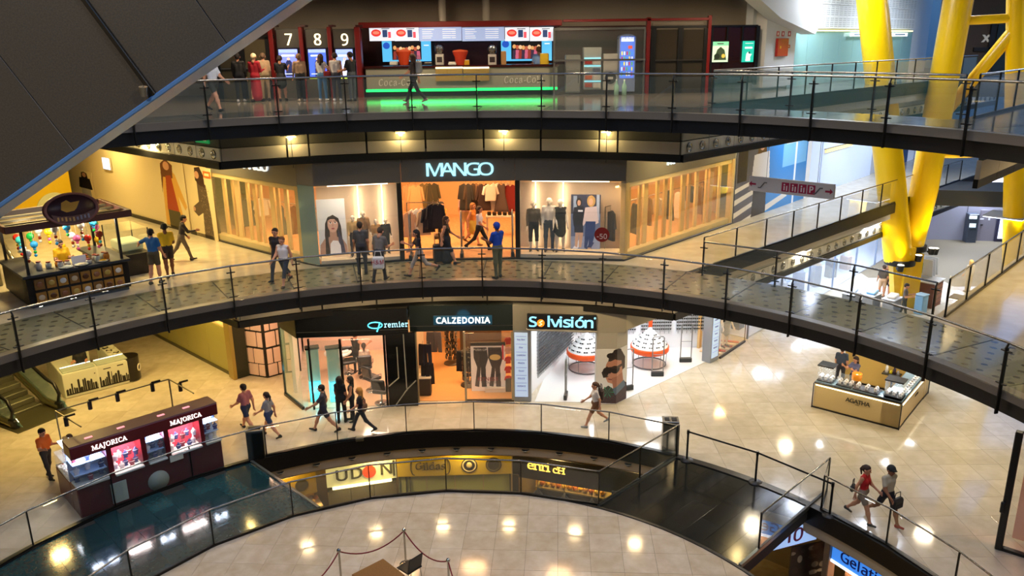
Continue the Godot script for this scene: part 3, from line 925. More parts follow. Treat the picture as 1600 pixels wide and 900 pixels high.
	var cup := [[884, 86, 907, 145, "8c8a84", "steel freezer cabinet inside the glass kiosk"], [912, 74, 940, 140, "b9beb9", "white shelf cabinet with snack boxes inside the glass kiosk"], [943, 84, 966, 141, "cfcabc", "pale cabinet with a black round badge inside the glass kiosk"]]
	for k in 3:
		var q: Array = cup[k]
		var t := thing("cabinet", q[5], "cabinet", fc)
		pb("body", t, fc, q[0], q[1], q[2], q[3], -0.6, -0.05, mt(q[4], 0.35, 0.2), 0.02)
		if k == 1:
			for j in 4:
				pb("shelf_light", t, fc, q[0] + 1, 90 + j * 12, q[2] - 1, 92 + j * 12, -0.05, -0.02, glow("8fe0ee", 1.3))
				pb("snack_box", t, fc, q[0] + 2, 94 + j * 12, q[0] + 13, 100 + j * 12, -0.05, 0.05, mt(["b8322a", "e8e4d8", "c85a28", "c0431f"][j], 0.5))
				pb("snack_box", t, fc, q[0] + 15, 94 + j * 12, q[2] - 2, 101 + j * 12, -0.05, 0.04, mt(["d8d4c8", "8a8fa8", "e0d8c4", "e8e0d0"][j], 0.5))
		elif k == 2:
			var c := hit(954, 122, fc)
			ob("badge", cyl(S(), Vector3(c.x, c.y, -0.05), Vector3(c.x, c.y, -0.02), 0.22, 0.22, 20), mt("17150f", 0.4), t)
			pb("badge_print", t, fc, 950, 120, 958, 124, -0.02, -0.01, mt("d8d2c0", 0.5))
		else:
			pb("door", t, fc, q[0] + 1, 108, q[2] - 1, 143, -0.05, -0.02, mt("a8a6a0", 0.3, 0.5), 0.01)
			pb("handle", t, fc, q[2] - 4, 114, q[2] - 3, 130, -0.02, 0.02, mt("3a3a38", 0.3, 0.6))
	var fg := thing("drinks_fridge", "lit blue drinks fridge with rounded top in the glass kiosk", "fridge", fc)
	var r := rect(fc, 967, 53, 993, 122)
	var pol_ := PackedVector2Array()
	for k in 9: pol_.append(Vector2(r.position.x + r.size.x / 2 + cos(PI * k / 8.0) * r.size.x / 2, r.end.y - 0.14 + sin(PI * k / 8.0) * 0.14))
	pol_.append(Vector2(r.position.x, r.position.y - 0.5)); pol_.append(Vector2(r.end.x, r.position.y - 0.5))
	ob("casing", ext(S(), pol_, Transform3D(), -0.6, 0.0), mt("9fb0d4", 0.4), fg)
	var fim := canvas(64, 160, "4f74d8")
	fr_(fim, 0.05, 0.02, 0.9, 0.1, "dfe8fa"); fr_(fim, 0.55, 0.22, 0.3, 0.08, "d84a30")
	for j in 5:
		for i in 5: fr_(fim, 0.08 + i * 0.18, 0.36 + j * 0.125, 0.1, 0.09, ["e8d24a", "b83a34", "3a8ae0", "dfe6f0", "5aa04a"][(i * 3 + j) % 5])
	pboard("door", fg, fc, 969, 57, 991, 122, 0.02, printed(fim, 1.4), 0.02)
	var cc := hit(980, 59, fc)
	letters("Coca-Cola", 0.12, mt("203a8a", 0.4), fg, Vector3(cc.x, cc.y, 0.03), 0, "Droid Serif", 0.0, 0.25, 0.8, 0.01)
	for k in 2:
		var c := hit([960, 972][k], 149, fc)
		var o := thing("bottle", "tall pale glass bottle standing before the kiosk", "bottle", tf(fc * Vector3(c.x, L4, 0.55)), "tall pale bottles by the kiosk")
		ob("body", lathe(S(), [Vector2(0, 0), Vector2(0.09, 0), Vector2(0.09, 0.32), Vector2(0.03, 0.45), Vector2(0.03, 0.52), Vector2(0, 0.52)], Transform3D(), 14), mt("a9d8bc", 0.2), o)
		ob("cap", cyl(S(), Vector3(0, 0.52, 0), Vector3(0, 0.56, 0), 0.035), mt("e4ece6", 0.4), o)
	# --- red frame and black doors ---
	var rd := thing("door_frame", "dark red steel door frame right of the glass kiosk", "frame", fc)
	for q in [[1009, 27, 1015, 150], [1104, 24, 1109, 146], [880, 29, 1109, 33]]: pb("bar", rd, fc, q[0], q[1], q[2], q[3], -0.2, 0.05, red, 0.01)
	var bd := thing("black_door", "black double door with dull glass panes inside the red frame", "door", fc)
	pb("frame", bd, fc, 1016, 40, 1104, 44, -0.1, 0.02, dark); pb("frame", bd, fc, 1058, 44, 1066, 148, -0.1, 0.02, dark)
	pb("frame", bd, fc, 1016, 44, 1024, 148, -0.1, 0.02, dark); pb("frame", bd, fc, 1098, 44, 1104, 148, -0.1, 0.02, dark)
	pb("pane", bd, fc, 1024, 46, 1058, 147, -0.06, -0.04, mt("3e382e", 0.15)); pb("pane", bd, fc, 1066, 46, 1098, 147, -0.06, -0.04, mt("3e382e", 0.15))
	pb("push_bar", bd, fc, 1024, 93, 1098, 95, -0.02, 0.06, mt("55504a", 0.3, 0.7))
	pb("lamp_bar", bd, fc, 1020, 34, 1100, 39, -0.1, -0.05, mt("7d7262", 0.6))
	# --- poster windows ---
	var fw := frame(Vector3(7.55, 0, -32.0), Vector3(9.4, 0, -32.4))
	var pwn := thing("poster_window", "dark glass window with two lit film posters", "window", fw)
	pb("pane", pwn, fw, 1111, 41, 1183, 130, -0.1, -0.08, mt("2e1512", 0.06))
	for q in [[1110, 40, 1113, 132], [1136, 40, 1138, 64], [1160, 40, 1162, 64], [1180, 40, 1185, 132], [1110, 39, 1185, 41.5]]: pb("mullion", pwn, fw, q[0], q[1], q[2], q[3], -0.1, 0.0, dark)
	var p1 := canvas(56, 80, "cfe8c8")
	pg(p1, [0.1, 0.9, 0.3, 0.4, 0.5, 0.25, 0.75, 0.4, 0.9, 0.9], "3c4a30"); el(p1, 0.3, 0.72, 0.18, 0.14, "222a1c"); el(p1, 0.7, 0.7, 0.12, 0.1, "d8b84a"); fr_(p1, 0.0, 0.0, 1.0, 0.2, "7fd0a0"); fr_(p1, 0.3, 0.08, 0.4, 0.06, "3a3a34")
	pboard("poster", pwn, fw, 1113, 65, 1138, 97, 0.0, printed(p1, 0.9), 0.03)
	var p2 := canvas(56, 96, "1fb8a0")
	fr_(p2, 0.2, 0.1, 0.7, 0.04, "d8f0e4"); fr_(p2, 0.2, 0.28, 0.65, 0.1, "e8f8f0"); pg(p2, [0.3, 0.95, 0.35, 0.6, 0.5, 0.5, 0.62, 0.62, 0.85, 0.6, 0.7, 0.75, 0.72, 0.95], "e0f0ec"); el(p2, 0.6, 0.55, 0.08, 0.05, "2a4a48")
	pboard("poster", pwn, fw, 1160, 64, 1178, 97, 0.0, printed(p2, 1.0), 0.03)
	# --- dark inclined escalator flank, upper left ---
	var fe := frame(Vector3(-10, 0, -9.0), Vector3(10, 0, -9.0))
	var a := hit(-60, 370, fe); var b2 := hit(520, -36, fe)
	var dir := Vector2(b2.x - a.x, b2.y - a.y)
	var inc := dir.angle()
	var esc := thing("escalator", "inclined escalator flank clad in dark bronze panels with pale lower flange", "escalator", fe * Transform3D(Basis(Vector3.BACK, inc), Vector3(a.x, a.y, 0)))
	var ln := dir.length() + 5.0
	var x0 := -3.0
	# panel joints where the seams meet the lower edge
	var cuts := [x0]
	for q in [[-60, 370], [105, 222], [246, 152], [357, 72], [470, 2]]:
		var v := hit(q[0], q[1], fe)
		cuts.append((Vector2(v.x, v.y) - Vector2(a.x, a.y)).rotated(-inc).x)
	cuts.append(ln)
	var bronze := noisy("6a6050", "584f42", 0.05, 1.5, 0.36, 0.25, 51)
	for k in cuts.size() - 1:
		if cuts[k + 1] - cuts[k] > 0.05:
			ob("cladding_panel", bx(S(), Vector3((cuts[k] + cuts[k + 1]) / 2, 1.4, -0.02), Vector3(cuts[k + 1] - cuts[k] - 0.008, 2.7, 0.04), 0, 0.004), bronze, esc)
	ob("truss", bx(S(), Vector3((x0 + ln) / 2, 1.4, -0.16), Vector3(ln - x0, 2.66, 0.24)), mt("1a1815", 0.6), esc)
	ob("flange", bx(S(), Vector3((x0 + ln) / 2, 0.03, -0.22), Vector3(ln - x0, 0.05, 0.54), 0, 0.01), mt("6f9ed2", 0.3, 0.3), esc)  # blue of the reflected sky is put into the flange colour
	var sx: float = cuts[3]
	ob("cover_rail", bx(S(), Vector3(sx, 1.4, 0.03), Vector3(0.05, 2.7, 0.05), 0, 0.008), mt("4a4132", 0.3, 0.7), esc)
	var sp := S()
	cyl(sp, Vector3(sx - 0.08, 0.09, 0.08), Vector3(sx - 0.02, 0.17, 0.1), 0.035, 0.045, 14)
	ob("bracket_knob", sp, mt("c9b89a", 0.2, 0.8), esc)

func make_gallery_right() -> void:
	var fr := frame(Vector3(WR[1].x, 0, WR[1].y), Vector3(WR[2].x, 0, WR[2].y))
	var w := setting("wall_gallery", fr)
	ob("backing", bx(S(), Vector3(12.5, 13.7, -0.3), Vector3(23, 7.2, 0.3)), mt("d2d6d4", 0.7), w)
	# white pier with fire cabinet
	pb("pier", w, fr, 1186, -30, 1233, 134, -0.2, 0.3, mt("d4d4ce", 0.6))
	var im := canvas(96, 96, "d6dad8")
	for i in 2:
		for j in 2:
			for a in 4:
				for b in 5: fr_(im, 0.06 + i * 0.5 + a * 0.1, 0.05 + j * 0.5 + b * 0.085, 0.07, 0.045, "8f9694")
	var perf := printed(im, 0.0, 0.7)
	var l0 := hit(1236, 40, fr).x
	var led := hit(1300, 49, fr).y
	for i in 16:
		for j in 4:
			var o := board("perforated_panel", perf, w, l0 + i * 1.02, led + 0.12 + j * 1.02, 1.0, 1.0, 0.02, 0.04)
			if i == 0 and j == 0: o.set_meta("label", "white acoustic panel pierced by rows of slots")
	for i in 9:
		ob("glass_sheet", bx(S(), Vector3(l0 + 0.9 + i * 1.8, (L4 + led) / 2, 0.0), Vector3(1.78, led - L4 - 0.02, 0.03)), mt("8db6ae", 0.06, 0.0, 0.8), w)
	ob("light_line", bx(S(), Vector3(l0 + 8, led + 0.03, 0.05), Vector3(16, 0.05, 0.06)), glow("fff1a8", 3.0), w)
	var st := S()
	var poly := PackedVector2Array()
	for q in [[1120, -26], [1220, -26], [1246, 44], [1240, 54], [1186, 30]]:
		var v := hit(q[0], q[1], fr)
		poly.append(Vector2(v.x, v.y))
	ob("sloping_soffit", ext(st, poly, Transform3D(), 0.3, 0.9), mt("cdccc4", 0.7), w)
	var sg := thing("exit_sign", "small green exit sign on the perforated white wall", "sign", fr)
	pb("plate", sg, fr, 1237, 29, 1246, 37, 0.04, 0.07, glow("0f8a52", 0.7)); pb("figure", sg, fr, 1239, 31, 1241, 35, 0.07, 0.075, mt("e8f4ec", 0.5)); pb("arrow", sg, fr, 1242, 32, 1245, 34, 0.07, 0.075, mt("e8f4ec", 0.5))
	var fc := thing("fire_cabinet", "red fire hose cabinet on the white pier", "fire cabinet", fr)
	pb("door", fc, fr, 1200, 60, 1217, 88, 0.3, 0.4, mt("b3261c", 0.35), 0.02)
	pb("latch", fc, fr, 1203, 72, 1205, 76, 0.4, 0.42, mt("d8a020", 0.4))
	for q in [[1202, 1206, 49, 57], [1210, 1214, 49, 57], [1220, 1224, 49, 57], [1219, 1223, 70, 75]]:
		var s := thing("safety_sign", "small red and white fire safety sign on the white pier", "sign", fr, "fire safety signs on the pier")
		pb("plate", s, fr, q[0], q[2], q[1], q[3], 0.3, 0.315, mt("b8261e", 0.4)); pb("symbol", s, fr, q[0] + 1, q[2] + 2, q[1] - 1.5, q[3] - 2, 0.315, 0.32, mt("ece4dc", 0.5))
	for q in [[1324, 1345], [1388, 1412]]:
		var s := thing("hanging_sign", "white lit sign hanging from the light line", "sign", fr, "white lit signs under the light line")
		pb("panel", s, fr, q[0], 51, q[1], 57, 0.12, 0.2, glow("e8f0f4", 1.3)); pb("print", s, fr, q[0] + 4, 53, q[1] - 4, 55, 0.2, 0.205, mt("8898a0", 0.5))
	# dark brown stone wall and doorway at the far right
	var fq := frame(Vector3(18, 0, -47), Vector3(40, 0, -47))
	var sw := setting("wall_stone", fq)
	pb("stonework", sw, fq, 1470, -40, 1640, 130, -0.3, 0.0, noisy("4c3a2b", "2a2019", 0.05, 0.8, 0.8, 0, 61))
	pb("dark_glazing", sw, fq, 1552, 38, 1600, 132, 0.0, 0.1, mt("2a3438", 0.08))
	pb("dark_frame", sw, fq, 1545, 36, 1553, 80, 0.0, 0.14, mt("14100e", 0.4)); pb("dark_frame", sw, fq, 1520, 74, 1553, 80, 0.0, 0.14, mt("14100e", 0.4))
	var c := hit(1538, 61, fq)
	letters("X", 0.35, mt("d8cfc0", 0.4), sw, Vector3(c.x, c.y, 0.03), 0, "Droid Sans", 1.5, 0, 1.4)
	# ----- yellow struts -----
	var fz := frame(Vector3(0, 0, -36.5), Vector3(40, 0, -36.5))
	var yel := mt("e6b800", 0.28)
	var vs := thing("yellow_strut", "huge yellow V-shaped steel strut rising from the lower corridor", "strut", tf(fz * Vector3(hit(1416, 470, fz).x, 0, 0)))
	var o := vs.position
	var P := func(px: float, py: float, dz: float) -> Vector3: return fz * (hit(px, py, fz) + Vector3(0, 0, dz)) - o
	ob("leaning_tube", tube(S(), [P.call(1402, 404, 0.1), P.call(1392, 300, 0.1), P.call(1361, 0, 0.1), P.call(1350, -110, 0.1)], 0.62, 28), yel, vs)
	ob("leaning_tube", tube(S(), [P.call(1428, 392, -0.5), P.call(1452, 300, -0.5), P.call(1507, 0, -0.5), P.call(1527, -110, -0.5)], 0.6, 28), yel, vs)
	var ft := S()
	var f0 := [P.call(1391, 395, 0), P.call(1440, 395, 0), P.call(1430, 470, 0), P.call(1396, 470, 0)]
	var fp := PackedVector2Array()
	for v in f0: fp.append(Vector2(v.x, v.y))
	fp[2].y = 0.0; fp[3].y = 0.0
	ext(ft, fp, Transform3D(), -0.25, 0.25)
	var fp2 := PackedVector2Array([Vector2(-0.6, 3.0), Vector2(0.6, 3.0), Vector2(0.35, 0), Vector2(-0.35, 0)])
	ext(ft, fp2, Transform3D(Basis(Vector3.UP, PI / 2), Vector3((fp[2].x + fp[3].x) / 2, 0, 0)), -0.16, 0.16)
	ob("base_fin", ft, yel, vs)
	var lampm := mt("2a2826", 0.4, 0.5)
	for q in [[1384, 1424, 407, 0.1, 0.68], [1418, 1446, 390, -0.5, 0.66]]:
		var cpt: Vector3 = P.call((q[0] + q[1]) / 2.0, q[2], q[3])
		var tl := S()
		cyl(tl, cpt + Vector3(0, -0.13, 0), cpt + Vector3(0, 0.13, 0), q[4], q[4], 24)
		ob("collar", tl, lampm, vs)
	for q in [[1393, 411, 0.9], [1427, 399, 0.5], [1449, 389, 0.4], [1456, 390, 0.3]]:
		var cpt: Vector3 = P.call(q[0], q[1], q[2])
		var sp := thing("spotlight", "black spotlight clamped to the yellow strut, aiming upwards", "spotlight", tf(o + cpt), "spotlights on the yellow strut")
		ob("can", cyl(S(), Vector3(0, -0.16, 0), Vector3(0, 0.14, 0), 0.12, 0.17, 14), lampm, sp)
		ob("lens", cyl(S(), Vector3(0, 0.14, 0), Vector3(0, 0.15, 0), 0.14, 0.14, 14), glow("fff6d8", 6.0), sp)
		ob("bracket", bx(S(), Vector3(0, -0.1, -0.2), Vector3(0.08, 0.08, 0.3)), lampm, sp)
		var sl := SpotLight3D.new()
		sl.light_color = Color("fff0c8"); sl.light_energy = 9.0; sl.spot_angle = 38; sl.light_size = 0.1; sl.spot_range = 30; sl.shadow_enabled = true; sl.name = "beam"
		sp.add_child(sl, true)
		sl.transform = Transform3D(Basis(Vector3.RIGHT, PI / 2), Vector3(0, 0.2, 0))
	var v2 := thing("yellow_strut", "upright yellow steel tube with cross braces at the right arm", "strut", tf(Vector3((fz * hit(1594, 400, fz)).x, L2, -36.5)))
	var o2 := v2.position
	var P2 := func(px: float, py: float, dz: float) -> Vector3: return fz * (hit(px, py, fz) + Vector3(0, 0, dz)) - o2
	var top: Vector3 = P2.call(1592, -110, 0)
	ob("upright_tube", tube(S(), [Vector3(0, 0, 0), Vector3(top.x, top.y, 0)], 0.42, 24), yel, v2)
	ob("brace", tube(S(), [P2.call(1516, 32, -0.4), P2.call(1584, 28, 0)], 0.19, 16), yel, v2)
	ob("brace", tube(S(), [P2.call(1472, 243, -0.4), P2.call(1584, 238, 0)], 0.19, 16), yel, v2)
	ob("brace", tube(S(), [P2.call(1500, 178, -1.2), P2.call(1584, 48, 0)], 0.27, 16), yel, v2)
	# bulkhead under the upper right arm
	var fa := frame(Vector3(EB[0].x, 0, EB[0].y), Vector3(EB[1].x, 0, EB[1].y))
	var bk := setting("trim_13", Transform3D(fa.basis.rotated(Vector3.UP, PI), fa.origin))
	for q in [["dark_panel", 9.45, 0.7, "4a504c", 0.1, 0.0], ["grey_panel", 8.85, 0.5, "b0aca6", 0.3, 0.03], ["black_strip", 8.48, 0.24, "0f0f0f", 0.4, 0.05]]:
		for k in 8:
			ob(q[0], bx(S(), Vector3(-2.6 - k * 1.8, q[1], q[5]), Vector3(1.78, q[2], 0.12), 0, 0.005), mt(q[3], q[4], 0.2), bk)
var garment_cache := {}
func garment(pos: Vector3, yaw: float, kind: int, hex: String, label: String, group: String, s := 1.0) -> Node3D:
	var names := ["coat", "dress", "trousers", "shirt"]
	var cats := ["coat", "dress", "trousers", "shirt"]
	var t := thing(names[kind], label, cats[kind], Transform3D(Basis(Vector3.UP, yaw) * Basis.from_scale(Vector3.ONE * s), pos), group)
	if not garment_cache.has(kind):
		var polys := [
			[-0.08, 0, -0.2, -0.06, -0.23, -0.5, -0.27, -1.05, 0.27, -1.05, 0.23, -0.5, 0.2, -0.06, 0.08, 0, 0.0, -0.08],
			[-0.1, 0, -0.16, -0.12, -0.15, -0.4, -0.3, -1.1, 0.3, -1.1, 0.15, -0.4, 0.16, -0.12, 0.1, 0, 0.0, -0.07],
			[-0.17, 0, -0.19, -0.3, -0.2, -1.0, -0.04, -1.0, 0.0, -0.32, 0.04, -1.0, 0.2, -1.0, 0.19, -0.3, 0.17, 0],
			[-0.08, 0, -0.2, -0.06, -0.21, -0.65, 0.21, -0.65, 0.2, -0.06, 0.08, 0, 0.0, -0.06]]
		var st := S()
		var p := pv(polys[kind])
		ext(st, p, Transform3D(), -0.045, 0.045)
		var small := PackedVector2Array()
		for v in p: small.append((v - Vector2(0, -0.45)) * 0.9 + Vector2(0, -0.45))
		ext(st, small, Transform3D(), -0.07, 0.07)
		st.generate_normals()
		var sl := S()
		if kind == 0 or kind == 3:
			cyl(sl, Vector3(-0.2, -0.09, 0), Vector3(-0.3, -0.62 if kind == 0 else -0.4, 0.02), 0.07, 0.05, 10)
			sl.generate_normals()
		var sr := S()
		if kind == 0 or kind == 3:
			cyl(sr, Vector3(0.2, -0.09, 0), Vector3(0.3, -0.62 if kind == 0 else -0.4, 0.02), 0.07, 0.05, 10)
			sr.generate_normals()
		var hk := S()
		tube(hk, [Vector3(-0.16, -0.05, 0), Vector3(0, 0.02, 0), Vector3(0, 0.08, 0), Vector3(0.03, 0.12, 0), Vector3(0, 0.15, 0)], 0.008, 6)
		tube(hk, [Vector3(0, 0.02, 0), Vector3(0.16, -0.05, 0)], 0.008, 6)
		hk.generate_normals()
		garment_cache[kind] = [st.commit(), sl.commit() if kind in [0, 3] else null, sr.commit() if kind in [0, 3] else null, hk.commit()]
	var g: Array = garment_cache[kind]
	var m := mt(hex, 0.85)
	share("body" if kind != 2 else "legs", g[0], m, t, Transform3D())
	if g[1]:
		share("sleeve", g[1], m, t, Transform3D()); share("sleeve", g[2], m, t, Transform3D())
	share("hanger", g[3], mt("8d8a82", 0.3, 0.8), t, Transform3D())
	return t

func girl_print() -> Image:
	var im := canvas(160, 300, "c9cfd6")
	fr_(im, 0, 0, 1, 0.5, "d8dce0")
	pg(im, [0.28, 0.98, 0.22, 0.6, 0.26, 0.4, 0.36, 0.3, 0.55, 0.26, 0.74, 0.32, 0.82, 0.46, 0.84, 0.7, 0.9, 0.98], "2e221c")
	pg(im, [0.0, 1.0, 0.04, 0.76, 0.2, 0.66, 0.42, 0.62, 0.62, 0.62, 0.86, 0.68, 0.98, 0.78, 1.0, 1.0], "a98472")
	pg(im, [0.4, 0.52, 0.64, 0.52, 0.66, 0.68, 0.4, 0.68], "b08872")
	el(im, 0.53, 0.42, 0.19, 0.135, "cda28c")
	pg(im, [0.3, 0.38, 0.38, 0.29, 0.56, 0.27, 0.72, 0.33, 0.76, 0.42, 0.6, 0.33, 0.44, 0.33], "2e221c")
	for x in [0.45, 0.62]:
		el(im, x, 0.395, 0.05, 0.017, "f0e8e2"); el(im, x, 0.39, 0.025, 0.015, "2a1c18"); fr_(im, x - 0.06, 0.362, 0.12, 0.008, "3a2a22")
	pg(im, [0.53, 0.4, 0.5, 0.455, 0.56, 0.455], "b98a74")
	el(im, 0.53, 0.49, 0.06, 0.014, "a0504c")
	pg(im, [0.2, 0.98, 0.24, 0.62, 0.36, 0.5, 0.34, 0.7, 0.4, 0.98], "2e221c"); pg(im, [0.7, 0.5, 0.86, 0.7, 0.94, 0.98, 0.76, 0.98, 0.7, 0.7], "34344e")
	pg(im, [0.4, 0.74, 0.5, 0.69, 0.68, 0.7, 0.76, 0.78, 0.78, 1.0, 0.36, 1.0], "e2e0e2")
	return im
func pair_print() -> Image:
	var im := canvas(150, 300, "5e6f96")
	fr_(im, 0, 0, 1, 0.3, "343a52"); fr_(im, 0.08, 0.02, 0.12, 0.3, "8fa0bc"); fr_(im, 0.86, 0.0, 0.1, 0.4, "a8b4cc"); fr_(im, 0, 0.66, 1, 0.34, "8e9cc0")
	pg(im, [0.0, 0.9, 0.3, 0.7, 0.4, 0.74, 0.05, 1.0, 0.0, 1.0], "e4e8f4"); pg(im, [0.3, 1.0, 0.7, 0.74, 0.8, 0.76, 0.5, 1.0], "2a3a70")
	el(im, 0.27, 0.12, 0.1, 0.07, "241c1c"); el(im, 0.27, 0.13, 0.06, 0.045, "c99a80"); pg(im, [0.1, 0.2, 0.42, 0.18, 0.5, 0.4, 0.42, 0.5, 0.1, 0.5, 0.06, 0.36], "1c2032"); fr_(im, 0.24, 0.24, 0.16, 0.03, "d8dce4")
	pg(im, [0.16, 0.5, 0.4, 0.5, 0.42, 0.62, 0.36, 0.84, 0.28, 0.84, 0.28, 0.62, 0.22, 0.84, 0.14, 0.82], "c8a48e"); pg(im, [0.12, 0.48, 0.42, 0.48, 0.42, 0.6, 0.12, 0.6], "232840")
	el(im, 0.68, 0.1, 0.14, 0.09, "c39a5a"); el(im, 0.67, 0.11, 0.07, 0.055, "d6a88c"); pg(im, [0.48, 0.2, 0.86, 0.18, 0.94, 0.44, 0.86, 0.46, 0.5, 0.44, 0.42, 0.5, 0.4, 0.46], "d6c6ca")
	pg(im, [0.5, 0.42, 0.84, 0.42, 0.82, 0.62, 0.7, 0.86, 0.6, 0.86, 0.62, 0.7, 0.54, 0.86, 0.46, 0.84], "1f3a74"); pg(im, [0.58, 0.84, 0.7, 0.84, 0.66, 0.95, 0.56, 0.95], "c8a48e")
	fr_(im, 0, 0.955, 1, 0.045, "1c2028")
	return im

func make_mango() -> void:
	var hd := mt("7a756d", 0.3, 0.2)
	var v3 := func(v: Vector2) -> Vector3: return Vector3(v.x, 0, v.y)
	var f_l := frame(v3.call(WL[1]), v3.call(WL[0]))
	var f_c := frame(Vector3(-7.02, 0, -26.63), Vector3(-6.38, 0, -26.2))
	var f1 := frame(Vector3(-6.38, 0, -26.2), Vector3(-3.62, 0, -26.79))
	var f2 := frame(Vector3(-3.62, 0, -26.79), Vector3(0.14, 0, -26.85))
	var f3 := frame(Vector3(0.14, 0, -26.85), Vector3(3.77, 0, -26.4))
	var f_r := frame(v3.call(WR[0]), v3.call(WR[1]))
	var w1 := 2.82; var w2 := 3.76; var w3 := 3.66; var wl := 5.69; var wr := 7.5
	var hb := 7.8
	var glassm := glass("c8d8cc", 0.06)
	var fronts := [[f_l, wl, 7.72], [f_c, 0.77, hb], [f1, w1, hb], [f2, w2, hb], [f3, w3, hb], [f_r, wr, 7.72]]
	for k in fronts.size():
		var q: Array = fronts[k]
		var w := setting("wall_shopfront", q[0])
		ob("header", bx(S(), Vector3(q[1] / 2, (q[2] + 8.9) / 2, -0.1), Vector3(q[1], 8.9 - q[2], 0.2), 0, 0.01), hd, w)
		ob("threshold", bx(S(), Vector3(q[1] / 2, L3 + 0.03, -0.05), Vector3(q[1], 0.06, 0.14), 0, 0.01), mt("1c1a18", 0.4), w)
	# shell of the shop
	var shell := setting("wall_mango_inside")
	ob("back_wall", bx(S(), Vector3(-1.2, 7.0, -34.6), Vector3(20, 4.0, 0.2)), mt("e0b98a", 0.7), shell)
	ob("shop_ceiling", slab(S(), pv([-6.4, -26.4, -3.6, -26.95, 0.1, -27.0, 3.7, -26.6, 8.7, -32.1, 8.7, -34.6, -11.2, -34.6, -11.2, -30.5, -7.0, -26.8]), 8.4, 8.5), mt("e8dcc8", 0.8), shell)
	ob("inner_floor", slab(S(), pv([-6.4, -26.5, -3.6, -27.0, 0.1, -27.05, 3.7, -26.7, 8.7, -32.2, 8.7, -34.5, -11.2, -34.5, -11.2, -30.7, -7.0, -26.9]), L3, L3 + 0.012), noisy("e0b888", "d0a272", 0.02, 0.5, 0.25, 0, 71), shell)
	for q in [[-4.4, -28.4], [-1.7, -28.8], [1.8, -28.4], [-1.6, -31.6], [5.2, -31.0], [-8.4, -31.2]]:
		lamp(Vector3(q[0], 8.37, q[1]), 0.9, 0.9, "ffc486", 12.5, "square warm ceiling panel inside the clothes shop", "warm panels inside the clothes shop", 0.0, 4.0)
	# lettering
	var lit := glow("9fdcf2", 1.5)
	var m1 := thing("shop_sign", "lit pale blue MANGO letters above the wide shop entrance", "sign", f2)
	var c := hit(714, 265, f2)
	letters("MANGO", 0.42, lit, m1, Vector3(c.x, c.y, 0.03), 0, "Droid Sans", 0.15, 0, 1.4, 0.05)
	var m2 := thing("shop_sign", "white MANGO letters above the slatted window facing the candy kiosk", "sign", f_l)
	c = hit(394, 269, f_l)
	letters("MANGO", 0.36, glow("e8f0f4", 0.9), m2, Vector3(c.x, 8.25, 0.03), 0, "Droid Sans", 0.15, 0, 1.4, 0.05)
	var m3 := thing("shop_sign", "pale MANGO letters above the slatted window beside the walkway", "sign", f_r)
	letters("MANGO", 0.36, glow("cfe6f0", 0.9), m3, Vector3(hit(1062, 254, f_r).x, 8.22, 0.03), 0, "Droid Sans", 0.15, 0, 1.4, 0.05)
	# slatted side windows
	for k in 2:
		var fr: Transform3D = f_l if k == 0 else f_r
		var w: float = wl if k == 0 else wr
		var sw := thing("slatted_window", "tall shop window with upright pale timber slats %s" % ("facing the candy kiosk hall" if k == 0 else "beside the right walkway"), "window", fr)
		var n := 10 if k == 0 else 12
		for i in n:
			var x := 0.35 + (w - 0.7) * (i + 0.5) / n + 0.12 * sin(i * 2.3)
			ob("slat", bx(S(), Vector3(x, (L3 + 0.25 + 7.6) / 2, -0.32), Vector3([0.2, 0.13, 0.26, 0.16][i % 4], 7.6 - L3 - 0.25, 0.08), 0, 0.008), mt(["d8b878", "c8a468", "e0c48c"][i % 3], 0.6), sw)
		ob("top_rail", bx(S(), Vector3(w / 2, 7.64, -0.2), Vector3(w - 0.2, 0.16, 0.3), 0, 0.01), mt("e6cf98", 0.5), sw)
		ob("sill", bx(S(), Vector3(w / 2, L3 + 0.16, -0.2), Vector3(w - 0.2, 0.2, 0.3), 0, 0.01), mt("d8c894", 0.5), sw)
		ob("jamb", bx(S(), Vector3(0.1, 6.4, -0.1), Vector3(0.2, 2.7, 0.2), 0, 0.01), mt("2a2722", 0.4) if k == 0 else mt("d6b878", 0.5), sw)
		ob("jamb", bx(S(), Vector3(w - 0.1, 6.4, -0.1), Vector3(0.2, 2.7, 0.2), 0, 0.01), mt("d6b878", 0.5), sw)
		ob("pane", bx(S(), Vector3(w / 2, 6.45, 0.0), Vector3(w, 2.6, 0.012)), glass("c0b890", 0.1), sw)
		for i in 3:
			ob("light_tube", bx(S(), Vector3(w * (i + 0.5) / 3, 7.54, -0.5), Vector3(w / 3 - 0.3, 0.05, 0.06)), glow("ffe0a0", 3.0), sw)
			var lg := AreaLight3D.new()
			lg.area_size = Vector2(w / 3 - 0.3, 0.1); lg.light_color = Color("ffd898"); lg.light_energy = 2.2; lg.area_range = 20; lg.shadow_enabled = true; lg.name = "tube_light"
			sw.add_child(lg, true)
			lg.transform = Transform3D(Basis(Vector3.RIGHT, -PI / 2), Vector3(w * (i + 0.5) / 3, 7.5, -0.5))
		for i in (5 if k == 0 else 9):
			var x := 0.7 + (w - 1.4) * i / (4.0 if k == 0 else 8.0)
			garment(fr * Vector3(x, 6.6 + 0.15 * (i % 2), -1.1), fr.basis.get_euler().y + 1.2, [0, 3, 1][i % 3], ["2a2a2e", "d8d2c8", "3a4452", "8a6a4a", "c0b4a4"][i % 5], "%s garment on the rail behind the slatted window %s" % [hue(["2a2a2e", "d8d2c8", "3a4452", "8a6a4a", "c0b4a4"][i % 5]), "facing the kiosk hall" if k == 0 else "by the walkway"], "garments behind the %s slatted window" % ("left" if k == 0 else "right"))
		var rl := thing("clothes_rail", "steel clothes rail behind the slatted window %s" % ("facing the kiosk hall" if k == 0 else "by the walkway"), "clothes rail", fr)
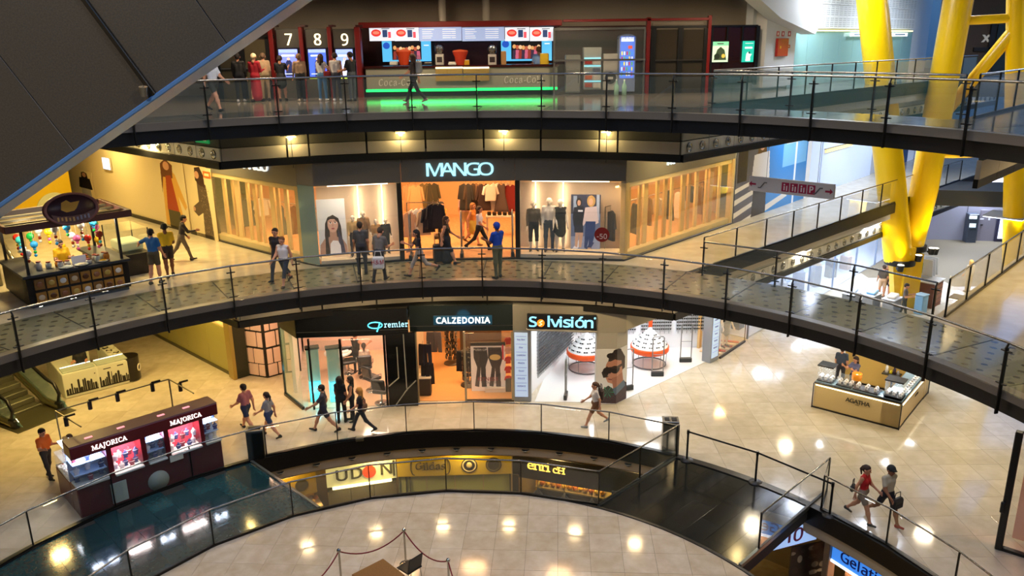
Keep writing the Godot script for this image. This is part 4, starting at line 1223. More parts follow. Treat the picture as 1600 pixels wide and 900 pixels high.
		ob("bar", cyl(S(), Vector3(0.4, 6.76, -1.1), Vector3(w - 0.4, 6.76, -1.1), 0.015), mt("9a968c", 0.25, 0.9), rl)
		for x in [0.4, w - 0.4]: ob("leg", cyl(S(), Vector3(x, L3, -1.1), Vector3(x, 6.76, -1.1), 0.018), mt("9a968c", 0.25, 0.9), rl)
	# curved glass corner at the left
	var cg := setting("window_1", f_c)
	ob("pane", bx(S(), Vector3(0.38, (L3 + hb) / 2, 0), Vector3(0.76, hb - L3, 0.02)), mt("8fa8a4", 0.06, 0.1), cg)
	for q in [[f1, w1, "window_2"], [f3, w3, "window_3"]]:
		var w := setting(q[2], q[0])
		ob("pane", bx(S(), Vector3(q[1] / 2, (L3 + hb) / 2, 0), Vector3(q[1], hb - L3 - 0.1, 0.012)), glassm, w)
		ob("plinth", bx(S(), Vector3(q[1] / 2, L3 + 0.1, -0.55), Vector3(q[1] - 0.1, 0.16, 1.0), 0, 0.01), mt("e4d2b0", 0.6), w)
		ob("backdrop", bx(S(), Vector3(q[1] / 2, (L3 + hb) / 2, -1.25), Vector3(q[1] - 0.05, hb - L3, 0.06)), mt("c9b6a0", 0.7), w)
		ob("jamb", bx(S(), Vector3(q[1] - 0.08 if q[2] == "window_2" else 0.08, (L3 + hb) / 2, -0.08), Vector3(0.16, hb - L3, 0.2), 0, 0.01), mt("3a352c", 0.35, 0.3), w)
		lamp(q[0] * Vector3(q[1] / 2, hb - 0.06, -0.35), q[1] * 0.7, 0.15, "ffe6c4", 3.5, "added strip lamp brightening the dressed window %s the shop entrance" % ("left of" if q[2] == "window_2" else "right of"), "", q[0].basis.get_euler().y, 4.0)  # lamp added to brighten the dummies from the front
		for i in 2:
			var x: float = q[1] * ([0.5, 0.79][i] if q[2] == "window_2" else [0.16, 0.42][i])
			ob("light_tube", cyl(S(), Vector3(x, L3 + 0.3, -1.15), Vector3(x, hb - 0.15, -1.15), 0.02), glow("fff0d0", 3.0), w)
			var lg := AreaLight3D.new()
			lg.area_size = Vector2(0.1, 2.2); lg.light_color = Color("ffe2b8"); lg.light_energy = 0.9; lg.area_range = 20; lg.shadow_enabled = true; lg.name = "tube_light"
			w.add_child(lg, true)
			lg.transform = Transform3D(Basis(Vector3.UP, PI), Vector3(x, 6.4, -1.08)) * Transform3D(Basis(Vector3.UP, PI), Vector3.ZERO)
	# window posters
	var ip := thing("poster", "tall poster of a long-haired girl looking upward in the shop window", "poster", f1 * Transform3D(Basis(), Vector3(0, 0, -0.9)))
	var f1b := f1 * Transform3D(Basis(), Vector3(0, 0, -0.9))
	pboard("print", ip, f1b, 497, 311, 541, 404, 0.02, printed(girl_print(), 0.25), 0.04)
	pb("stand", ip, f1b, 499, 402, 539, 407, -0.2, 0.1, mt("e8dcc8", 0.5), 0.01)
	var f3b := f3 * Transform3D(Basis(), Vector3(0, 0, -0.9))
	var ip2 := thing("poster", "tall poster of two young women striding down a street", "poster", f3b)
	pboard("print", ip2, f3b, 892, 304, 938, 402, 0.02, printed(pair_print(), 0.25), 0.04)
	pb("stand", ip2, f3b, 894, 400, 936, 404, -0.2, 0.1, mt("2a2622", 0.5), 0.01)
	var stk := thing("window_sticker", "round dark red discount sticker reading -50 on the shop window", "sticker", f3)
	c = hit(940.5, 366.5, f3)
	ob("disc", cyl(S(), Vector3(c.x, c.y, 0.008), Vector3(c.x, c.y, 0.02), 0.25, 0.25, 28), mt("8f1d16", 0.5), stk)
	letters("-50", 0.17, mt("f0d8cc", 0.5), stk, Vector3(c.x, c.y - 0.06, 0.025), 0, "Droid Sans", 0.3, 0, 1.0, 0.01)
	# entrance: hanging clothes, tables, gates
	var hang := [[640, 287, 0, "b8926a"], [650, 286, 0, "c8a070"], [664, 284, 0, "6a5a34"], [675, 284, 0, "3f3a26"], [728, 284, 0, "2c2a28"], [736, 284, 0, "4a3a2c"], [747, 284, 3, "7a5a3c"], [756, 284, 0, "3a2620"], [766, 284, 3, "e4dcd0"], [774, 284, 1, "e8e4dc"], [783, 284, 1, "5a4a44"], [790, 284, 1, "cfc4b4"], [797, 286, 0, "7a1c1c"]]
	var fi := f2 * Transform3D(Basis(), Vector3(0, 0, -3.2))
	for q in hang:
		var p := hit(q[0], q[1], fi)
		garment(fi * Vector3(p.x, p.y - 0.02, rng.randf() * 0.4), rng.randf() * 0.6 - 0.3, q[2], q[3], "%s %s hanging high at the back of the lit clothes shop" % [hue(q[3]), ["coat", "dress", "trousers", "shirt"][q[2]]], "garments on the back rail", 0.95)
	var br := thing("clothes_rail", "long steel rail carrying clothes high at the back of the shop", "clothes rail", fi)
	ob("bar", cyl(S(), Vector3(-0.2, hit(700, 283, fi).y + 0.13, 0.2), Vector3(4.4, hit(700, 283, fi).y + 0.13, 0.2), 0.015), mt("a8a296", 0.25, 0.9), br)
	for x in [-0.2, 4.4]: ob("hanger_rod", cyl(S(), Vector3(x, hit(700, 283, fi).y + 0.13, 0.2), Vector3(x, 8.4, 0.2), 0.012), mt("a8a296", 0.25, 0.9), br)
	var low := [[640, 330, "c89a78"], [647, 326, "d8cdbc"], [655, 325, "e8e0d4"], [662, 327, "c8a884"], [669, 323, "2a2830"], [677, 316, "1c1c26"], [684, 316, "24242c"]]
	var fj := f2 * Transform3D(Basis(), Vector3(0, 0, -1.5))
	for q in low:
		var p := hit(q[0], q[1], fj)
		garment(fj * Vector3(p.x, p.y, rng.randf() * 0.3), 0.5 - rng.randf() * 0.5, 0, q[2], "%s coat on the low rail left of the shop entrance" % hue(q[2]), "coats on the low entrance rail", 0.85)
	var lr := thing("clothes_rail", "low steel rail of coats left of the shop entrance", "clothes rail", fj)
	var pa := hit(636, 322, fj); var pb_ := hit(688, 315, fj)
	ob("bar", cyl(S(), Vector3(pa.x, pa.y + 0.14, 0.1), Vector3(pb_.x, pa.y + 0.14, 0.1), 0.015), mt("a8a296", 0.25, 0.9), lr)
	for x in [pa.x, pb_.x]: ob("leg", cyl(S(), Vector3(x, L3, 0.1), Vector3(x, pa.y + 0.14, 0.1), 0.018), mt("a8a296", 0.25, 0.9), lr)
	for q in [[782, 366, 1.1, 0.75, 0.5, "white display table with shoes and bags inside the shop"], [745, 325, 0.9, 0.6, 0.6, "white display cube deep inside the clothes shop"], [690, 372, 0.5, 0.12, 0.5, "dark low display base near the entrance rail"]]:
		var p := on(q[0], q[1], L3)
		var tb := thing("display_table", q[5], "table", tf(p))
		ob("top", bx(S(), Vector3(0, q[3] - 0.03, 0), Vector3(q[2], 0.06, q[4]), 0, 0.01), mt("ece4d6" if q[3] > 0.2 else "2a2420", 0.5), tb)
		for sx in [-1, 1]:
			for sz in [-1, 1]: ob("leg", bx(S(), Vector3(sx * (q[2] / 2 - 0.05), (q[3] - 0.06) / 2, sz * (q[4] / 2 - 0.05)), Vector3(0.05, q[3] - 0.06, 0.05)), mt("d8cfc0" if q[3] > 0.2 else "2a2420", 0.5), tb)
		if q[3] > 0.7:
			for i in 5:
				var bag := thing("handbag", "small dark handbag on the white display table", "bag", tf(p + Vector3(-0.42 + i * 0.2, q[3], 0.05 * (i % 2))), "handbags on the display table")
				ob("body", bx(S(), Vector3(0, 0.07, 0), Vector3(0.15, 0.14, 0.07), 0, 0.02), mt(["2a2422", "4a3428", "1c1c20"][i % 3], 0.5), bag)
				ob("handle", tube(S(), [Vector3(-0.04, 0.13, 0), Vector3(-0.03, 0.19, 0), Vector3(0.03, 0.19, 0), Vector3(0.04, 0.13, 0)], 0.008, 6), mt("2a2422", 0.5), bag)
	for q in [[643, 405], [722, 402], [801, 400]]:
		gate(on(q[0], q[1], L3), f2.basis.get_euler().y + PI / 2, 1.6, "slim steel anti-theft gate in the clothes shop entrance", "anti-theft gates of the clothes shop")

func gate(p: Vector3, yaw: float, h: float, label: String, group: String, wide := 0.42) -> void:
	var t := thing("security_gate", label, "security gate", tf(p, yaw), group)
	var m := mt("8d8f90", 0.3, 0.7)
	ob("loop", tube(S(), [Vector3(-wide / 2, 0.1, 0), Vector3(-wide / 2, h - 0.05, 0), Vector3(-wide / 2 + 0.05, h, 0), Vector3(wide / 2 - 0.05, h, 0), Vector3(wide / 2, h - 0.05, 0), Vector3(wide / 2, 0.1, 0)], 0.022, 8), m, t)
	ob("crossbar", cyl(S(), Vector3(-wide / 2, h * 0.55, 0), Vector3(wide / 2, h * 0.55, 0), 0.012), m, t)
	ob("base", bx(S(), Vector3(0, 0.1, 0), Vector3(wide + 0.06, 0.2, 0.12), 0, 0.02), mt("2c2e30", 0.4), t)

func lady(im: Image, x: float, y: float, w: float, h: float, hair: String, top: String, bottom: String, skin: String) -> void:
	pg(im, [x - 0.32 * w, y + 0.3 * h, x - 0.26 * w, y + 0.04 * h, x, y, x + 0.26 * w, y + 0.04 * h, x + 0.34 * w, y + 0.3 * h], hair)
	pg(im, [x - 0.5 * w, y + 0.2 * h, x + 0.5 * w, y + 0.19 * h, x + 0.62 * w, y + 0.52 * h, x + 0.42 * w, y + 0.54 * h, x - 0.42 * w, y + 0.54 * h, x - 0.62 * w, y + 0.52 * h], top)
	pg(im, [x - 0.42 * w, y + 0.53 * h, x + 0.42 * w, y + 0.53 * h, x + 0.5 * w, y + h, x - 0.5 * w, y + h], bottom)
	el(im, x, y + 0.1 * h, 0.18 * w, 0.07 * h, skin)
	el(im, x - 0.07 * w, y + 0.095 * h, 0.03 * w, 0.006 * h, "2a1c18"); el(im, x + 0.07 * w, y + 0.095 * h, 0.03 * w, 0.006 * h, "2a1c18"); el(im, x, y + 0.135 * h, 0.05 * w, 0.006 * h, "9a4a44")

func make_level3() -> void:
	# ----- left wall with fashion figures -----
	var fl := frame(Vector3(WL[2].x, 0, WL[2].y), Vector3(WL[1].x, 0, WL[1].y))
	var wlen: float = (WL[1] - WL[2]).length()
	var wl := setting("wall_kiosk_hall", fl)
	ob("plaster", bx(S(), Vector3(wlen / 2, 7.2, -0.15), Vector3(wlen, 4.2, 0.25)), mt("e2cfa0", 0.35), wl)
	ob("skirting", bx(S(), Vector3(wlen / 2, L3 + 0.07, 0.0), Vector3(wlen, 0.14, 0.06)), mt("2c261c", 0.5), wl)
	var figs := [[252, 292, 250, 358, "woman in a long rust dress and yellow cardigan"], [303, 336, 262, 378, "woman in a speckled long dress reaching out a hand"], [124, 147, 268, 318, "dark-haired woman in a black top and pale jeans"]]
	for k in 3:
		var q: Array = figs[k]
		var im := canvas(120, 360, "e2cfa0")
		if k == 0:
			pg(im, [0.1, 0.95, 0.16, 0.2, 0.4, 0.1, 0.66, 0.2, 0.98, 0.62, 0.9, 0.68, 0.7, 0.5, 0.84, 0.95], "d9a648")
			pg(im, [0.1, 0.5, 0.14, 0.08, 0.36, 0.0, 0.6, 0.08, 0.56, 0.26, 0.2, 0.26], "6a3a1c"); el(im, 0.36, 0.1, 0.12, 0.06, "cf9a78")
			pg(im, [0.3, 0.24, 0.5, 0.22, 0.66, 0.72, 0.22, 0.72], "a83e18"); pg(im, [0.24, 0.72, 0.68, 0.72, 0.76, 0.98, 0.24, 0.98], "4a4428")
		elif k == 1:
			pg(im, [0.3, 0.2, 0.7, 0.22, 0.8, 0.6, 0.84, 1.0, 0.4, 1.0, 0.44, 0.6, 0.2, 0.66, 0.0, 0.6, 0.02, 0.54, 0.3, 0.46], "5a4a38")
			for i in 260:
				var x := 0.4 + rng.randf() * 0.4; var y := 0.25 + rng.randf() * 0.73
				fr_(im, x, y, 0.02, 0.006, "c9b48c" if i % 2 else "2c241c")
			pg(im, [0.24, 0.18, 0.26, 0.02, 0.5, 0.0, 0.64, 0.1, 0.66, 0.26, 0.4, 0.24], "3a2418"); el(im, 0.34, 0.11, 0.1, 0.05, "cf9a78"); el(im, 0.04, 0.57, 0.06, 0.03, "cf9a78")
		else:
			lady(im, 0.5, 0.02, 0.7, 0.95, "201812", "1a1820", "a8a4a0", "cf9a78")
		var fg := thing("wall_print", "life-size wall print of a %s" % q[4], "wall print", fl)
		pboard("print", fg, fl, q[0], q[2], q[1], q[3], 0.03, printed(im), 0.012)
		pboard("hem", fg, fl, q[0] + 4, q[3] - 3, q[1] - 4, q[3] - 1, 0.035, mt("3a3224", 0.6), 0.01)
	# bright yellow wall panel with pale disc, behind the kiosk
	var fy := frame(on(5, 352, L3) + Vector3(-2, 0, 0), on(128, 322, L3))
	var yw := thing("yellow_wall_panel", "bright yellow partition with a large pale disc behind the candy kiosk", "partition", fy)
	pb("panel", yw, fy, 8, 255, 112, 345, -0.1, 0.0, mt("e8c21a", 0.4))
	var c := hit(86, 328, fy)
	ob("disc", cyl(S(), Vector3(c.x, c.y, 0.01), Vector3(c.x, c.y, 0.05), 0.8, 0.8, 36), mt("d8dcb4", 0.5), yw)
	# small fittings on the wall
	var sp := thing("wall_screen", "small bluish screen high on the golden wall", "screen", fl)
	pb("picture", sp, fl, 163, 247, 173, 264, 0.02, 0.08, glow("c8d4f4", 1.2)); pb("casing", sp, fl, 162, 246, 174, 265, 0.0, 0.05, mt("b8b09a", 0.4))
	var ws := thing("wall_sign", "small orange sign beside the slatted window", "sign", fl)
	pb("plate", ws, fl, 319, 268, 330, 278, 0.02, 0.05, mt("c86a28", 0.5)); pb("print", ws, fl, 321, 271, 328, 275, 0.05, 0.055, mt("e8d0a0", 0.5))
	# ----- right mural wall -----
	var fr := frame(Vector3(WR[1].x, 0, WR[1].y), Vector3(WR[2].x, 0, WR[2].y))
	var wr := setting("wall_walkway", fr)
	ob("plaster", bx(S(), Vector3(12, 7.2, -0.15), Vector3(24, 4.2, 0.25)), mt("c6cfe0", 0.2), wr)
	var im := canvas(220, 260, "3f86c8")
	fr_(im, 0.0, 0.0, 0.34, 1.0, "55586a"); pg(im, [0.0, 0.5, 0.34, 0.42, 0.34, 0.46, 0.0, 0.55], "d8d4cc"); pg(im, [0.0, 0.62, 0.34, 0.53, 0.34, 0.58, 0.0, 0.68], "d8d4cc"); pg(im, [0.0, 0.76, 0.34, 0.66, 0.34, 0.71, 0.0, 0.82], "d8d4cc"); pg(im, [0.0, 0.9, 0.7, 0.7, 0.72, 0.76, 0.0, 0.98], "d8d4cc")
	fr_(im, 0.02, 0.04, 0.12, 0.4, "2c2c34"); fr_(im, 0.62, 0.05, 0.36, 0.35, "7ab4e0"); fr_(im, 0.8, 0.0, 0.03, 1.0, "e4ecf6"); fr_(im, 0.66, 0.12, 0.28, 0.02, "dfeaf4")
	lady(im, 0.32, -0.03, 0.2, 1.03, "5a4030", "d8d4d2", "26283a", "cf9a84")
	var mu := thing("mural", "large wall mural of a woman in a white top on a street crossing", "mural", fr)
	pboard("print", mu, fr, 1149, 212, 1258, 345, 0.02, printed(im, 0.0, 0.2), 0.02)
	pb("side_strip", mu, fr, 1258, 205, 1264, 340, 0.0, 0.03, mt("e0e4ea", 0.4))
	var fp := thing("frosted_panels", "tall pale blue glass panels given a glow beyond the mural", "panels", fr)
	for q in [[1266, 1281], [1283, 1360], [1400, 1425], [1428, 1466]]:
		pb("panel", fp, fr, q[0], 200, q[1], 312, 0.0, 0.03, glow("b4c4e0", 0.5), 0.003)  # glow set on the panels themselves to brighten the dim wall
	pb("blue_panel", fp, fr, 1404, 205, 1418, 262, 0.03, 0.05, mt("3a6ab0", 0.2))
	var lb := thing("reflection_panel", "dull yellow lamp reflection built as a glowing panel high on the frosted wall", "lamp", fr)
	pb("panel", lb, fr, 1288, 228, 1328, 233, 0.05, 0.12, glow("f4d890", 0.9)); pb("frame", lb, fr, 1287, 227, 1329, 228, 0.04, 0.13, mt("8a8470", 0.4))  # a lamp's reflection, built as a glowing panel
	# hanging direction sign
	var sgf := frame(pol(14.7, 36.5, 0), pol(14.7, 46.0, 0))
	var sg := thing("direction_sign", "white hanging direction sign with crimson pictograms and arrows", "sign", sgf)
	var r := rect(sgf, 1171, 281, 1305, 305)
	ob("panel", bx(S(), Vector3(r.position.x + r.size.x / 2, r.position.y + r.size.y / 2, 0), Vector3(r.size.x, 0.42, 0.1), 0, 0.01), mt("d6d2d2", 0.4), sg)
	var my := r.position.y + r.size.y / 2
	var crim := mt("a81c48", 0.45)
	var k0 := r.position.x + r.size.x * 0.38
	for i in 4: ob("pictogram", bx(S(), Vector3(k0 + 0.16 + i * 0.25, my, 0.055), Vector3(0.22, 0.26, 0.01), 0, 0.003), crim, sg)
	letters("P", 0.17, mt("f0ecec", 0.5), sg, Vector3(k0 + 0.16 + 0.75, my, 0.065), 0, "Droid Sans", 0.8, 0, 1, 0.01)
	for i in 3:
		var px := k0 + 0.16 + i * 0.25
		ob("figure", ball(S(), Vector3(px - 0.03, my + 0.07, 0.062), Vector3(0.025, 0.025, 0.006), 8), mt("f0ecec", 0.5), sg)
		ob("figure", bx(S(), Vector3(px - 0.03, my - 0.03, 0.062), Vector3(0.035, 0.12, 0.006)), mt("f0ecec", 0.5), sg)
		ob("figure", bx(S(), Vector3(px + 0.045, my - 0.03, 0.062), Vector3(0.03, 0.14, 0.006)), mt("f0ecec", 0.5), sg)
	for q in [[r.position.x + 0.12, -1.0], [r.end.x - 0.14, 1.0]]:
		var ar := pv([0.11, 0, 0.03, 0.08, 0.03, 0.025, -0.1, 0.025, -0.1, -0.025, 0.03, -0.025, 0.03, -0.08])
		ob("arrow", ext(S(), ar, Transform3D(Basis.from_scale(Vector3(1, 1, 1)) if q[1] > 0 else Basis(Vector3.BACK, PI), Vector3(q[0], my, 0.055)), 0, 0.01), crim, sg)
	for x in [r.position.x + 0.42, r.end.x - 0.45]:
		ob("stair_symbol", tube(S(), [Vector3(x - 0.13, my - 0.09, 0.06), Vector3(x - 0.06, my - 0.09, 0.06), Vector3(x + 0.06, my + 0.07, 0.06), Vector3(x + 0.13, my + 0.07, 0.06)], 0.018, 6), mt("6a6a6e", 0.5), sg)
	for x in [r.position.x + 0.5, r.end.x - 0.5]: ob("cable", cyl(S(), Vector3(x, my + 0.2, 0), Vector3(x, L4 - 0.34, 0), 0.006), mt("6a6a6a", 0.3, 0.8), sg)
	# exit sign under the upper bulkhead, left
	var fe := frame(pol(14.9, -29, 0) + Vector3(-7.4, 0, -6.7), pol(14.9, -29, 0))
	var ex := thing("exit_sign", "green lit exit sign hanging under the upper bulkhead", "sign", fe)
	pb("plate", ex, fe, 308, 208, 328, 223, 0.02, 0.07, glow("178a4a", 0.6)); pb("figure", ex, fe, 320, 211, 325, 220, 0.07, 0.075, mt("e8f0d8", 0.5)); pb("arrow", ex, fe, 310, 213, 317, 217, 0.07, 0.075, mt("e8f0d8", 0.5))
	# downlights set in the dark bulkhead
	for q in [[455, 207], [625, 197], [790, 194], [957, 194]]:
		var a := on(q[0], q[1], 9.6)
		var ang := rad_to_deg(atan2(a.x - CX, -(a.z - CZ)))
		var dl := thing("wall_light", "small warm wall lamp on the dark bulkhead over the shopfront", "wall light", Transform3D(Basis(Vector3.UP, -deg_to_rad(ang)), pol(14.84, ang, 9.47)), "warm wall lamps on the bulkhead")
		ob("shade", bx(S(), Vector3(0, 0, 0.06), Vector3(0.34, 0.05, 0.12), 0, 0.01), mt("8a8474", 0.4), dl)
		ob("tube", bx(S(), Vector3(0, -0.03, 0.06), Vector3(0.3, 0.02, 0.08)), glow("ffe6a0", 5.0), dl)
		ob("cable", cyl(S(), Vector3(0, -0.02, 0.01), Vector3(0, -1.0, 0.01), 0.008), mt("141414", 0.5), dl)
		var lg := OmniLight3D.new()
		lg.light_color = Color("ffdf90"); lg.light_energy = 1.3; lg.light_size = 0.06; lg.omni_range = 12; lg.shadow_enabled = true; lg.name = "glow_light"
		dl.add_child(lg, true); lg.position = Vector3(0, -0.1, 0.16)
	make_candy()

func make_candy() -> void:
	var a := on(49, 484, L3); var b := on(206, 452, L3)
	var fk := frame(Vector3(a.x, 0, a.z), Vector3(b.x, 0, b.z))
	var w := Vector2(b.x - a.x, b.z - a.z).length()
	var k := thing("candy_kiosk", "dark timber sweets kiosk with drawers, counter and flat maroon canopy", "kiosk", fk)
	var dk := mt("1d1a18", 0.5)
	var top := L3 + 0.98
	var dp := 2.6
	ob("plinth", bx(S(), Vector3(w / 2, L3 + 0.06, -dp / 2), Vector3(w - 0.1, 0.12, dp - 0.1)), mt("2c3440", 0.5), k)
	ob("carcass", bx(S(), Vector3(w / 2, L3 + 0.5, -0.22), Vector3(w, 0.8, 0.44)), dk, k)
	ob("carcass", bx(S(), Vector3(0.25, L3 + 0.5, -dp / 2), Vector3(0.5, 0.8, dp)), mt("3a3024", 0.5), k)
	ob("carcass", bx(S(), Vector3(w - 0.25, L3 + 0.5, -dp / 2), Vector3(0.5, 0.8, dp)), mt("3a3024", 0.5), k)
	ob("counter_top", bx(S(), Vector3(w / 2, top - 0.04, -0.28), Vector3(w + 0.16, 0.08, 0.72), 0, 0.015), mt("2e3138", 0.35), k)
	ob("counter_top", bx(S(), Vector3(0.28, top - 0.045, -dp / 2 - 0.3), Vector3(0.72, 0.075, dp - 0.5), 0, 0.015), mt("2e3138", 0.35), k)
	ob("counter_top", bx(S(), Vector3(w - 0.28, top - 0.045, -dp / 2 - 0.3), Vector3(0.72, 0.075, dp - 0.5), 0, 0.015), mt("2e3138", 0.35), k)
	var wood := [mt("9a6a24", 0.5), mt("7d5520", 0.5), mt("a8792c", 0.5)]
	for i in 8:
		for j in 2:
			var x := 0.16 + (w - 0.32) * (i + 0.5) / 8.0
			var y := L3 + 0.3 + j * 0.38
			var d := ob("drawer", bx(S(), Vector3(x, y, 0.02), Vector3((w - 0.32) / 8.0 - 0.04, 0.3, 0.06), 0, 0.01), wood[(i * 2 + j) % 3], k)
			ob("candy_window", ball(S(), Vector3(x, y, 0.05), Vector3(0.09, 0.08, 0.02), 12), mt(["c8b08a", "8a5a3a", "d8d4c8", "5a3418", "b89a4a"][(i * 3 + j) % 5], 0.2), d)
	var ry := L3 + 2.25
	for q in [[0.12, -0.1], [w - 0.12, -0.1], [0.12, -dp + 0.1], [w - 0.12, -dp + 0.1]]:
		ob("post", bx(S(), Vector3(q[0], (top + ry) / 2, q[1]), Vector3(0.07, ry - top, 0.07)), dk, k)
	var cn := ob("canopy", bx(S(), Vector3(w / 2, ry + 0.09, 0.05), Vector3(w + 0.6, 0.2, 0.1), 0, 0.015), mt("57322c", 0.5), k)
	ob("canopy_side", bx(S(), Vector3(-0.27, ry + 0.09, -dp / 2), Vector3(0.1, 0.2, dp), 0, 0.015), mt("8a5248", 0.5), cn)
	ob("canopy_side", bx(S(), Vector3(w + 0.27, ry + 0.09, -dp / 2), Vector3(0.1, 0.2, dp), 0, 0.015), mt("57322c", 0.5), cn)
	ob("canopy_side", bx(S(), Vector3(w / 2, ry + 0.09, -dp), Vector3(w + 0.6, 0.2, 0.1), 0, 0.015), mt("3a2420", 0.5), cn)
	for i in 3: ob("canopy_slat", bx(S(), Vector3(w / 2, ry + 0.1, -0.6 - i * 0.65), Vector3(w + 0.4, 0.06, 0.16)), mt("4a4230", 0.6), cn)
	var sg := thing("oval_sign", "oval maroon sign with a golden emblem standing on the kiosk canopy", "sign", fk * Transform3D(Basis(Vector3.RIGHT, -0.15), Vector3(w * 0.52, ry + 0.45, 0.1)))
	ob("oval", lathe(S(), [Vector2(0, -0.04), Vector2(0.72, -0.04), Vector2(0.75, 0), Vector2(0.72, 0.04), Vector2(0, 0.05)], Transform3D(Basis(Vector3.RIGHT, PI / 2) * Basis.from_scale(Vector3(1, 1, 0.62)), Vector3.ZERO), 32), mt("3a1f2c", 0.35), sg)
	ob("rim", lathe(S(), [Vector2(0.68, 0.03), Vector2(0.74, 0.06), Vector2(0.68, 0.08), Vector2(0.64, 0.05)], Transform3D(Basis(Vector3.RIGHT, PI / 2) * Basis.from_scale(Vector3(1, 1, 0.62)), Vector3.ZERO), 32), mt("8a5a58", 0.4), sg)
	ob("emblem", ext(S(), pv([-0.28, 0.0, -0.24, 0.2, -0.1, 0.26, 0.0, 0.18, 0.24, 0.2, 0.12, 0.0, 0.05, -0.06, -0.15, -0.08]), Transform3D(), 0.05, 0.07), mt("c99a2c", 0.4), sg)
	ob("band", ext(S(), pv([-0.55, -0.1, -0.3, -0.18, 0, -0.2, 0.3, -0.18, 0.6, -0.08, 0.55, -0.28, 0.3, -0.38, 0, -0.4, -0.3, -0.38, -0.5, -0.28]), Transform3D(), 0.05, 0.065), mt("6a4a44", 0.4), sg)
	for i in 9: ob("letter_mark", bx(S(), Vector3(-0.4 + i * 0.1, -0.27 + 0.02 * cos(i * 0.8), 0.07), Vector3(0.05, 0.12 - 0.03 * (i % 2), 0.012), 0, 0.004), mt("c9a060" if i < 5 else "8a8aa0", 0.4), sg)
	# hanging and standing sweets
	var cols := ["2f9ae0", "22b04a", "d8301f", "f0c41a", "e86aa8", "f4f0e8", "8a2a14", "48c8c0"]
	var hung := [[104, 355, 0], [145, 348, 0], [166, 347, 1], [181, 350, 4], [60, 360, 5], [85, 358, 5], [126, 352, 5], [47, 369, 1], [155, 366, 6], [165, 372, 3], [75, 362, 3], [30, 375, 7], [36, 390, 5], [43, 396, 5], [20, 372, 2], [120, 372, 4], [137, 372, 2], [97, 385, 3], [53, 382, 0], [112, 368, 5]]
	for q in hung:
		var fd := fk * Transform3D(Basis(), Vector3(0, 0, -0.6 - rng.randf() * 1.2))
		var p := hit(q[0], q[1], fd)
		if p.x < 0.3 or p.x > w - 0.3: p.x = clampf(p.x, 0.35, w - 0.35)
		var kd := int(q[2])
		var s := thing("hanging_sweets", "%s bunch of wrapped sweets hanging in the kiosk" % ["blue", "green", "red", "yellow", "pink", "white", "brown", "turquoise"][kd], "sweets", fd * Transform3D(Basis(), p), "bunches of sweets hanging in the candy kiosk")
		var n := 2 + rng.randi() % 4
		ob("top_ball", ball(S(), Vector3.ZERO, Vector3(0.11, 0.11, 0.09), 12), mt(cols[kd], 0.2), s)
		for i in n: ob("small_ball", ball(S(), Vector3(0, -0.13 - i * 0.1, 0), Vector3(0.05, 0.05, 0.05), 8), mt(cols[(kd + i) % 8] if i % 2 else cols[kd], 0.2), s)
		ob("string", cyl(S(), Vector3(0, 0, 0), Vector3(0, maxf(0.1, ry - p.y), 0), 0.006, 0.006, 6), mt("c8c4b8", 0.5), s)
	for i in 16:
		var x := 0.5 + (w - 1.0) * (i % 8) / 7.0
		var z := -0.12 - 0.26 * (i / 8)
		var h := 0.1 + 0.12 * rng.randf()
		if i < 8 and i in [0, 1, 3, 4]: continue
		var j := thing("sweets_jar", "small %s jar of sweets on the kiosk counter" % ["clear", "amber", "pale"][i % 3], "jar", fk * Transform3D(Basis(), Vector3(x, top, z - 0.12)), "jars on the kiosk counter")
		ob("glass", lathe(S(), [Vector2(0, 0), Vector2(0.08, 0), Vector2(0.09, h * 0.7), Vector2(0.06, h), Vector2(0, h)], Transform3D(), 12), mt(["c8ccb8", "c87a24", "e0d8c8"][i % 3], 0.15), j)
		ob("lid", cyl(S(), Vector3(0, h, 0), Vector3(0, h + 0.03, 0), 0.065), mt("8a3a2a", 0.4), j)
	for q in [[0.62, 0.16, "f0b420", "shallow dish of yellow sweets on the kiosk counter"], [0.4, 0.2, "c8ccb4", "shallow glass dish on the kiosk counter"], [0.55, 0.2, "d8c8a0", "wooden tray on the front of the kiosk counter"]]:
		var o := thing("sweets_dish", q[3], "dish", fk * Transform3D(Basis(), Vector3(w * q[0] + (0.4 if q[0] > 0.6 else 0.0), top, -0.12)))
		ob("plate", lathe(S(), [Vector2(0, 0), Vector2(0.1, 0), Vector2(q[1], 0.04), Vector2(q[1] - 0.02, 0.05), Vector2(0, 0.02)], Transform3D(), 16), mt("c0c4b8", 0.2), o)
		ob("heap", ball(S(), Vector3(0, 0.03, 0), Vector3(q[1] * 0.7, 0.05, q[1] * 0.7), 10), mt(q[2], 0.5), o)
	var card := thing("price_card", "white price card standing on the kiosk counter", "card", fk * Transform3D(Basis(), Vector3(w * 0.56, top, -0.4)))
	ob("face", bxt(S(), Transform3D(Basis(Vector3.RIGHT, -0.3), Vector3(0, 0.12, 0)), Vector3(0.4, 0.24, 0.015), 0.003), mt("e8e8ee", 0.5), card)
	ob("foot", bx(S(), Vector3(0, 0.01, -0.04), Vector3(0.3, 0.02, 0.12)), mt("d0d0d4", 0.5), card)
	for i in 3:
		var lg := OmniLight3D.new()
		lg.light_color = Color("fff0d0"); lg.light_energy = 1.2; lg.light_size = 0.08; lg.omni_range = 10; lg.shadow_enabled = true; lg.name = "canopy_light"
		k.add_child(lg, true)
		lg.position = Vector3(w * (i + 0.5) / 3.0, ry - 0.12, -1.0)
		ob("canopy_bulb", ball(S(), Vector3(w * (i + 0.5) / 3.0, ry - 0.12, -1.0), Vector3(0.05, 0.05, 0.05), 10), glow("fff0d0", 5.0), k)
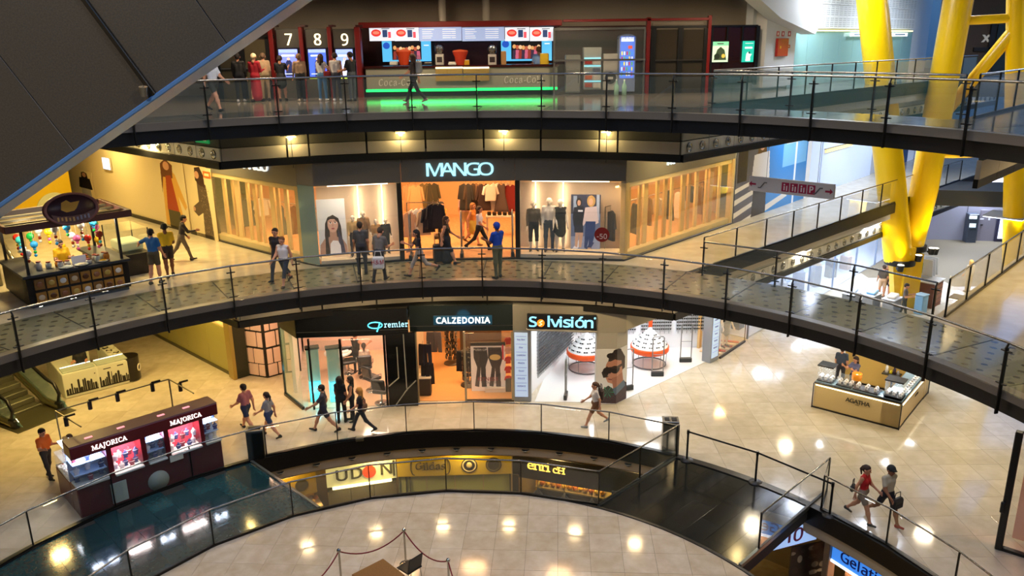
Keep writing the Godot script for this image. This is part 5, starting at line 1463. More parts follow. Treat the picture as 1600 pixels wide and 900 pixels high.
	# glass display case on its right
	var gc := thing("display_case", "low glass display case beside the candy kiosk", "display case", fk * Transform3D(Basis(), Vector3(w + 0.35, L3, -1.9)))
	ob("base", bx(S(), Vector3(0.45, 0.35, -0.4), Vector3(0.9, 0.7, 1.5), 0, 0.01), dk, gc)
	ob("glass_box", bx(S(), Vector3(0.45, 1.1, -0.4), Vector3(0.9, 0.8, 1.5)), glass("b8ccb0", 0.12), gc)
	ob("tray", bx(S(), Vector3(0.45, 0.9, -0.4), Vector3(0.7, 0.3, 1.0), 0, 0.04), mt("c8d8c0", 0.4), gc)
	for q in [[0.0, 0.35], [0.9, 0.35], [0.0, -1.15], [0.9, -1.15]]: ob("edge", bx(S(), Vector3(q[0], 1.1, q[1]), Vector3(0.03, 0.8, 0.03)), dk, gc)
	# upper end of the lower escalator: steel handrail curve at the picture's left
	var es := thing("escalator_handrail", "shiny curved steel escalator balustrade beside the candy kiosk", "escalator", tf(on(10, 450, L3)))
	var o := es.position
	var pts := []
	for q in [[-30, 345, 1.15], [0, 372, 1.1], [12, 392, 1.0], [22, 408, 0.8], [28, 420, 0.55]]:
		pts.append(on(q[0], q[1], L3 + q[2]) - o)
	ob("rail", tube(S(), pts, 0.07, 12), mt("b8b4a4", 0.2, 0.9), es)
	ob("skirt", bxt(S(), Transform3D(Basis(Vector3.UP, 0.7), Vector3(-0.9, 0.35, 0.2)), Vector3(1.6, 0.7, 0.2), 0.03), mt("8f8a78", 0.3, 0.6), es)
var spec_mesh: ArrayMesh
var spec_left := 300
func spectacles(parent_t: Transform3D, label: String, group: String, mm: Material) -> void:
	if spec_mesh == null:
		var st := S()
		for x in [-0.034, 0.034]:
			lathe(st, [Vector2(0, 0.0), Vector2(0.031, 0.0), Vector2(0.031, 0.006), Vector2(0, 0.008)], Transform3D(Basis(Vector3.RIGHT, PI / 2) * Basis.from_scale(Vector3(1, 1, 0.72)), Vector3(x, 0, 0)), 8)
		bx(st, Vector3(0, 0.006, 0.003), Vector3(0.02, 0.006, 0.006))
		for x in [-0.068, 0.068]: bx(st, Vector3(x, 0.008, -0.05), Vector3(0.004, 0.006, 0.1))
		st.generate_normals()
		spec_mesh = st.commit()
	var o := MeshInstance3D.new()
	o.mesh = spec_mesh
	o.material_override = mm
	put(o, "sunglasses")
	o.transform = parent_t
	tag(o, label, "sunglasses", group)
	spec_left -= 1

func rack(t: Transform3D, w: float, h: float, cols: int, rows: int, y0: float, label: String, where: String, singles: bool) -> void:
	var r := thing("glasses_rack", label, "display rack", t)
	ob("panel", bx(S(), Vector3(w / 2, y0 + h / 2, -0.03), Vector3(w, h, 0.04), 0, 0.01), mt("c9cdd2", 0.4), r)
	for i in cols:
		ob("rod", bx(S(), Vector3(w * (i + 0.5) / cols, y0 + h / 2, 0.0), Vector3(0.02, h + 0.16, 0.03)), mt("a8acb0", 0.3, 0.6), r)
	var mm := MultiMesh.new()
	var places := []
	for i in cols:
		for j in rows:
			places.append(Transform3D(Basis.from_scale(Vector3(1.35, 1.35, 1.0)), Vector3(w * (i + 0.5) / cols, y0 + 0.06 + (h - 0.1) * (j + 0.5) / rows, 0.07)))
	var dark := [mt("1a1a1c", 0.2), mt("2c2420", 0.2), mt("23262c", 0.2)]
	if singles:
		for k in places.size():
			if spec_left > 0: spectacles(t * places[k], "pair of dark sunglasses on the %s" % where, "sunglasses on the %s" % where, dark[k % 3])
	else:
		if spec_mesh == null: return
		mm.transform_format = MultiMesh.TRANSFORM_3D
		mm.mesh = spec_mesh
		mm.instance_count = places.size()
		for k in places.size(): mm.set_instance_transform(k, places[k])
		var mi := MultiMeshInstance3D.new()
		mi.multimesh = mm
		mi.material_override = dark[0]
		put(mi, "small_sunglasses", r)
		mi.set_meta("kind", "stuff")

func cone_display(p: Vector3, label: String, where: String, r := 0.75) -> void:
	var t := thing("cone_display", label, "display stand", tf(p))
	ob("base_ring", lathe(S(), [Vector2(r * 0.9, 0.02), Vector2(r * 0.93, 0.05), Vector2(r * 0.9, 0.08), Vector2(r * 0.87, 0.05), Vector2(r * 0.9, 0.02)], Transform3D(), 24), mt("6a6c6e", 0.3, 0.8), t)
	for k in 6: ob("leg", cyl(S(), Vector3(r * 0.9 * cos(k * TAU / 6), 0.05, r * 0.9 * sin(k * TAU / 6)), Vector3(r * 0.95 * cos(k * TAU / 6), 0.62, r * 0.95 * sin(k * TAU / 6)), 0.012), mt("8a8c8e", 0.3, 0.8), t)
	ob("orange_rim", lathe(S(), [Vector2(r, 0.6), Vector2(r * 1.04, 0.64), Vector2(r * 1.04, 0.8), Vector2(r, 0.82), Vector2(0, 0.82)], Transform3D(), 28), mt("e8581a", 0.35), t)
	var prof := [Vector2(r * 0.98, 0.82)]
	for k in 5:
		prof.append(Vector2(r * (0.94 - k * 0.17), 0.88 + k * 0.13)); prof.append(Vector2(r * (0.84 - k * 0.17), 0.9 + k * 0.13))
	prof.append(Vector2(0.04, 1.55)); prof.append(Vector2(0, 1.56))
	ob("tiers", lathe(S(), prof, Transform3D(), 28), mt("e8e8e6", 0.5), t)
	ob("top_sign", bx(S(), Vector3(0, 1.72, 0), Vector3(0.16, 0.34, 0.03), 0.2, 0.01), mt("e8521a", 0.4), t)
	for k in 4:
		var n := 15 - k * 3
		for i in n:
			var a := TAU * i / n
			if sin(a) < -0.35: continue
			if spec_left > 0: spectacles(Transform3D(Basis(Vector3.UP, PI / 2 - a) * Basis(Vector3.RIGHT, -0.5) * Basis.from_scale(Vector3(1.25, 1.25, 1)), p + Vector3(cos(a) * r * (0.92 - k * 0.17), 0.93 + k * 0.13, sin(a) * r * (0.92 - k * 0.17))), "dark sunglasses on the tiers of the %s" % where, "sunglasses on the %s" % where, mt("151517", 0.2))

func salon_chair(p: Vector3, yaw: float, label: String) -> void:
	var t := thing("salon_chair", label, "chair", tf(p, yaw))
	var leather := mt("171514", 0.35)
	var chrome := mt("b4b0aa", 0.15, 0.95)
	ob("base", lathe(S(), [Vector2(0, 0), Vector2(0.27, 0), Vector2(0.26, 0.03), Vector2(0.05, 0.06), Vector2(0, 0.06)], Transform3D(), 20), chrome, t)
	ob("column", cyl(S(), Vector3(0, 0.05, 0), Vector3(0, 0.45, 0), 0.035), chrome, t)
	ob("seat", bx(S(), Vector3(0, 0.5, 0), Vector3(0.52, 0.13, 0.5), 0, 0.04), leather, t)
	ob("backrest", bxt(S(), Transform3D(Basis(Vector3.RIGHT, -0.12), Vector3(0, 0.8, -0.25)), Vector3(0.52, 0.42, 0.1), 0.04), leather, t)
	for s in [-1, 1]: ob("armrest", tube(S(), [Vector3(s * 0.28, 0.5, 0.2), Vector3(s * 0.3, 0.68, 0.18), Vector3(s * 0.3, 0.7, -0.2)], 0.02, 8), chrome, t)
	ob("footrest", tube(S(), [Vector3(-0.15, 0.2, 0.3), Vector3(0, 0.2, 0.36), Vector3(0.15, 0.2, 0.3), Vector3(0.0, 0.22, 0.0)], 0.015, 6), chrome, t)

func man_print() -> Image:
	var im := canvas(200, 330, "dedfe0")
	el(im, 0.57, 0.35, 0.27, 0.19, "b8826a")
	pg(im, [0.31, 0.36, 0.3, 0.5, 0.38, 0.6, 0.6, 0.64, 0.82, 0.54, 0.86, 0.34], "c08a72")
	pg(im, [0.5, 0.52, 0.84, 0.46, 0.9, 0.72, 0.56, 0.74], "a8745e")
	pg(im, [0.38, 0.22, 0.42, 0.1, 0.58, 0.03, 0.8, 0.06, 0.92, 0.2, 0.92, 0.4, 0.84, 0.42, 0.8, 0.24, 0.6, 0.18, 0.46, 0.22], "3a2e28"); el(im, 0.66, 0.05, 0.13, 0.05, "2c2320"); el(im, 0.46, 0.12, 0.13, 0.05, "241d1a")
	pg(im, [0.18, 0.42, 0.36, 0.3, 0.4, 0.5, 0.24, 0.52], "2c2320")
	el(im, 0.36, 0.39, 0.14, 0.065, "1c1412"); el(im, 0.6, 0.37, 0.15, 0.07, "201614"); pg(im, [0.3, 0.33, 0.92, 0.29, 0.92, 0.33, 0.7, 0.36], "3c2a20")
	pg(im, [0.4, 0.44, 0.44, 0.44, 0.42, 0.5, 0.36, 0.49], "b48a78"); pg(im, [0.38, 0.53, 0.52, 0.54, 0.5, 0.56, 0.4, 0.555], "8a5048")
	pg(im, [0.05, 0.98, 0.1, 0.78, 0.4, 0.66, 0.56, 0.72, 0.9, 0.64, 1.0, 0.7, 1.0, 1.0], "43343c"); pg(im, [0.52, 0.72, 0.9, 0.62, 0.96, 0.74, 0.62, 0.84], "5a7086")
	for k in 12:
		var a := TAU * k / 12
		pg(im, [0.38, 0.78, 0.38 + 0.2 * cos(a - 0.1), 0.78 + 0.1 * sin(a - 0.1), 0.38 + 0.22 * cos(a + 0.12), 0.78 + 0.11 * sin(a + 0.12)], "1f5a44" if k % 2 else "2f8a68")
	for k in 160: fr_(im, 0.1 + 0.88 * rng.randf(), 0.84 + 0.14 * rng.randf(), 0.012, 0.008, ["7a4a48", "2a2630", "5a6a78"][k % 3])
	return im

func make_level2_shops() -> void:
	var fp := frame(Vector3(-7.32, 0, -26.0), Vector3(-3.92, 0, -26.2))
	var fc := frame(Vector3(-3.55, 0, -26.5), Vector3(0.01, 0, -26.48))
	var fpl := frame(Vector3(0.01, 0, -26.46), Vector3(0.63, 0, -26.41))
	var fs := frame(Vector3(0.63, 0, -26.41), Vector3(2.86, 0, -26.13))
	var fpr := frame(Vector3(2.86, 0, -26.13), Vector3(3.87, 0, -26.1))
	var fside := frame(Vector3(3.87, 0, -26.1), Vector3(8.16, 0, -30.16))
	var hb := 2.66
	var ht := 3.6
	var blackm := mt("121314", 0.15, 0.2)
	# ----- shell -----
	var sh := setting("wall_shops_inside")
	ob("shop_ceiling", slab(S(), pv([-7.3, -26.2, -3.6, -26.6, 0.3, -26.6, 3.8, -26.3, 8.1, -30.4, 11.5, -33.2, 11.5, -36, -11.5, -36, -10.4, -29.4]), 3.05, 3.15), mt("e4ded2", 0.8), sh)
	ob("back_wall", bx(S(), Vector3(-6.0, 1.6, -31.8), Vector3(5.4, 3.2, 0.15)), mt("e6c8b4", 0.7), sh)
	ob("back_wall", bx(S(), Vector3(-1.5, 1.6, -33.2), Vector3(4.2, 3.2, 0.15)), mt("d8b088", 0.7), sh)
	ob("back_wall", bx(S(), Vector3(5.2, 1.6, -31.6), Vector3(6.8, 3.2, 0.15)), mt("eef0f4", 0.6), sh)
	ob("partition", bx(S(), Vector3(-3.75, 1.6, -29.6), Vector3(0.12, 3.2, 6.4)), mt("ddd4c8", 0.7), sh)
	var pa := Vector3(0.42, 0, -26.6); var pbb := on(889, 552, 0) + Vector3(-0.12, 0, -0.1)
	ob("partition", bx(S(), (pa + pbb) / 2 + Vector3(0, 1.6, 0), Vector3(0.1, 3.2, (pbb - pa).length()), atan2(pbb.x - pa.x, pbb.z - pa.z)), mt("eef0f2", 0.6), sh)
	ob("partition", bx(S(), Vector3(-8.4, 1.6, -29.6), Vector3(0.12, 3.2, 4.4), 0.2), mt("e0cfc8", 0.7), sh)
	ob("salon_floor", slab(S(), pv([-7.2, -26.1, -3.9, -26.3, -3.8, -31.7, -8.4, -31.7]), 0.0, 0.015), mt("e0b48c", 0.2), sh)
	ob("shop_floor", slab(S(), pv([-3.4, -26.6, 0.2, -26.55, 1.9, -33.0, -3.6, -33.0]), 0.0, 0.015), mt("dca870", 0.25), sh)
	ob("optician_floor", slab(S(), pv([0.75, -26.4, 3.7, -26.25, 8.0, -30.3, 8.6, -32.9, 2.05, -32.9]), 0.0, 0.015), mt("e4e4e2", 0.12), sh)
	for q in [[-5.6, -27.6, "ffdcc0", 9.0, "salon"], [-5.6, -30.0, "ffdcc0", 9.0, "salon"], [-1.9, -27.8, "ffc684", 10.0, "hosiery shop"], [-1.2, -30.6, "ffc684", 10.0, "hosiery shop"], [2.0, -27.6, "f2f7ff", 5.0, "optician"], [3.6, -30.0, "f2f7ff", 5.5, "optician"], [6.0, -30.6, "f2f7ff", 5.5, "optician"], [5.2, -28.4, "f2f7ff", 4.5, "optician"]]:
		lamp(Vector3(q[0], 3.02, q[1]), 1.0, 1.0, q[2], q[3], "square ceiling panel inside the %s" % q[4], "ceiling panels of the %s" % q[4], 0.0, 4.0)
	# ----- headers -----
	var heads := [[fp, 3.76, hb, blackm, "wall_salon_front"], [fc, 3.56, hb, mt("1e2729", 0.2, 0.2), "wall_hosiery_front"], [fpl, 0.63, hb, mt("8f8b84", 0.35, 0.3), "wall_pillar_front"], [fs, 2.25, hb, mt("8f8a84", 0.4, 0.2), "wall_optician_front"], [fpr, 1.01, hb, mt("9a968e", 0.45), "wall_corner_front"], [fside, 5.9, 2.75, mt("b0a890", 0.4), "wall_optician_side"]]
	for q in heads:
		var w := setting(q[4], q[0])
		ob("header", bx(S(), Vector3(q[1] / 2, (q[2] + ht) / 2, -0.1), Vector3(q[1], ht - q[2], 0.2), 0, 0.01), q[3], w)
		if q[4] in ["wall_salon_front", "wall_hosiery_front"]: ob("header_line", bx(S(), Vector3(q[1] / 2, q[2] + 0.2, 0.005), Vector3(q[1], 0.02, 0.01)), mt("5a5a58", 0.3, 0.6), w)
	# ----- salon front -----
	var sg := thing("shop_sign", "black fascia sign reading Premier with a turquoise looped initial", "sign", fp)
	var c := hit(613, 507, fp)
	letters("remier", 0.18, glow("9fd8ea", 1.6), sg, Vector3(c.x + 0.13, c.y, 0.03), 0, "Droid Serif", 0.0, 0, 0.95, 0.03)
	var d := hit(590, 509, fp)
	var loop := []
	for k in 22: loop.append(Vector3(d.x - 0.08 + 0.24 * cos(TAU * k / 21.0 + 0.6), d.y + 0.03 + 0.11 * sin(TAU * k / 21.0 + 0.6), 0.04))
	var ini := ob("initial_loop", tube(S(), loop, 0.022, 6), glow("4fc4e0", 1.8), sg)
	ob("initial_stem", tube(S(), [Vector3(d.x + 0.09, d.y + 0.13, 0.04), Vector3(d.x + 0.02, d.y - 0.08, 0.04), Vector3(d.x - 0.03, d.y - 0.2, 0.04)], 0.028, 6), glow("4fc4e0", 1.8), ini)
	var sw := thing("salon_window", "tall glass shopfront of the hair salon with thin black mullions", "window", fp)
	for q in [[485, 530, 488, 645], [533, 530, 537, 642], [601, 524, 604.5, 634]]: pb("mullion", sw, fp, q[0], q[1], q[2], q[3], -0.06, 0.03, blackm)
	pb("pane", sw, fp, 488, 532, 533, 642, -0.01, 0.0, glass("b8d8d4", 0.1)); pb("pane", sw, fp, 537, 530, 601, 636, -0.01, 0.0, glass("d8d8d0", 0.04))
	pb("sill", sw, fp, 486, 641, 604, 646, -0.1, 0.06, blackm)
	var bp := thing("black_panel", "glossy black shopfront panel with silver inlay lines right of the salon", "panel", fp)
	pb("face", bp, fp, 605, 520, 651, 637, -0.08, 0.02, blackm, 0.005)
	for q in [[[630, 522], [636, 610]], [[636, 608], [650, 594]], [[617, 635], [636, 608]], [[620, 542], [623, 590]], [[623, 590], [608, 603]]]:
		var u := hit(q[0][0], q[0][1], fp); var v := hit(q[1][0], q[1][1], fp)
		ob("inlay", cyl(S(), Vector3(u.x, u.y, 0.025), Vector3(v.x, v.y, 0.025), 0.022, 0.022, 6), mt("b4b2a8", 0.3, 0.6), bp)
	# glass corner, its turquoise reflection built as glowing columns
	var fcr := frame(Vector3(-8.3, 0, -27.3), Vector3(-7.32, 0, -26.0))
	var cr := thing("corner_window", "angled corner window with turquoise reflection at the salon", "window", fcr)
	ob("pane", bx(S(), Vector3(0.8, 1.4, 0), Vector3(1.6, 2.6, 0.014)), glass("9fd4d0", 0.14), cr)
	ob("header", bx(S(), Vector3(0.8, 3.1, -0.05), Vector3(1.63, 0.9, 0.16), 0, 0.01), mt("24261f", 0.2, 0.3), cr)
	ob("sill", bx(S(), Vector3(0.8, 0.05, 0), Vector3(1.63, 0.1, 0.1)), blackm, cr)
	ob("edge_post", bx(S(), Vector3(0.03, 1.4, 0), Vector3(0.07, 2.8, 0.07)), blackm, cr)
	for q in [[480, 640], [512, 640]]:
		var p := on(q[0], q[1], 0) + Vector3(0.15, 0, -0.75)
		var o := thing("reflection_column", "tall added column whose turquoise glow imitates a reflection in the salon corner", "display", tf(p, 0.3), "added turquoise reflection columns")
		ob("reflection_base", bx(S(), Vector3(0, 0.4, 0), Vector3(0.42, 0.8, 0.3), 0, 0.03), glow("59d8ea", 0.5), o)  # added glow standing in for the reflection in the corner window
		ob("panel", bx(S(), Vector3(0, 1.4, 0), Vector3(0.42, 1.2, 0.3), 0, 0.03), mt("9fb8a8", 0.2), o)
		ob("cap", bx(S(), Vector3(0, 2.03, 0), Vector3(0.5, 0.06, 0.36), 0, 0.02), blackm, o)
		var lg := OmniLight3D.new()
		lg.light_color = Color("6fe0f0"); lg.light_energy = 0.5; lg.light_size = 0.1; lg.omni_range = 8; lg.shadow_enabled = true; lg.name = "reflection_light"
		o.add_child(lg, true); lg.position = Vector3(0, 0.5, 0.3)
	# salon furniture
	salon_chair(on(545, 583, 0), 0.4, "black swivel salon chair with chrome base beside the standing stylist")
	salon_chair(on(572, 590, 0), 3.3, "black swivel salon chair with the seated client")
	salon_chair(on(583, 610, 0), 2.4, "black swivel salon chair turned away behind the nearest chair")
	salon_chair(on(597, 630, 0), 2.9, "black swivel salon chair nearest the black inlaid panel")
	var tb := thing("basin_table", "round white basin table with fittings inside the salon", "table", tf(on(523, 588, 0) + Vector3(0.1, 0, -0.4)))
	ob("top", lathe(S(), [Vector2(0, 0.78), Vector2(0.5, 0.78), Vector2(0.53, 0.82), Vector2(0.5, 0.86), Vector2(0, 0.86)], Transform3D(), 24), mt("eee6de", 0.3), tb)
	ob("pedestal", cyl(S(), Vector3(0, 0, 0), Vector3(0, 0.8, 0), 0.3, 0.22, 18), mt("d8c8bc", 0.4), tb)
	for x in [-0.2, 0.22]: ob("basin", lathe(S(), [Vector2(0.2, 0.86), Vector2(0.21, 0.9), Vector2(0.17, 0.9), Vector2(0.0, 0.87)], Transform3D(Basis(), Vector3(x, 0, 0.1 * x)), 16), mt("f4f0ea", 0.2), tb)
	ob("tap", tube(S(), [Vector3(-0.05, 0.86, -0.15), Vector3(-0.05, 1.1, -0.15), Vector3(0.03, 1.12, -0.08)], 0.015, 6), mt("2a2826", 0.2, 0.7), tb)
	var ct := thing("salon_counter", "pale salon shelf unit lined with bottles along the wall", "counter", tf(Vector3(-4.15, 0, -28.6)))
	ob("body", bx(S(), Vector3(0, 0.5, 0), Vector3(0.5, 1.0, 2.6), 0, 0.02), mt("d8c4d4", 0.4), ct)
	ob("shelf", bx(S(), Vector3(0.05, 1.5, 0), Vector3(0.35, 0.04, 2.6)), mt("e8dcd4", 0.4), ct)
	for k in 16:
		var bt := thing("bottle", "small hair-product bottle on the salon shelf unit", "bottle", tf(Vector3(-4.25 + 0.14 * (k % 2), 1.0 if k < 9 else 1.52, -29.7 + (k % 9) * 0.26)), "bottles on the salon shelf unit")
		var h := 0.16 + 0.08 * rng.randf()
		ob("body", lathe(S(), [Vector2(0, 0), Vector2(0.045, 0), Vector2(0.045, h * 0.7), Vector2(0.018, h * 0.85), Vector2(0.018, h), Vector2(0, h)], Transform3D(), 10), mt(["2a2422", "c8883a", "e0dcd4", "8a2a24"][k % 4], 0.3), bt)
		ob("cap", cyl(S(), Vector3(0, h, 0), Vector3(0, h + 0.03, 0), 0.02, 0.02, 8), mt("151413", 0.4), bt)
	# ----- folding block screens in the recess left of the salon -----
	var px := [388, 418, 447, 471]
	var pyb := [586, 591, 583, 580]
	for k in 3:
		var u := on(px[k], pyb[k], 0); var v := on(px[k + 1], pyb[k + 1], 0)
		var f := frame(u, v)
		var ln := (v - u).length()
		var sc := thing("screen_panel", "folding screen of white blocks tinted by pink light in a black grid, %s" % ["leaf beside the dark glass pier", "middle leaf", "leaf beside the salon corner"][k], "screen", f)
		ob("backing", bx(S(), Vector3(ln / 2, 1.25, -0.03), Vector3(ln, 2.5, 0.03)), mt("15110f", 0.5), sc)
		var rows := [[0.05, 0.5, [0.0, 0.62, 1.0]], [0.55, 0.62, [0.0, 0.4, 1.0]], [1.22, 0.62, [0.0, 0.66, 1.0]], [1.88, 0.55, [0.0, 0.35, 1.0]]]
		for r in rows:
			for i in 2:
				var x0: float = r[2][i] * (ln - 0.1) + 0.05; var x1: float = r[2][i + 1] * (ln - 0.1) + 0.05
				ob("block", bx(S(), Vector3((x0 + x1) / 2, r[0] + r[1] / 2, 0.0), Vector3(x1 - x0 - 0.05, r[1] - 0.04, 0.05), 0, 0.008), mt("e2c4ba", 0.6), sc)  # white blocks with the pink light mixed into their colour
	lamp(Vector3(-8.9, 3.3, -27.3), 0.5, 0.5, "ffc8a0", 6.0, "square peach downlight above the folding block screens", "", 0.4, 5.0)
	# ----- golden corridor wall at the left -----
	var wg := frame(Vector3(-21.5, 0, -39.4), Vector3(-10.75, 0, -29.1))
	var wlen := 14.9
	var gw := setting("wall_lower_hall", wg)
	for k in 8: ob("glass_panel", bx(S(), Vector3(wlen * (k + 0.5) / 8, 0.95, 0), Vector3(wlen / 8 - 0.02, 1.9, 0.04), 0, 0.004), mt("a8a058", 0.12, 0.1), gw)
	ob("skirting", bx(S(), Vector3(wlen / 2, 0.06, 0.03), Vector3(wlen, 0.12, 0.05)), mt("4a4424", 0.4), gw)
	ob("header", bx(S(), Vector3(wlen / 2, 3.3, -0.1), Vector3(wlen, 1.3, 0.2)), mt("c4a860", 0.5), gw)
	ob("inner_wall", bx(S(), Vector3(wlen / 2, 2.0, -1.4), Vector3(wlen, 3.8, 0.1)), mt("e0c088", 0.6), gw)
	ob("shelf", bx(S(), Vector3(wlen - 2.5, 1.9, -0.5), Vector3(5.0, 0.06, 0.9)), mt("e8cfa0", 0.5), gw)
	for k in 10:
		var sh2 := thing("shoe", "dark shoe on the lit shelf above the golden glass wall", "shoe", wg * tf(Vector3(wlen - 0.5 - k * 0.42, 1.94, -0.35 - 0.2 * (k % 2)), 0.5), "shoes on the lit shelf")
		ob("upper", ball(S(), Vector3(0, 0.07, 0), Vector3(0.16, 0.08, 0.06), 10), mt("3a2f1a", 0.6), sh2)
		ob("sole", bx(S(), Vector3(0, 0.015, 0), Vector3(0.32, 0.03, 0.1), 0, 0.01), mt("1c1710", 0.6), sh2)
	var pr := thing("glass_pier", "dark glass pier with crossing light streaks beside the block screens", "pier", tf(on(378, 590, 0) + Vector3(-0.1, 0, -0.2), 0.75))
	ob("glazing", bx(S(), Vector3(0, 1.7, 0), Vector3(0.5, 3.4, 0.5), 0, 0.01), mt("23281c", 0.05, 0.1), pr)
	ob("gold_edge", bx(S(), Vector3(-0.32, 1.7, 0.05), Vector3(0.14, 3.4, 0.45), 0, 0.01), mt("a8924a", 0.25, 0.4), pr)
	ob("black_edge", bx(S(), Vector3(0.3, 1.7, 0.05), Vector3(0.1, 3.4, 0.45), 0, 0.01), blackm, pr)
	# ----- hosiery shop -----
	var s2 := thing("shop_sign", "dark fascia with white CALZEDONIA letters and blue halo", "sign", fc)
	c = hit(723, 500, fc)
	letters("CALZEDONIA", 0.21, glow("ffffff", 1.6), s2, Vector3(c.x, c.y, 0.06), 0, "Droid Sans", 0.35, 0, 1.05, 0.03)
	ob("halo", bx(S(), Vector3(c.x, c.y, 0.012), Vector3(2.02, 0.34, 0.02), 0, 0.008), glow("0a3a52", 0.5), s2)
	var hlg := OmniLight3D.new()
	hlg.light_color = Color("3fb0e0"); hlg.light_energy = 0.25; hlg.light_size = 0.3; hlg.omni_range = 5; hlg.shadow_enabled = true; hlg.name = "halo_light"
	s2.add_child(hlg, true); hlg.position = Vector3(c.x, c.y, 0.3)
	var hw := thing("hosiery_window", "open hosiery shopfront with one glass pane over the leg display", "window", fc)
	for q in [[647, 519, 653, 628], [725, 519, 728, 627], [799, 519, 803, 627]]: pb("jamb", hw, fc, q[0], q[1], q[2], q[3], -0.1, 0.03, mt("a89c80", 0.35, 0.4))
	pb("pane", hw, fc, 728, 520, 799, 626, -0.01, 0.0, glass("d8d0c0", 0.04)); pb("track", hw, fc, 727, 625, 803, 628, -0.1, 0.04, mt("3a342c", 0.4))
	var fcb := fc * Transform3D(Basis(), Vector3(0, 0, -0.9))
	var legs := canvas(120, 220, "e8d8c8")
	for q in [[0.28, "241c20", 0.0], [0.7, "2c1c1e", 0.02]]:
		pg(legs, [q[0] - 0.2, 0.1, q[0] + 0.18, 0.1, q[0] + 0.22, 0.32, q[0] + 0.14, 0.5, q[0] + 0.16, 0.9, q[0] + 0.02, 0.9, q[0], 0.5, q[0] - 0.06, 0.9, q[0] - 0.18, 0.88, q[0] - 0.1, 0.5, q[0] - 0.2, 0.3], q[1])
	fr_(legs, 0.0, 0.0, 1.0, 0.07, "241c1a"); el(legs, 0.7, 0.3, 0.16, 0.06, "d8b060"); fr_(legs, 0.9, 0.05, 0.05, 0.3, "c8303a")
	var lp := thing("poster", "poster of two pairs of legs in dark leggings inside the hosiery window", "poster", fcb)
	pboard("print", lp, fcb, 736, 535, 790, 612, 0.0, printed(legs, 0.2), 0.03)
	c = hit(762, 592, fcb)
	letters("FITNESS", 0.13, mt("8a1c22", 0.5), lp, Vector3(c.x, c.y, 0.03), 0, "Droid Sans", 0.5, 0, 1.1, 0.01)
	letters("EVOLUTION", 0.08, mt("4a2a28", 0.5), lp, Vector3(c.x + 0.12, c.y - 0.13, 0.03), 0, "Droid Sans", 0.4, 0, 1, 0.01)
	c = hit(750, 546, fcb)
	letters("PUSH-UP", 0.08, mt("f0e8dc", 0.5), lp, Vector3(c.x, c.y, 0.04), 0, "Droid Sans", 0.4, 0, 1, 0.01)
	var pl := thing("display_plinth", "stepped white plinth in the hosiery window", "plinth", fcb)
	pb("step", pl, fcb, 740, 612, 798, 622, -0.2, 0.3, mt("eadfcc", 0.5), 0.01); pb("step", pl, fcb, 758, 604, 790, 612, -0.1, 0.15, mt("f0e6d6", 0.5), 0.01); pb("dark_box", pl, fcb, 790, 590, 799, 612, -0.1, 0.1, mt("3a332c", 0.5), 0.01)
	for k in 5:
		var q := hit(794, 530 + k * 15, fcb)
		garment(fcb * Vector3(q.x, q.y + 0.1, 0.05), 0.2, 3, "d8241c" if k != 1 else "e8b0a0", "bright red top hanging in the hosiery window", "red tops in the hosiery window", 0.42)
	for q in [[672, 519, "3a3c4c"], [683, 519, "444658"], [660, 538, "23202a"], [667, 538, "2b2c3c"], [664, 566, "1c1a1e"], [671, 568, "201c20"], [719, 548, "20242c"], [724, 548, "2a303c"], [730, 548, "2c3038"], [736, 550, "3a3c42"]]:
		var f := fc * Transform3D(Basis(), Vector3(0, 0, -2.6 if q[1] < 530 else (-0.7 if q[0] < 700 else -1.6)))
		var p := hit(q[0], q[1], f)
		garment(f * p, rng.randf() * 0.8 - 0.4, 2, q[2], "pair of %s leggings hanging %s" % [hue(q[2]), "deep inside the hosiery shop" if q[1] < 530 else ("at the left jamb of the hosiery shop" if q[0] < 700 else "beside the hosiery pane")], "leggings hanging in the hosiery shop", 0.8)
	for q in [[706, 568, 1.75, "tall spinner of dark socks and underwear inside the hosiery shop"], [733, 602, 1.5, "spinner of dark tights near the hosiery pane"]]:
		var p := on(q[0], q[1], 0)
		var t := thing("spinner_stand", q[3], "display stand", tf(p + Vector3(0, 0.015, 0)))
		ob("foot", lathe(S(), [Vector2(0, 0), Vector2(0.32, 0), Vector2(0.3, 0.04), Vector2(0, 0.05)], Transform3D(), 18), mt("4a3a2a", 0.4), t)
		ob("pole", cyl(S(), Vector3.ZERO, Vector3(0, q[2], 0), 0.02), mt("9a9488", 0.3, 0.8), t)
		for k in 6:
			for i in 7:
				var a := TAU * i / 7 + k
				ob("packet", bx(S(), Vector3(0.22 * cos(a), 0.3 + k * (q[2] - 0.4) / 5.5, 0.22 * sin(a)), Vector3(0.05, 0.16, 0.15), -a, 0.02), mt(["1c181a", "3a2c28", "4a4440", "6a5a50"][(i + k) % 4], 0.6), t)
	var bxs := thing("sales_desk", "brown sales desk with boxes at the back of the hosiery shop", "desk", tf(on(752, 545, 0) + Vector3(0, 0.015, 0)))
	ob("body", bx(S(), Vector3(0, 0.5, 0), Vector3(1.7, 1.0, 0.6), 0, 0.02), mt("4a3a2c", 0.5), bxs)
	ob("top", bx(S(), Vector3(0, 1.02, 0), Vector3(1.8, 0.05, 0.7), 0, 0.01), mt("8a6a48", 0.4), bxs)
	for k in 3:
		var o := thing("carton", "small tan carton on the sales desk of the hosiery shop", "carton", tf(bxs.position + Vector3(-0.5 + k * 0.5, 1.045, 0)), "cartons on the sales desk")
		ob("box", bx(S(), Vector3(0, 0.1, 0), Vector3(0.36, 0.2, 0.3), 0, 0.01), mt("c89a62", 0.6), o); ob("lid", bx(S(), Vector3(0, 0.21, 0), Vector3(0.38, 0.03, 0.32), 0, 0.005), mt("d8b080", 0.6), o)
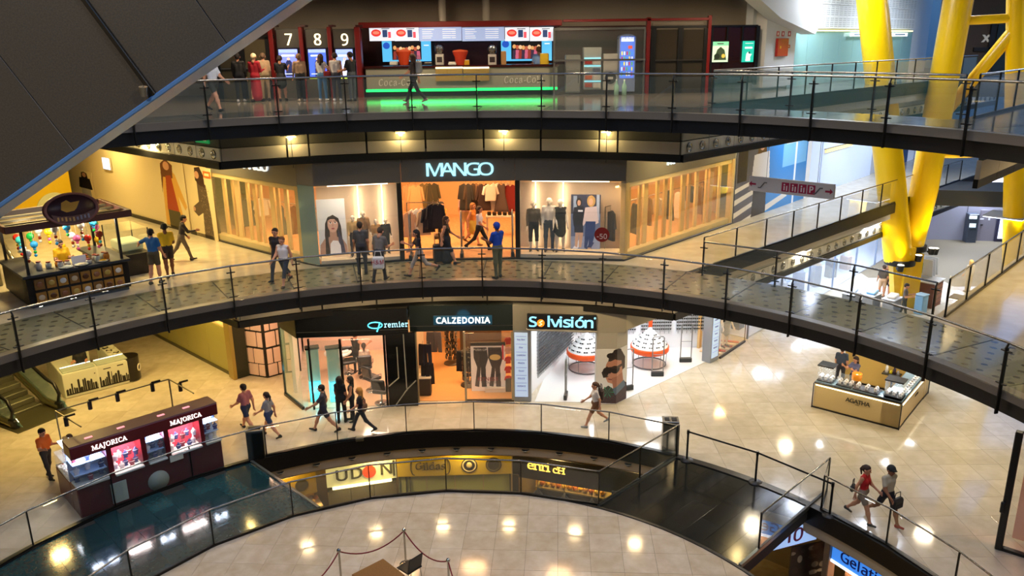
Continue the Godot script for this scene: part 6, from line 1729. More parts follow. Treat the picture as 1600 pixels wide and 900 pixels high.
	var gb := thing("display_box", "dark box stand at the left jamb of the hosiery shop", "box", tf(on(664, 622, 0) + Vector3(0, 0, -0.35)))
	ob("body", bx(S(), Vector3(0, 0.35, 0), Vector3(0.42, 0.66, 0.4), 0, 0.02), mt("3a342e", 0.5), gb); ob("top", bx(S(), Vector3(0, 0.7, 0), Vector3(0.46, 0.05, 0.44), 0, 0.01), mt("d8ccb8", 0.5), gb); ob("foot", bx(S(), Vector3(0, 0.02, 0), Vector3(0.1, 0.04, 0.3)), mt("1c1814", 0.5), gb)
	# ----- brand pillar -----
	for k in 2:
		var f := fpl if k == 0 else frame(Vector3(7.75, 0, -29.75), Vector3(8.2, 0, -30.2))
		var wd := 0.62 if k == 0 else 0.62
		var bpil := thing("brand_pillar", "pale blue lit pillar listing eyewear names, %s" % ("between hosiery shop and optician" if k == 0 else "at the far corner of the optician"), "pillar", f)
		ob("core", bx(S(), Vector3(wd / 2, 1.35, -0.2), Vector3(wd, 2.7, 0.4), 0, 0.02), mt("8f959c", 0.3, 0.4), bpil)
		ob("light_face", bx(S(), Vector3(wd * 0.45, 1.4, 0.01), Vector3(wd * 0.74, 2.4, 0.02)), glow("b4ccf0", 0.5), bpil)
		var nm := ["Ray-Ban", "Dior", "CARRERA", "PRADA", "Gucci", "POLICE", "VERSACE"]
		for i in nm.size(): letters(nm[i], 0.055, mt("2a3440", 0.5), bpil, Vector3(wd * 0.45, 2.35 - i * 0.29, 0.025), 0, "Droid Sans", 0.0, 0, 1, 0.006)
		for i in 8: ob("rule", bx(S(), Vector3(wd * 0.45, 2.47 - i * 0.29, 0.022), Vector3(wd * 0.6, 0.008, 0.006)), mt("5a6a7a", 0.5), bpil)
	# ----- optician -----
	var s3 := thing("shop_sign", "black sign with pale blue Solvisión letters and orange o", "sign", fs)
	var r := rect(fs, 824, 490.5, 932, 514)
	ob("panel", bx(S(), Vector3(r.position.x + r.size.x / 2, r.position.y + r.size.y / 2, 0.05), Vector3(r.size.x, r.size.y, 0.1), 0, 0.01), mt("16181c", 0.3), s3)
	ob("rim", bx(S(), Vector3(r.position.x + r.size.x / 2, r.position.y - 0.03, 0.05), Vector3(r.size.x + 0.06, 0.06, 0.12), 0, 0.01), mt("9a968e", 0.4), s3)
	var cy := r.position.y + r.size.y * 0.48
	var blue := glow("7fcdf2", 1.4)
	letters("S", 0.36, blue, s3, Vector3(r.position.x + 0.17, cy, 0.12), 0, "Droid Sans", 0.3, 0, 1.2, 0.03)
	letters("lvisión", 0.36, blue, s3, Vector3(r.position.x + r.size.x * 0.605, cy + 0.02, 0.12), 0, "Droid Sans", 0.3, 0, 1.36, 0.03)
	ob("orange_o", cyl(S(), Vector3(r.position.x + r.size.x * 0.2, cy - 0.03, 0.1), Vector3(r.position.x + r.size.x * 0.2, cy - 0.03, 0.13), 0.13, 0.13, 24), glow("f08a1c", 1.0), s3)
	ob("o_swirl", tube(S(), [Vector3(r.position.x + r.size.x * 0.2 + 0.06, cy + 0.06, 0.135), Vector3(r.position.x + r.size.x * 0.2 - 0.04, cy - 0.0, 0.135), Vector3(r.position.x + r.size.x * 0.2 + 0.04, cy - 0.06, 0.135), Vector3(r.position.x + r.size.x * 0.2 - 0.05, cy - 0.12, 0.135)], 0.018, 6), glow("fff0d8", 1.0), s3)
	ob("registered_dot", cyl(S(), Vector3(r.end.x - 0.05, r.end.y - 0.09, 0.1), Vector3(r.end.x - 0.05, r.end.y - 0.09, 0.13), 0.035, 0.035, 12), blue, s3)
	# corner pillar with the portrait wrapped round two faces
	var cp := thing("corner_pillar", "grey corner pillar wrapped with a portrait of a man in sunglasses", "pillar", fpr)
	var side := 0.62
	ob("core", bx(S(), Vector3(0.36, 1.35, -0.32), Vector3(0.7, 2.7, 0.62)), mt("a8a49c", 0.45), cp)
	var full := man_print()
	var left_im := Image.create(130, 330, false, Image.FORMAT_RGB8); left_im.blit_rect(full, Rect2i(0, 0, 130, 330), Vector2i.ZERO)
	var right_im := Image.create(70, 330, false, Image.FORMAT_RGB8); right_im.blit_rect(full, Rect2i(130, 0, 70, 330), Vector2i.ZERO)
	board("portrait_front", printed(left_im), cp, 0.0, 0.02, 0.72, 2.05, 0.005, 0.01)
	board("portrait_side", printed(right_im), cp, 0.0, 0.02, side, 2.05, 0.005, 0.01, Transform3D(Basis(Vector3.UP, 0.85), Vector3(0.72, 0, 0)))
	ob("side_core", bxt(S(), Transform3D(Basis(Vector3.UP, 0.85), Vector3(0.72, 1.35, 0)) * Transform3D(Basis(), Vector3(side / 2, 0, -0.15)), Vector3(side, 2.7, 0.28)), mt("aca89c", 0.45), cp)
	cone_display(on(917, 585, 0) + Vector3(0, 0.015, -0.5), "round tiered sunglasses display with orange rim near the portrait pillar", "tiered display near the portrait pillar", 0.72)
	cone_display(on(1014, 570, 0) + Vector3(0, 0.015, 0.0), "round tiered sunglasses display with orange rim at the optician's side entrance", "tiered display at the side entrance", 0.72)
	# racks along the left wall and the back wall
	var u0 := on(835, 606, 0); var u1 := on(889, 552, 0)
	var dirv := (u1 - u0).normalized()
	for k in 5:
		var a := u0 + (u1 - u0) * (k / 5.0) + Vector3(0.05, 0, 0)
		var t := Transform3D(Basis(dirv, Vector3.UP, dirv.cross(Vector3.UP)), a + Vector3(0.06, 0, 0))
		rack(t, (u1 - u0).length() / 5.0 - 0.02, 2.0, 6, 15, 0.45, "white wall rack of sunglasses on the optician's side wall, %s bay from the street" % ["first", "second", "third", "fourth", "fifth"][k], "side wall rack", k < 2)
	for k in 4:
		var t := tf(Vector3(2.35 + k * 1.45, 0, -31.45))
		rack(t, 1.25, 2.0, 7, 13, 0.75, "grey back-wall panel of sunglasses in the optician, %s" % ["behind the corner pillar", "behind the orange cone", "left of the brand pillar", "next to the brand pillar"][k], "back wall panel", false)
	gate(on(884, 622, 0), 1.4, 1.55, "dark slim anti-theft gate inside the optician's front", "")
	gate(on(980, 610, 0), 0.35, 1.6, "anti-theft gate right behind the portrait pillar", "")
	gate(on(1027, 588, 0), 0.0, 1.6, "anti-theft gate before the side-entrance sunglasses display", "")
	gate(on(1071, 566, 0), 0.0, 1.6, "anti-theft gate nearest the far brand pillar", "")
	var od := thing("small_sign_box", "small orange box hanging at the back of the optician", "sign", tf(Vector3(6.1, 1.75, -31.1)))
	ob("box", bx(S(), Vector3.ZERO, Vector3(0.26, 0.26, 0.08), 0, 0.02), mt("e85a1c", 0.4), od); ob("tray", bx(S(), Vector3(0, -0.17, 0), Vector3(0.3, 0.03, 0.12), 0, 0.01), mt("e8e8e8", 0.4), od)
	# window with a mannequin beyond the far pillar
	var f9 := frame(Vector3(8.25, 0, -30.25), Vector3(9.75, 0, -32.1))
	var w9 := thing("shop_window", "narrow glass shop window with red patterned floor mat", "window", f9)
	ob("pane", bx(S(), Vector3(1.2, 1.4, 0), Vector3(2.35, 2.6, 0.012)), glass("e0d8b8", 0.05), w9)
	ob("sill", bx(S(), Vector3(1.2, 0.04, 0), Vector3(2.4, 0.08, 0.08)), mt("241c14", 0.5), w9)
	ob("corner_post", bx(S(), Vector3(2.38, 1.4, 0), Vector3(0.03, 2.7, 0.03)), mt("8a7a5a", 0.4), w9)
	ob("backdrop", bx(S(), Vector3(1.45, 1.5, -1.2), Vector3(1.9, 3.0, 0.1)), mt("dcb476", 0.6), w9)
	for k in 6: ob("mat_stripe", bx(S(), Vector3(0.35 + k * 0.32, 0.05, -0.55), Vector3(0.16, 0.03, 0.9), 0.3), mt("b8402c" if k % 2 else "e0c8a0", 0.8), w9)
	lamp(f9 * Vector3(1.3, 3.0, -0.55), 0.6, 0.6, "ffcf8a", 8.0, "square warm panel inside the narrow shop window", "", 0.0, 4.0)
func make_level2_floor() -> void:
	make_majorica()
	make_agatha()
	var blackm := mt("151515", 0.4)
	# ----- white kiosk with city skyline print -----
	var a := on(103, 624, 0); var b := on(208, 597, 0)
	var f := frame(a, b)
	var w := (b - a).length()
	var k := thing("white_kiosk", "white sales kiosk with a black skyline print and black curved end", "kiosk", f)
	var dp := 2.6
	var white := mt("d6d8c4", 0.35)
	for q in [[w / 2, -0.3, w, 0.6], [0.25, -dp / 2 - 0.3, 0.5, dp - 0.6], [w - 0.25, -dp / 2 - 0.3, 0.5, dp - 0.6]]: ob("counter", bx(S(), Vector3(q[0], 0.48, q[1]), Vector3(q[2], 0.94, q[3]), 0, 0.02), white, k)
	ob("back_counter", bx(S(), Vector3(0.9, 0.5, -dp - 0.1), Vector3(1.2, 1.0, 0.5), 0, 0.02), white, k)
	for x in [0.25, 0.74]:
		ob("glass_top", bx(S(), Vector3(w * x, 0.99, -0.3), Vector3(w * 0.46, 0.06, 0.56), 0, 0.01), mt("b8c4b4", 0.08), k)
		ob("light_bar", bx(S(), Vector3(w * x, 1.03, -0.52), Vector3(w * 0.44, 0.02, 0.04)), glow("eef8f4", 1.5), k)
	var im := canvas(256, 96, "d6d8c4")
	fr_(im, 0, 0.93, 1, 0.07, "16140f")
	var x := 0.0
	while x < 1.0:
		var ww := 0.012 + rng.randf() * 0.03
		var hh := 0.15 + 0.5 * rng.randf() * (0.4 + 0.6 * absf(sin(x * 7.0)))
		pg(im, [x, 0.95, x, 0.9 - hh, x + ww * 0.5, 0.86 - hh, x + ww, 0.9 - hh, x + ww, 0.95], "16140f")
		x += ww + rng.randf() * 0.01
	fr_(im, 0.45, 0.2, 0.02, 0.05, "2a2820"); fr_(im, 0.6, 0.12, 0.12, 0.05, "2a2820"); fr_(im, 0.82, 0.1, 0.1, 0.06, "2a2820")
	board("skyline_print", printed(im), k, 0.06, 0.1, w - 0.12, 0.8, 0.008, 0.006)
	ob("mid_strip", bx(S(), Vector3(w * 0.5, 0.5, 0.01), Vector3(0.06, 0.9, 0.02)), mt("e0e2d0", 0.4), k)
	ob("black_end", cyl(S(), Vector3(w + 0.02, 0.04, -0.35), Vector3(w + 0.02, 0.96, -0.35), 0.38, 0.38, 24), mt("191512", 0.3), k)
	var lt := Transform3D(Basis(Vector3.UP, 0.9), Vector3(w + 0.02, 0.5, -0.35))
	ob("round_logo", lathe(S(), [Vector2(0.15, 0), Vector2(0.15, 0.02), Vector2(0.09, 0.02), Vector2(0.09, 0.0)], lt * Transform3D(Basis(Vector3.RIGHT, PI / 2), Vector3(0, 0, 0.375)), 20), mt("e0ded0", 0.4), k)
	for i in 9:
		var it := thing("boxed_item", "small dark packaged item on the white kiosk counter", "item", f * tf(Vector3(w - 0.3 + 0.12 * sin(i * 2.0), 0.95, -0.9 - 0.2 * i + 0.1), i * 0.7), "items on the white kiosk counter")
		if i > 7: it.position.x -= 0.02
		ob("box", bx(S(), Vector3(0, 0.03, 0), Vector3(0.2, 0.06, 0.13), 0, 0.01), mt("3a3828" if i % 2 else "b8b8a0", 0.5), it); ob("label_strip", bx(S(), Vector3(0, 0.063, 0), Vector3(0.1, 0.006, 0.13)), mt("d8d4b8", 0.5), it)
	# ----- escalator going down at the left edge -----
	var e0 := on(35, 668, 0); var e1 := on(105, 640, 0)
	var fe := frame(Vector3(e0.x, 0, e0.z), Vector3(e1.x, 0, e1.z))
	var ew := 1.35
	var es := thing("escalator", "moving stair with grooved grey steps and steel balustrade beside the white kiosk", "escalator", fe)
	ob("landing_plate", bx(S(), Vector3(ew / 2, 0.01, -0.4), Vector3(ew + 0.7, 0.02, 1.5), 0, 0.005), mt("5c5840", 0.3, 0.5), es)
	for i in 12:
		ob("step", bx(S(), Vector3(ew / 2, 0.1 + i * 0.2 - 0.1, -1.3 - i * 0.36), Vector3(ew, 0.2, 0.38), 0, 0.02), mt("6c6c58" if i % 2 else "5a5a48", 0.4, 0.4), es)
	for s in [0, 1]:
		var bxp: float = -0.14 if s == 0 else ew + 0.14
		var bal := ob("balustrade", tube(S(), [Vector3(bxp, 0.25, -0.3), Vector3(bxp, 0.6, -0.15), Vector3(bxp, 0.95, -0.35), Vector3(bxp, 1.05, -0.8), Vector3(bxp, 3.1, -5.2)], 0.06, 10), mt("0f0f0f", 0.4), es)
		ob("glass_side", ext(S(), pv([-0.3, 0.15, 0.8, 0.98, 5.0, 2.9, 5.0, 2.1, 0.9, 0.15]), Transform3D(Basis(Vector3.UP, PI / 2), Vector3(bxp, 0, 0)), -0.01, 0.01), glass("8fd0d8", 0.25), bal)
		ob("steel_skirt", tube(S(), [Vector3(bxp, 0.12, -0.2), Vector3(bxp, 0.16, -1.1), Vector3(bxp, 2.2, -5.2)], 0.13, 10), mt("b0a878", 0.22, 0.85), bal)
		ob("newel", bx(S(), Vector3(bxp, 0.16, -0.2), Vector3(0.2, 0.32, 0.4), 0, 0.04), blackm, bal)
	# ----- bins and floor box -----
	var b1 := thing("litter_bin", "black litter bin with steel rim behind the curved glass railing", "bin", tf(on(398, 722, 0) + Vector3(0, 0, -0.3), 0.2))
	ob("body", bx(S(), Vector3(0, 0.48, 0), Vector3(0.5, 0.92, 0.4), 0, 0.02), mt("10110f", 0.3), b1); ob("rim", bx(S(), Vector3(0, 0.97, 0), Vector3(0.52, 0.05, 0.42), 0, 0.01), mt("8a8674", 0.3, 0.7), b1); ob("opening", bx(S(), Vector3(0, 1.0, 0), Vector3(0.36, 0.02, 0.2)), mt("050505", 0.6), b1)
	var b2 := thing("litter_bin", "brushed steel litter bin at the corner of the dark bridge", "bin", tf(on(1048, 708, 0) + Vector3(0, 0, -0.25), -0.1))
	ob("body", bx(S(), Vector3(0, 0.5, 0), Vector3(0.48, 0.94, 0.4), 0, 0.02), mt("7c7466", 0.22, 0.8), b2); ob("top", bx(S(), Vector3(0, 1.0, 0), Vector3(0.5, 0.06, 0.42), 0, 0.01), mt("a09a8c", 0.25, 0.8), b2)
	for s in [-1, 1]: ob("opening", bx(S(), Vector3(s * 0.11, 1.035, 0), Vector3(0.15, 0.012, 0.2)), mt("0a0a0a", 0.6), b2)
	var b3 := thing("floor_socket", "small square floor socket box beside the curved railing", "socket", tf(on(562, 688, 0), 0.2))
	ob("box", bx(S(), Vector3(0, 0.06, 0), Vector3(0.26, 0.12, 0.2), 0, 0.02), mt("5a5238", 0.4), b3); ob("cover", bx(S(), Vector3(0, 0.125, 0), Vector3(0.2, 0.012, 0.14), 0, 0.003), mt("8a8260", 0.4), b3)
	# ----- belt barrier -----
	var bpos := [on(1073, 719, 0), on(1180, 754, 0), on(1296, 806, 0)]
	for i in 3:
		var t := thing("barrier_post", "black belt barrier post %s" % ["next to the steel bin", "in the middle of the dark bridge's edge", "beside the ice-cream opening"][i], "barrier", tf(bpos[i]))
		ob("foot", lathe(S(), [Vector2(0, 0), Vector2(0.19, 0), Vector2(0.19, 0.03), Vector2(0.05, 0.06), Vector2(0, 0.06)], Transform3D(), 20), mt("1c1d1e", 0.4), t)
		ob("pole", cyl(S(), Vector3(0, 0.05, 0), Vector3(0, 0.94, 0), 0.032), blackm, t)
		ob("head", cyl(S(), Vector3(0, 0.88, 0), Vector3(0, 1.0, 0), 0.042), mt("0c0c0c", 0.3), t)
		if i < 2:
			var q: Vector3 = bpos[i + 1] - bpos[i]
			ob("belt", bxt(S(), Transform3D(Basis(Vector3.UP, atan2(-q.z, q.x)), q / 2 + Vector3(0, 0.95, 0)), Vector3(q.length(), 0.055, 0.006)), mt("0e0e0e", 0.7), t)
	# ----- rope stanchions, table and chair on the platform -----
	var tops := [[513 + 16, 858], [631, 826], [700, 873]]
	var sp := []
	for q in tops:
		var p := on(q[0], q[1], 1.0)
		sp.append(Vector3(p.x, 0, p.z))
	sp.append(sp[2] + Vector3(0.55, 0, 1.5)); sp.push_front(sp[0] + Vector3(-0.75, 0, 1.4))
	for i in 5:
		var t := thing("rope_post", "chrome rope stanchion on the pale platform, %s" % ["outermost on the bridge side", "beside the table corner away from the chair", "behind the black chair", "between the black chair and the open floor", "outermost on the far side"][i], "stanchion", tf(sp[i]))
		var ch := mt("b8b4aa", 0.12, 0.95)
		ob("foot", lathe(S(), [Vector2(0, 0), Vector2(0.16, 0), Vector2(0.15, 0.025), Vector2(0.03, 0.05), Vector2(0, 0.05)], Transform3D(), 20), ch, t)
		ob("pole", cyl(S(), Vector3(0, 0.04, 0), Vector3(0, 0.95, 0), 0.025), ch, t)
		ob("finial", lathe(S(), [Vector2(0.045, 0.93), Vector2(0.05, 0.97), Vector2(0.035, 1.0), Vector2(0, 1.02)], Transform3D(), 14), ch, t)
		if i < 4:
			var q: Vector3 = sp[i + 1] - sp[i]
			var pts := []
			for s in 13:
				var u := s / 12.0
				pts.append(q * u + Vector3(0, 0.94 - 0.28 * 4.0 * u * (1.0 - u), 0))
			ob("rope", tube(S(), pts, 0.016, 8), mt("7a1418", 0.7), t)
	var tc := (on(560, 885, 0.74) + on(628, 888, 0.74)) / 2
	var tb := thing("cafe_table", "square table with brown wooden top inside the rope barrier", "table", tf(Vector3(tc.x, 0, tc.z + 0.28), 0.75))
	ob("top", bx(S(), Vector3(0, 0.735, 0), Vector3(0.86, 0.035, 0.86), 0, 0.012), noisy("8a5c26", "6e4419", 0.03, 1.5, 0.4, 0, 81), tb)
	ob("column", cyl(S(), Vector3(0, 0.02, 0), Vector3(0, 0.72, 0), 0.035), mt("a8a49c", 0.2, 0.9), tb); ob("base", bx(S(), Vector3(0, 0.015, 0), Vector3(0.5, 0.03, 0.5), 0, 0.01), mt("a8a49c", 0.2, 0.9), tb)
	var cc := on(632, 884, 0.45)
	var chp := Vector3(cc.x + 0.12, 0, cc.z + 0.05)
	var chr := thing("cafe_chair", "black moulded chair with chrome legs at the wooden table", "chair", tf(chp, -2.3))
	ob("seat", bx(S(), Vector3(0, 0.45, 0), Vector3(0.44, 0.03, 0.42), 0, 0.012), mt("0f0f10", 0.35), chr)
	ob("backrest", bxt(S(), Transform3D(Basis(Vector3.RIGHT, -0.2), Vector3(0, 0.66, -0.22)), Vector3(0.42, 0.4, 0.025), 0.01), mt("0f0f10", 0.35), chr)
	for q in [[-0.18, 0.17], [0.18, 0.17], [-0.18, -0.17], [0.18, -0.17]]: ob("leg", cyl(S(), Vector3(q[0] * 1.15, 0, q[1] * 1.2), Vector3(q[0], 0.44, q[1]), 0.014), mt("c4c0b8", 0.12, 0.95), chr)
	# ----- shop frame at the right edge -----
	var g0 := on(1560, 857, 0); var g1 := g0 + Vector3(4.0, 0, 3.2)
	var fg := frame(g0, g1)
	var sf := thing("shop_doorway", "black framed doorway with pink lit shop interior at the floor's right edge", "doorway", fg)
	ob("post", bx(S(), Vector3(0, 1.6, 0), Vector3(0.16, 3.2, 0.2), 0, 0.02), blackm, sf); ob("sill", bx(S(), Vector3(2.5, 0.04, 0), Vector3(5, 0.08, 0.14)), blackm, sf)
	ob("lit_wall", bx(S(), Vector3(2.6, 1.6, -0.6), Vector3(4.8, 3.0, 0.1)), mt("e8b8a0", 0.6), sf); ob("pane", bx(S(), Vector3(2.5, 1.6, 0), Vector3(4.8, 3.0, 0.012)), glass("e8d0c0", 0.05), sf)
	ob("door_block", bx(S(), Vector3(-0.06, 1.2, 0.12), Vector3(0.1, 0.3, 0.08), 0, 0.02), blackm, sf)
	lamp(fg * Vector3(1.6, 3.1, -0.3), 0.8, 0.3, "ffc0a0", 3.0, "warm strip lamp in the black framed doorway", "", 0.0, 3.0)
	make_far_corridor()

func make_majorica() -> void:
	var a := on(128, 811, 0); var b := on(351, 729, 0)
	var f := frame(a, b)
	var w := (b - a).length()
	var h := upto(a, 702.0)
	var dp := 1.9
	var k := thing("jewellery_kiosk", "burgundy jewellery kiosk with two MAJORICA signs and lit showcases", "kiosk", f)
	var bur := mt("5c0d18", 0.3)
	ob("base", bx(S(), Vector3(w / 2, 0.46, -0.3), Vector3(w, 0.9, 0.6), 0, 0.02), bur, k)
	ob("fascia", bx(S(), Vector3(w / 2, h - 0.17, -0.3), Vector3(w, 0.36, 0.64), 0, 0.02), bur, k)
	ob("roof_board", bx(S(), Vector3(w / 2, h + 0.025, -0.3), Vector3(w, 0.03, 0.62), 0, 0.005), mt("7a5a48", 0.4), k)
	for x in [0.14, 0.36, 0.62, 0.8]:
		ob("roof_lamp", bx(S(), Vector3(w * x + (0.0 if x != 0.36 else -0.05), h + 0.05, -0.25), Vector3(0.2, 0.02, 0.08), 0, 0.005), glow("f49aa0", 1.2), k)
	# piers between the showcases: x as share of the front
	for q in [[0.215, 0.25], [0.44, 0.475], [0.6, 0.635], [0.855, 0.885]]:
		ob("pier", bx(S(), Vector3(w * (q[0] + q[1]) / 2, (0.9 + h - 0.35) / 2, -0.28), Vector3(w * (q[1] - q[0]), h - 0.35 - 0.9 + 0.02, 0.56), 0, 0.01), bur, k)
	var cases := [[0.0, 0.215, 1], [0.25, 0.44, 0], [0.475, 0.6, 1], [0.635, 0.855, 2], [0.885, 1.0, 1]]
	for ci in cases.size():
		var q: Array = cases[ci]
		var cw: float = (q[1] - q[0]) * w
		var cx: float = (q[0] + q[1]) / 2 * w
		ob("showcase_back", bx(S(), Vector3(cx, (0.9 + h - 0.35) / 2, -0.55), Vector3(cw, h - 1.25, 0.04)), mt("b9c8e0" if q[2] == 1 else "c8384a", 0.4), k)
		ob("showcase_glass", bx(S(), Vector3(cx, (0.9 + h - 0.35) / 2, -0.02), Vector3(cw - 0.03, h - 1.25, 0.01)), glass("c8dcf0", 0.06), k)
		ob("tray", bx(S(), Vector3(cx, 0.93, -0.18), Vector3(cw, 0.06, 0.5), 0, 0.01), mt("c4ccc8", 0.3), k)
		ob("case_lamp", bx(S(), Vector3(cx, h - 0.37, -0.25), Vector3(cw * 0.8, 0.03, 0.3)), glow("dfeaff" if q[2] == 1 else "fff0ec", 3.0), k)
		var lg := AreaLight3D.new()
		lg.area_size = Vector2(cw * 0.8, 0.3); lg.light_color = Color("dfeaff" if q[2] == 1 else "fff0ec"); lg.light_energy = 3.2; lg.area_range = 10; lg.shadow_enabled = true; lg.name = "case_light"
		k.add_child(lg, true)
		lg.transform = Transform3D(Basis(Vector3.RIGHT, -PI / 2), Vector3(cx, h - 0.4, -0.25))
		for j in 2:
			var sy := 1.22 + j * 0.32
			if q[2] == 1: ob("glass_shelf", bx(S(), Vector3(cx, sy, -0.28), Vector3(cw - 0.04, 0.012, 0.45)), mt("a8c4e4", 0.1), k)
		var n := 3 if q[2] == 1 else 5
		for j in n * (3 if q[2] == 1 else 2):
			var row_ := j / n
			var y: float = [0.96, 1.226, 1.546][row_] if q[2] == 1 else [0.96, 1.26][row_]
			var x := cx - cw * 0.36 + cw * 0.72 * (j % n) / maxf(1.0, n - 1.0)
			var col: String = ["24306a", "d8dce8", "8a1c2c", "e8e4e0", "3a3f7a"][(j * 2 + ci) % 5]
			var bu := thing("jewellery_stand", "%s velvet jewellery bust in a showcase of the burgundy kiosk" % {"24306a": "navy", "d8dce8": "pale grey", "8a1c2c": "crimson", "e8e4e0": "cream", "3a3f7a": "violet"}[col], "jewellery stand", f * Transform3D(Basis(), Vector3(x, y, -0.3 + 0.12 * (j % 2))), "jewellery busts in the burgundy kiosk")
			ob("bust", lathe(S(), [Vector2(0, 0), Vector2(0.07, 0), Vector2(0.05, 0.03), Vector2(0.08, 0.1), Vector2(0.07, 0.15), Vector2(0.025, 0.18), Vector2(0.025, 0.22), Vector2(0, 0.22)], Transform3D(Basis.from_scale(Vector3(1, 1, 0.6)), Vector3.ZERO), 14), mt(col, 0.6), bu)
			ob("necklace", lathe(S(), [Vector2(0.066, 0.13), Vector2(0.074, 0.136), Vector2(0.066, 0.142)], Transform3D(Basis.from_scale(Vector3(1.05, 1, 0.66)), Vector3.ZERO), 14), mt("f4f0ea", 0.2), bu)
	# inner counters seen through the open bays
	ob("inner_counter", bx(S(), Vector3(w * 0.55, 0.5, -dp + 0.2), Vector3(w * 0.8, 1.0, 0.4), 0, 0.02), mt("a01c2c", 0.35), k)
	ob("inner_top", bx(S(), Vector3(w * 0.55, 1.02, -dp + 0.2), Vector3(w * 0.8, 0.05, 0.45), 0, 0.01), mt("d8d4cc", 0.3), k)
	# left end: low glass showcase
	ob("end_base", bx(S(), Vector3(0.24, 0.42, -dp / 2 - 0.3), Vector3(0.48, 0.84, dp - 0.6), 0, 0.02), mt("6a2a30", 0.35), k)
	ob("end_tray", bx(S(), Vector3(0.24, 0.87, -dp / 2 - 0.3), Vector3(0.46, 0.06, dp - 0.6)), mt("e4e8ec", 0.3), k)
	ob("end_glass", bx(S(), Vector3(0.24, 1.1, -dp / 2 - 0.3), Vector3(0.46, 0.4, dp - 0.6)), glass("d0e4f4", 0.1), k)
	for j in 14:
		var it := thing("jewellery_box", "small white jewellery box in the end showcase of the burgundy kiosk", "jewellery box", f * tf(Vector3(0.14 + 0.18 * (j % 2), 0.9, -0.75 - 0.075 * j), 0.3 * j), "white boxes in the end showcase")
		ob("box", bx(S(), Vector3(0, 0.03, 0), Vector3(0.12, 0.05, 0.09), 0, 0.01), mt("eef0f2", 0.4), it); ob("jewel", ball(S(), Vector3(0, 0.06, 0), Vector3(0.03, 0.015, 0.03), 8), mt("b8c4d8" if j % 3 else "a01c2c", 0.2), it)
	var el_ := AreaLight3D.new()
	el_.area_size = Vector2(0.3, 1.0); el_.light_color = Color("f0f6ff"); el_.light_energy = 1.6; el_.area_range = 10; el_.shadow_enabled = true; el_.name = "end_light"
	k.add_child(el_, true)
	ob("end_lamp", bx(S(), Vector3(0.24, h - 0.4, -1.1), Vector3(0.3, 0.03, 1.0)), glow("f0f6ff", 2.5), k)
	ob("end_lamp_bracket", bx(S(), Vector3(0.24, h - 0.3, -0.9), Vector3(0.1, 0.16, 1.0)), bur, k)
	el_.transform = Transform3D(Basis(Vector3.RIGHT, -PI / 2), Vector3(0.24, h - 0.43, -1.1))
	for q in [[170, 689], [289, 648]]:
		var c := hit(q[0], q[1], f)
		letters("MAJORICA", 0.13, glow("fdf6f0", 1.6), k, Vector3(c.x, h - 0.17, 0.03), 0, "Droid Serif", 0.0, 0, 1.0, 0.03)
	# stools, white flap and arch on the front
	ob("front_flap", bx(S(), Vector3(w * 0.255, 0.42, 0.04), Vector3(0.42, 0.6, 0.03), 0, 0.005), mt("a8b4a8", 0.3), k)
	ob("front_arch", lathe(S(), [Vector2(0, 0), Vector2(0.3, 0), Vector2(0.3, 0.02), Vector2(0, 0.02)], Transform3D(Basis(Vector3.RIGHT, PI / 2) * Basis.from_scale(Vector3(1, 1, 1.0)), Vector3(w * 0.52, 0.32, 0.0)), 20), mt("a8b4a8", 0.3), k)
	ob("front_leaf", bx(S(), Vector3(w * 0.66, 0.86, 0.06), Vector3(0.38, 0.2, 0.02), 0, 0.005), mt("c0c8bc", 0.3), k)
	# track-light frame standing behind
	var tr := thing("track_light_frame", "slim steel frame with black track spotlights around the burgundy kiosk", "lighting frame", f)
	var st := mt("8f8a70", 0.3, 0.8)
	var P := [hit(88, 650, f * Transform3D(Basis(), Vector3(0, 0, -2.2))), hit(265, 601, f * Transform3D(Basis(), Vector3(0, 0, -2.2)))]
	var ty: float = 2.35
	var xa: float = P[0].x; var xb: float = P[1].x
	ob("post", cyl(S(), Vector3(xa, 0, -2.2), Vector3(xa, ty, -2.2), 0.02), st, tr); ob("post", cyl(S(), Vector3(xb, 0, -2.2), Vector3(xb, ty, -2.2), 0.025), st, tr)
	ob("rail", cyl(S(), Vector3(xa, ty, -2.2), Vector3(xb, ty, -2.2), 0.02), st, tr)
	ob("rail", cyl(S(), Vector3(xa, ty, -2.2), Vector3(xa + 0.2, ty, -0.6), 0.02), st, tr); ob("rail", cyl(S(), Vector3(xb, ty, -2.2), Vector3(xb + 0.1, ty, -0.6), 0.02), st, tr)
	for q in [[0.28, -2.2], [0.52, -2.2], [0.84, -2.2], [0.02, -1.5], [1.03, -1.6]]:
		var x: float = lerpf(xa, xb, q[0])
		ob("spot_arm", bx(S(), Vector3(x + 0.12, ty + 0.04, q[1]), Vector3(0.26, 0.05, 0.05)), mt("0f0e0c", 0.4), tr)
		ob("spot_can", cyl(S(), Vector3(x, ty - 0.24, q[1]), Vector3(x, ty + 0.02, q[1]), 0.06, 0.06, 12), mt("0f0e0c", 0.4), tr)

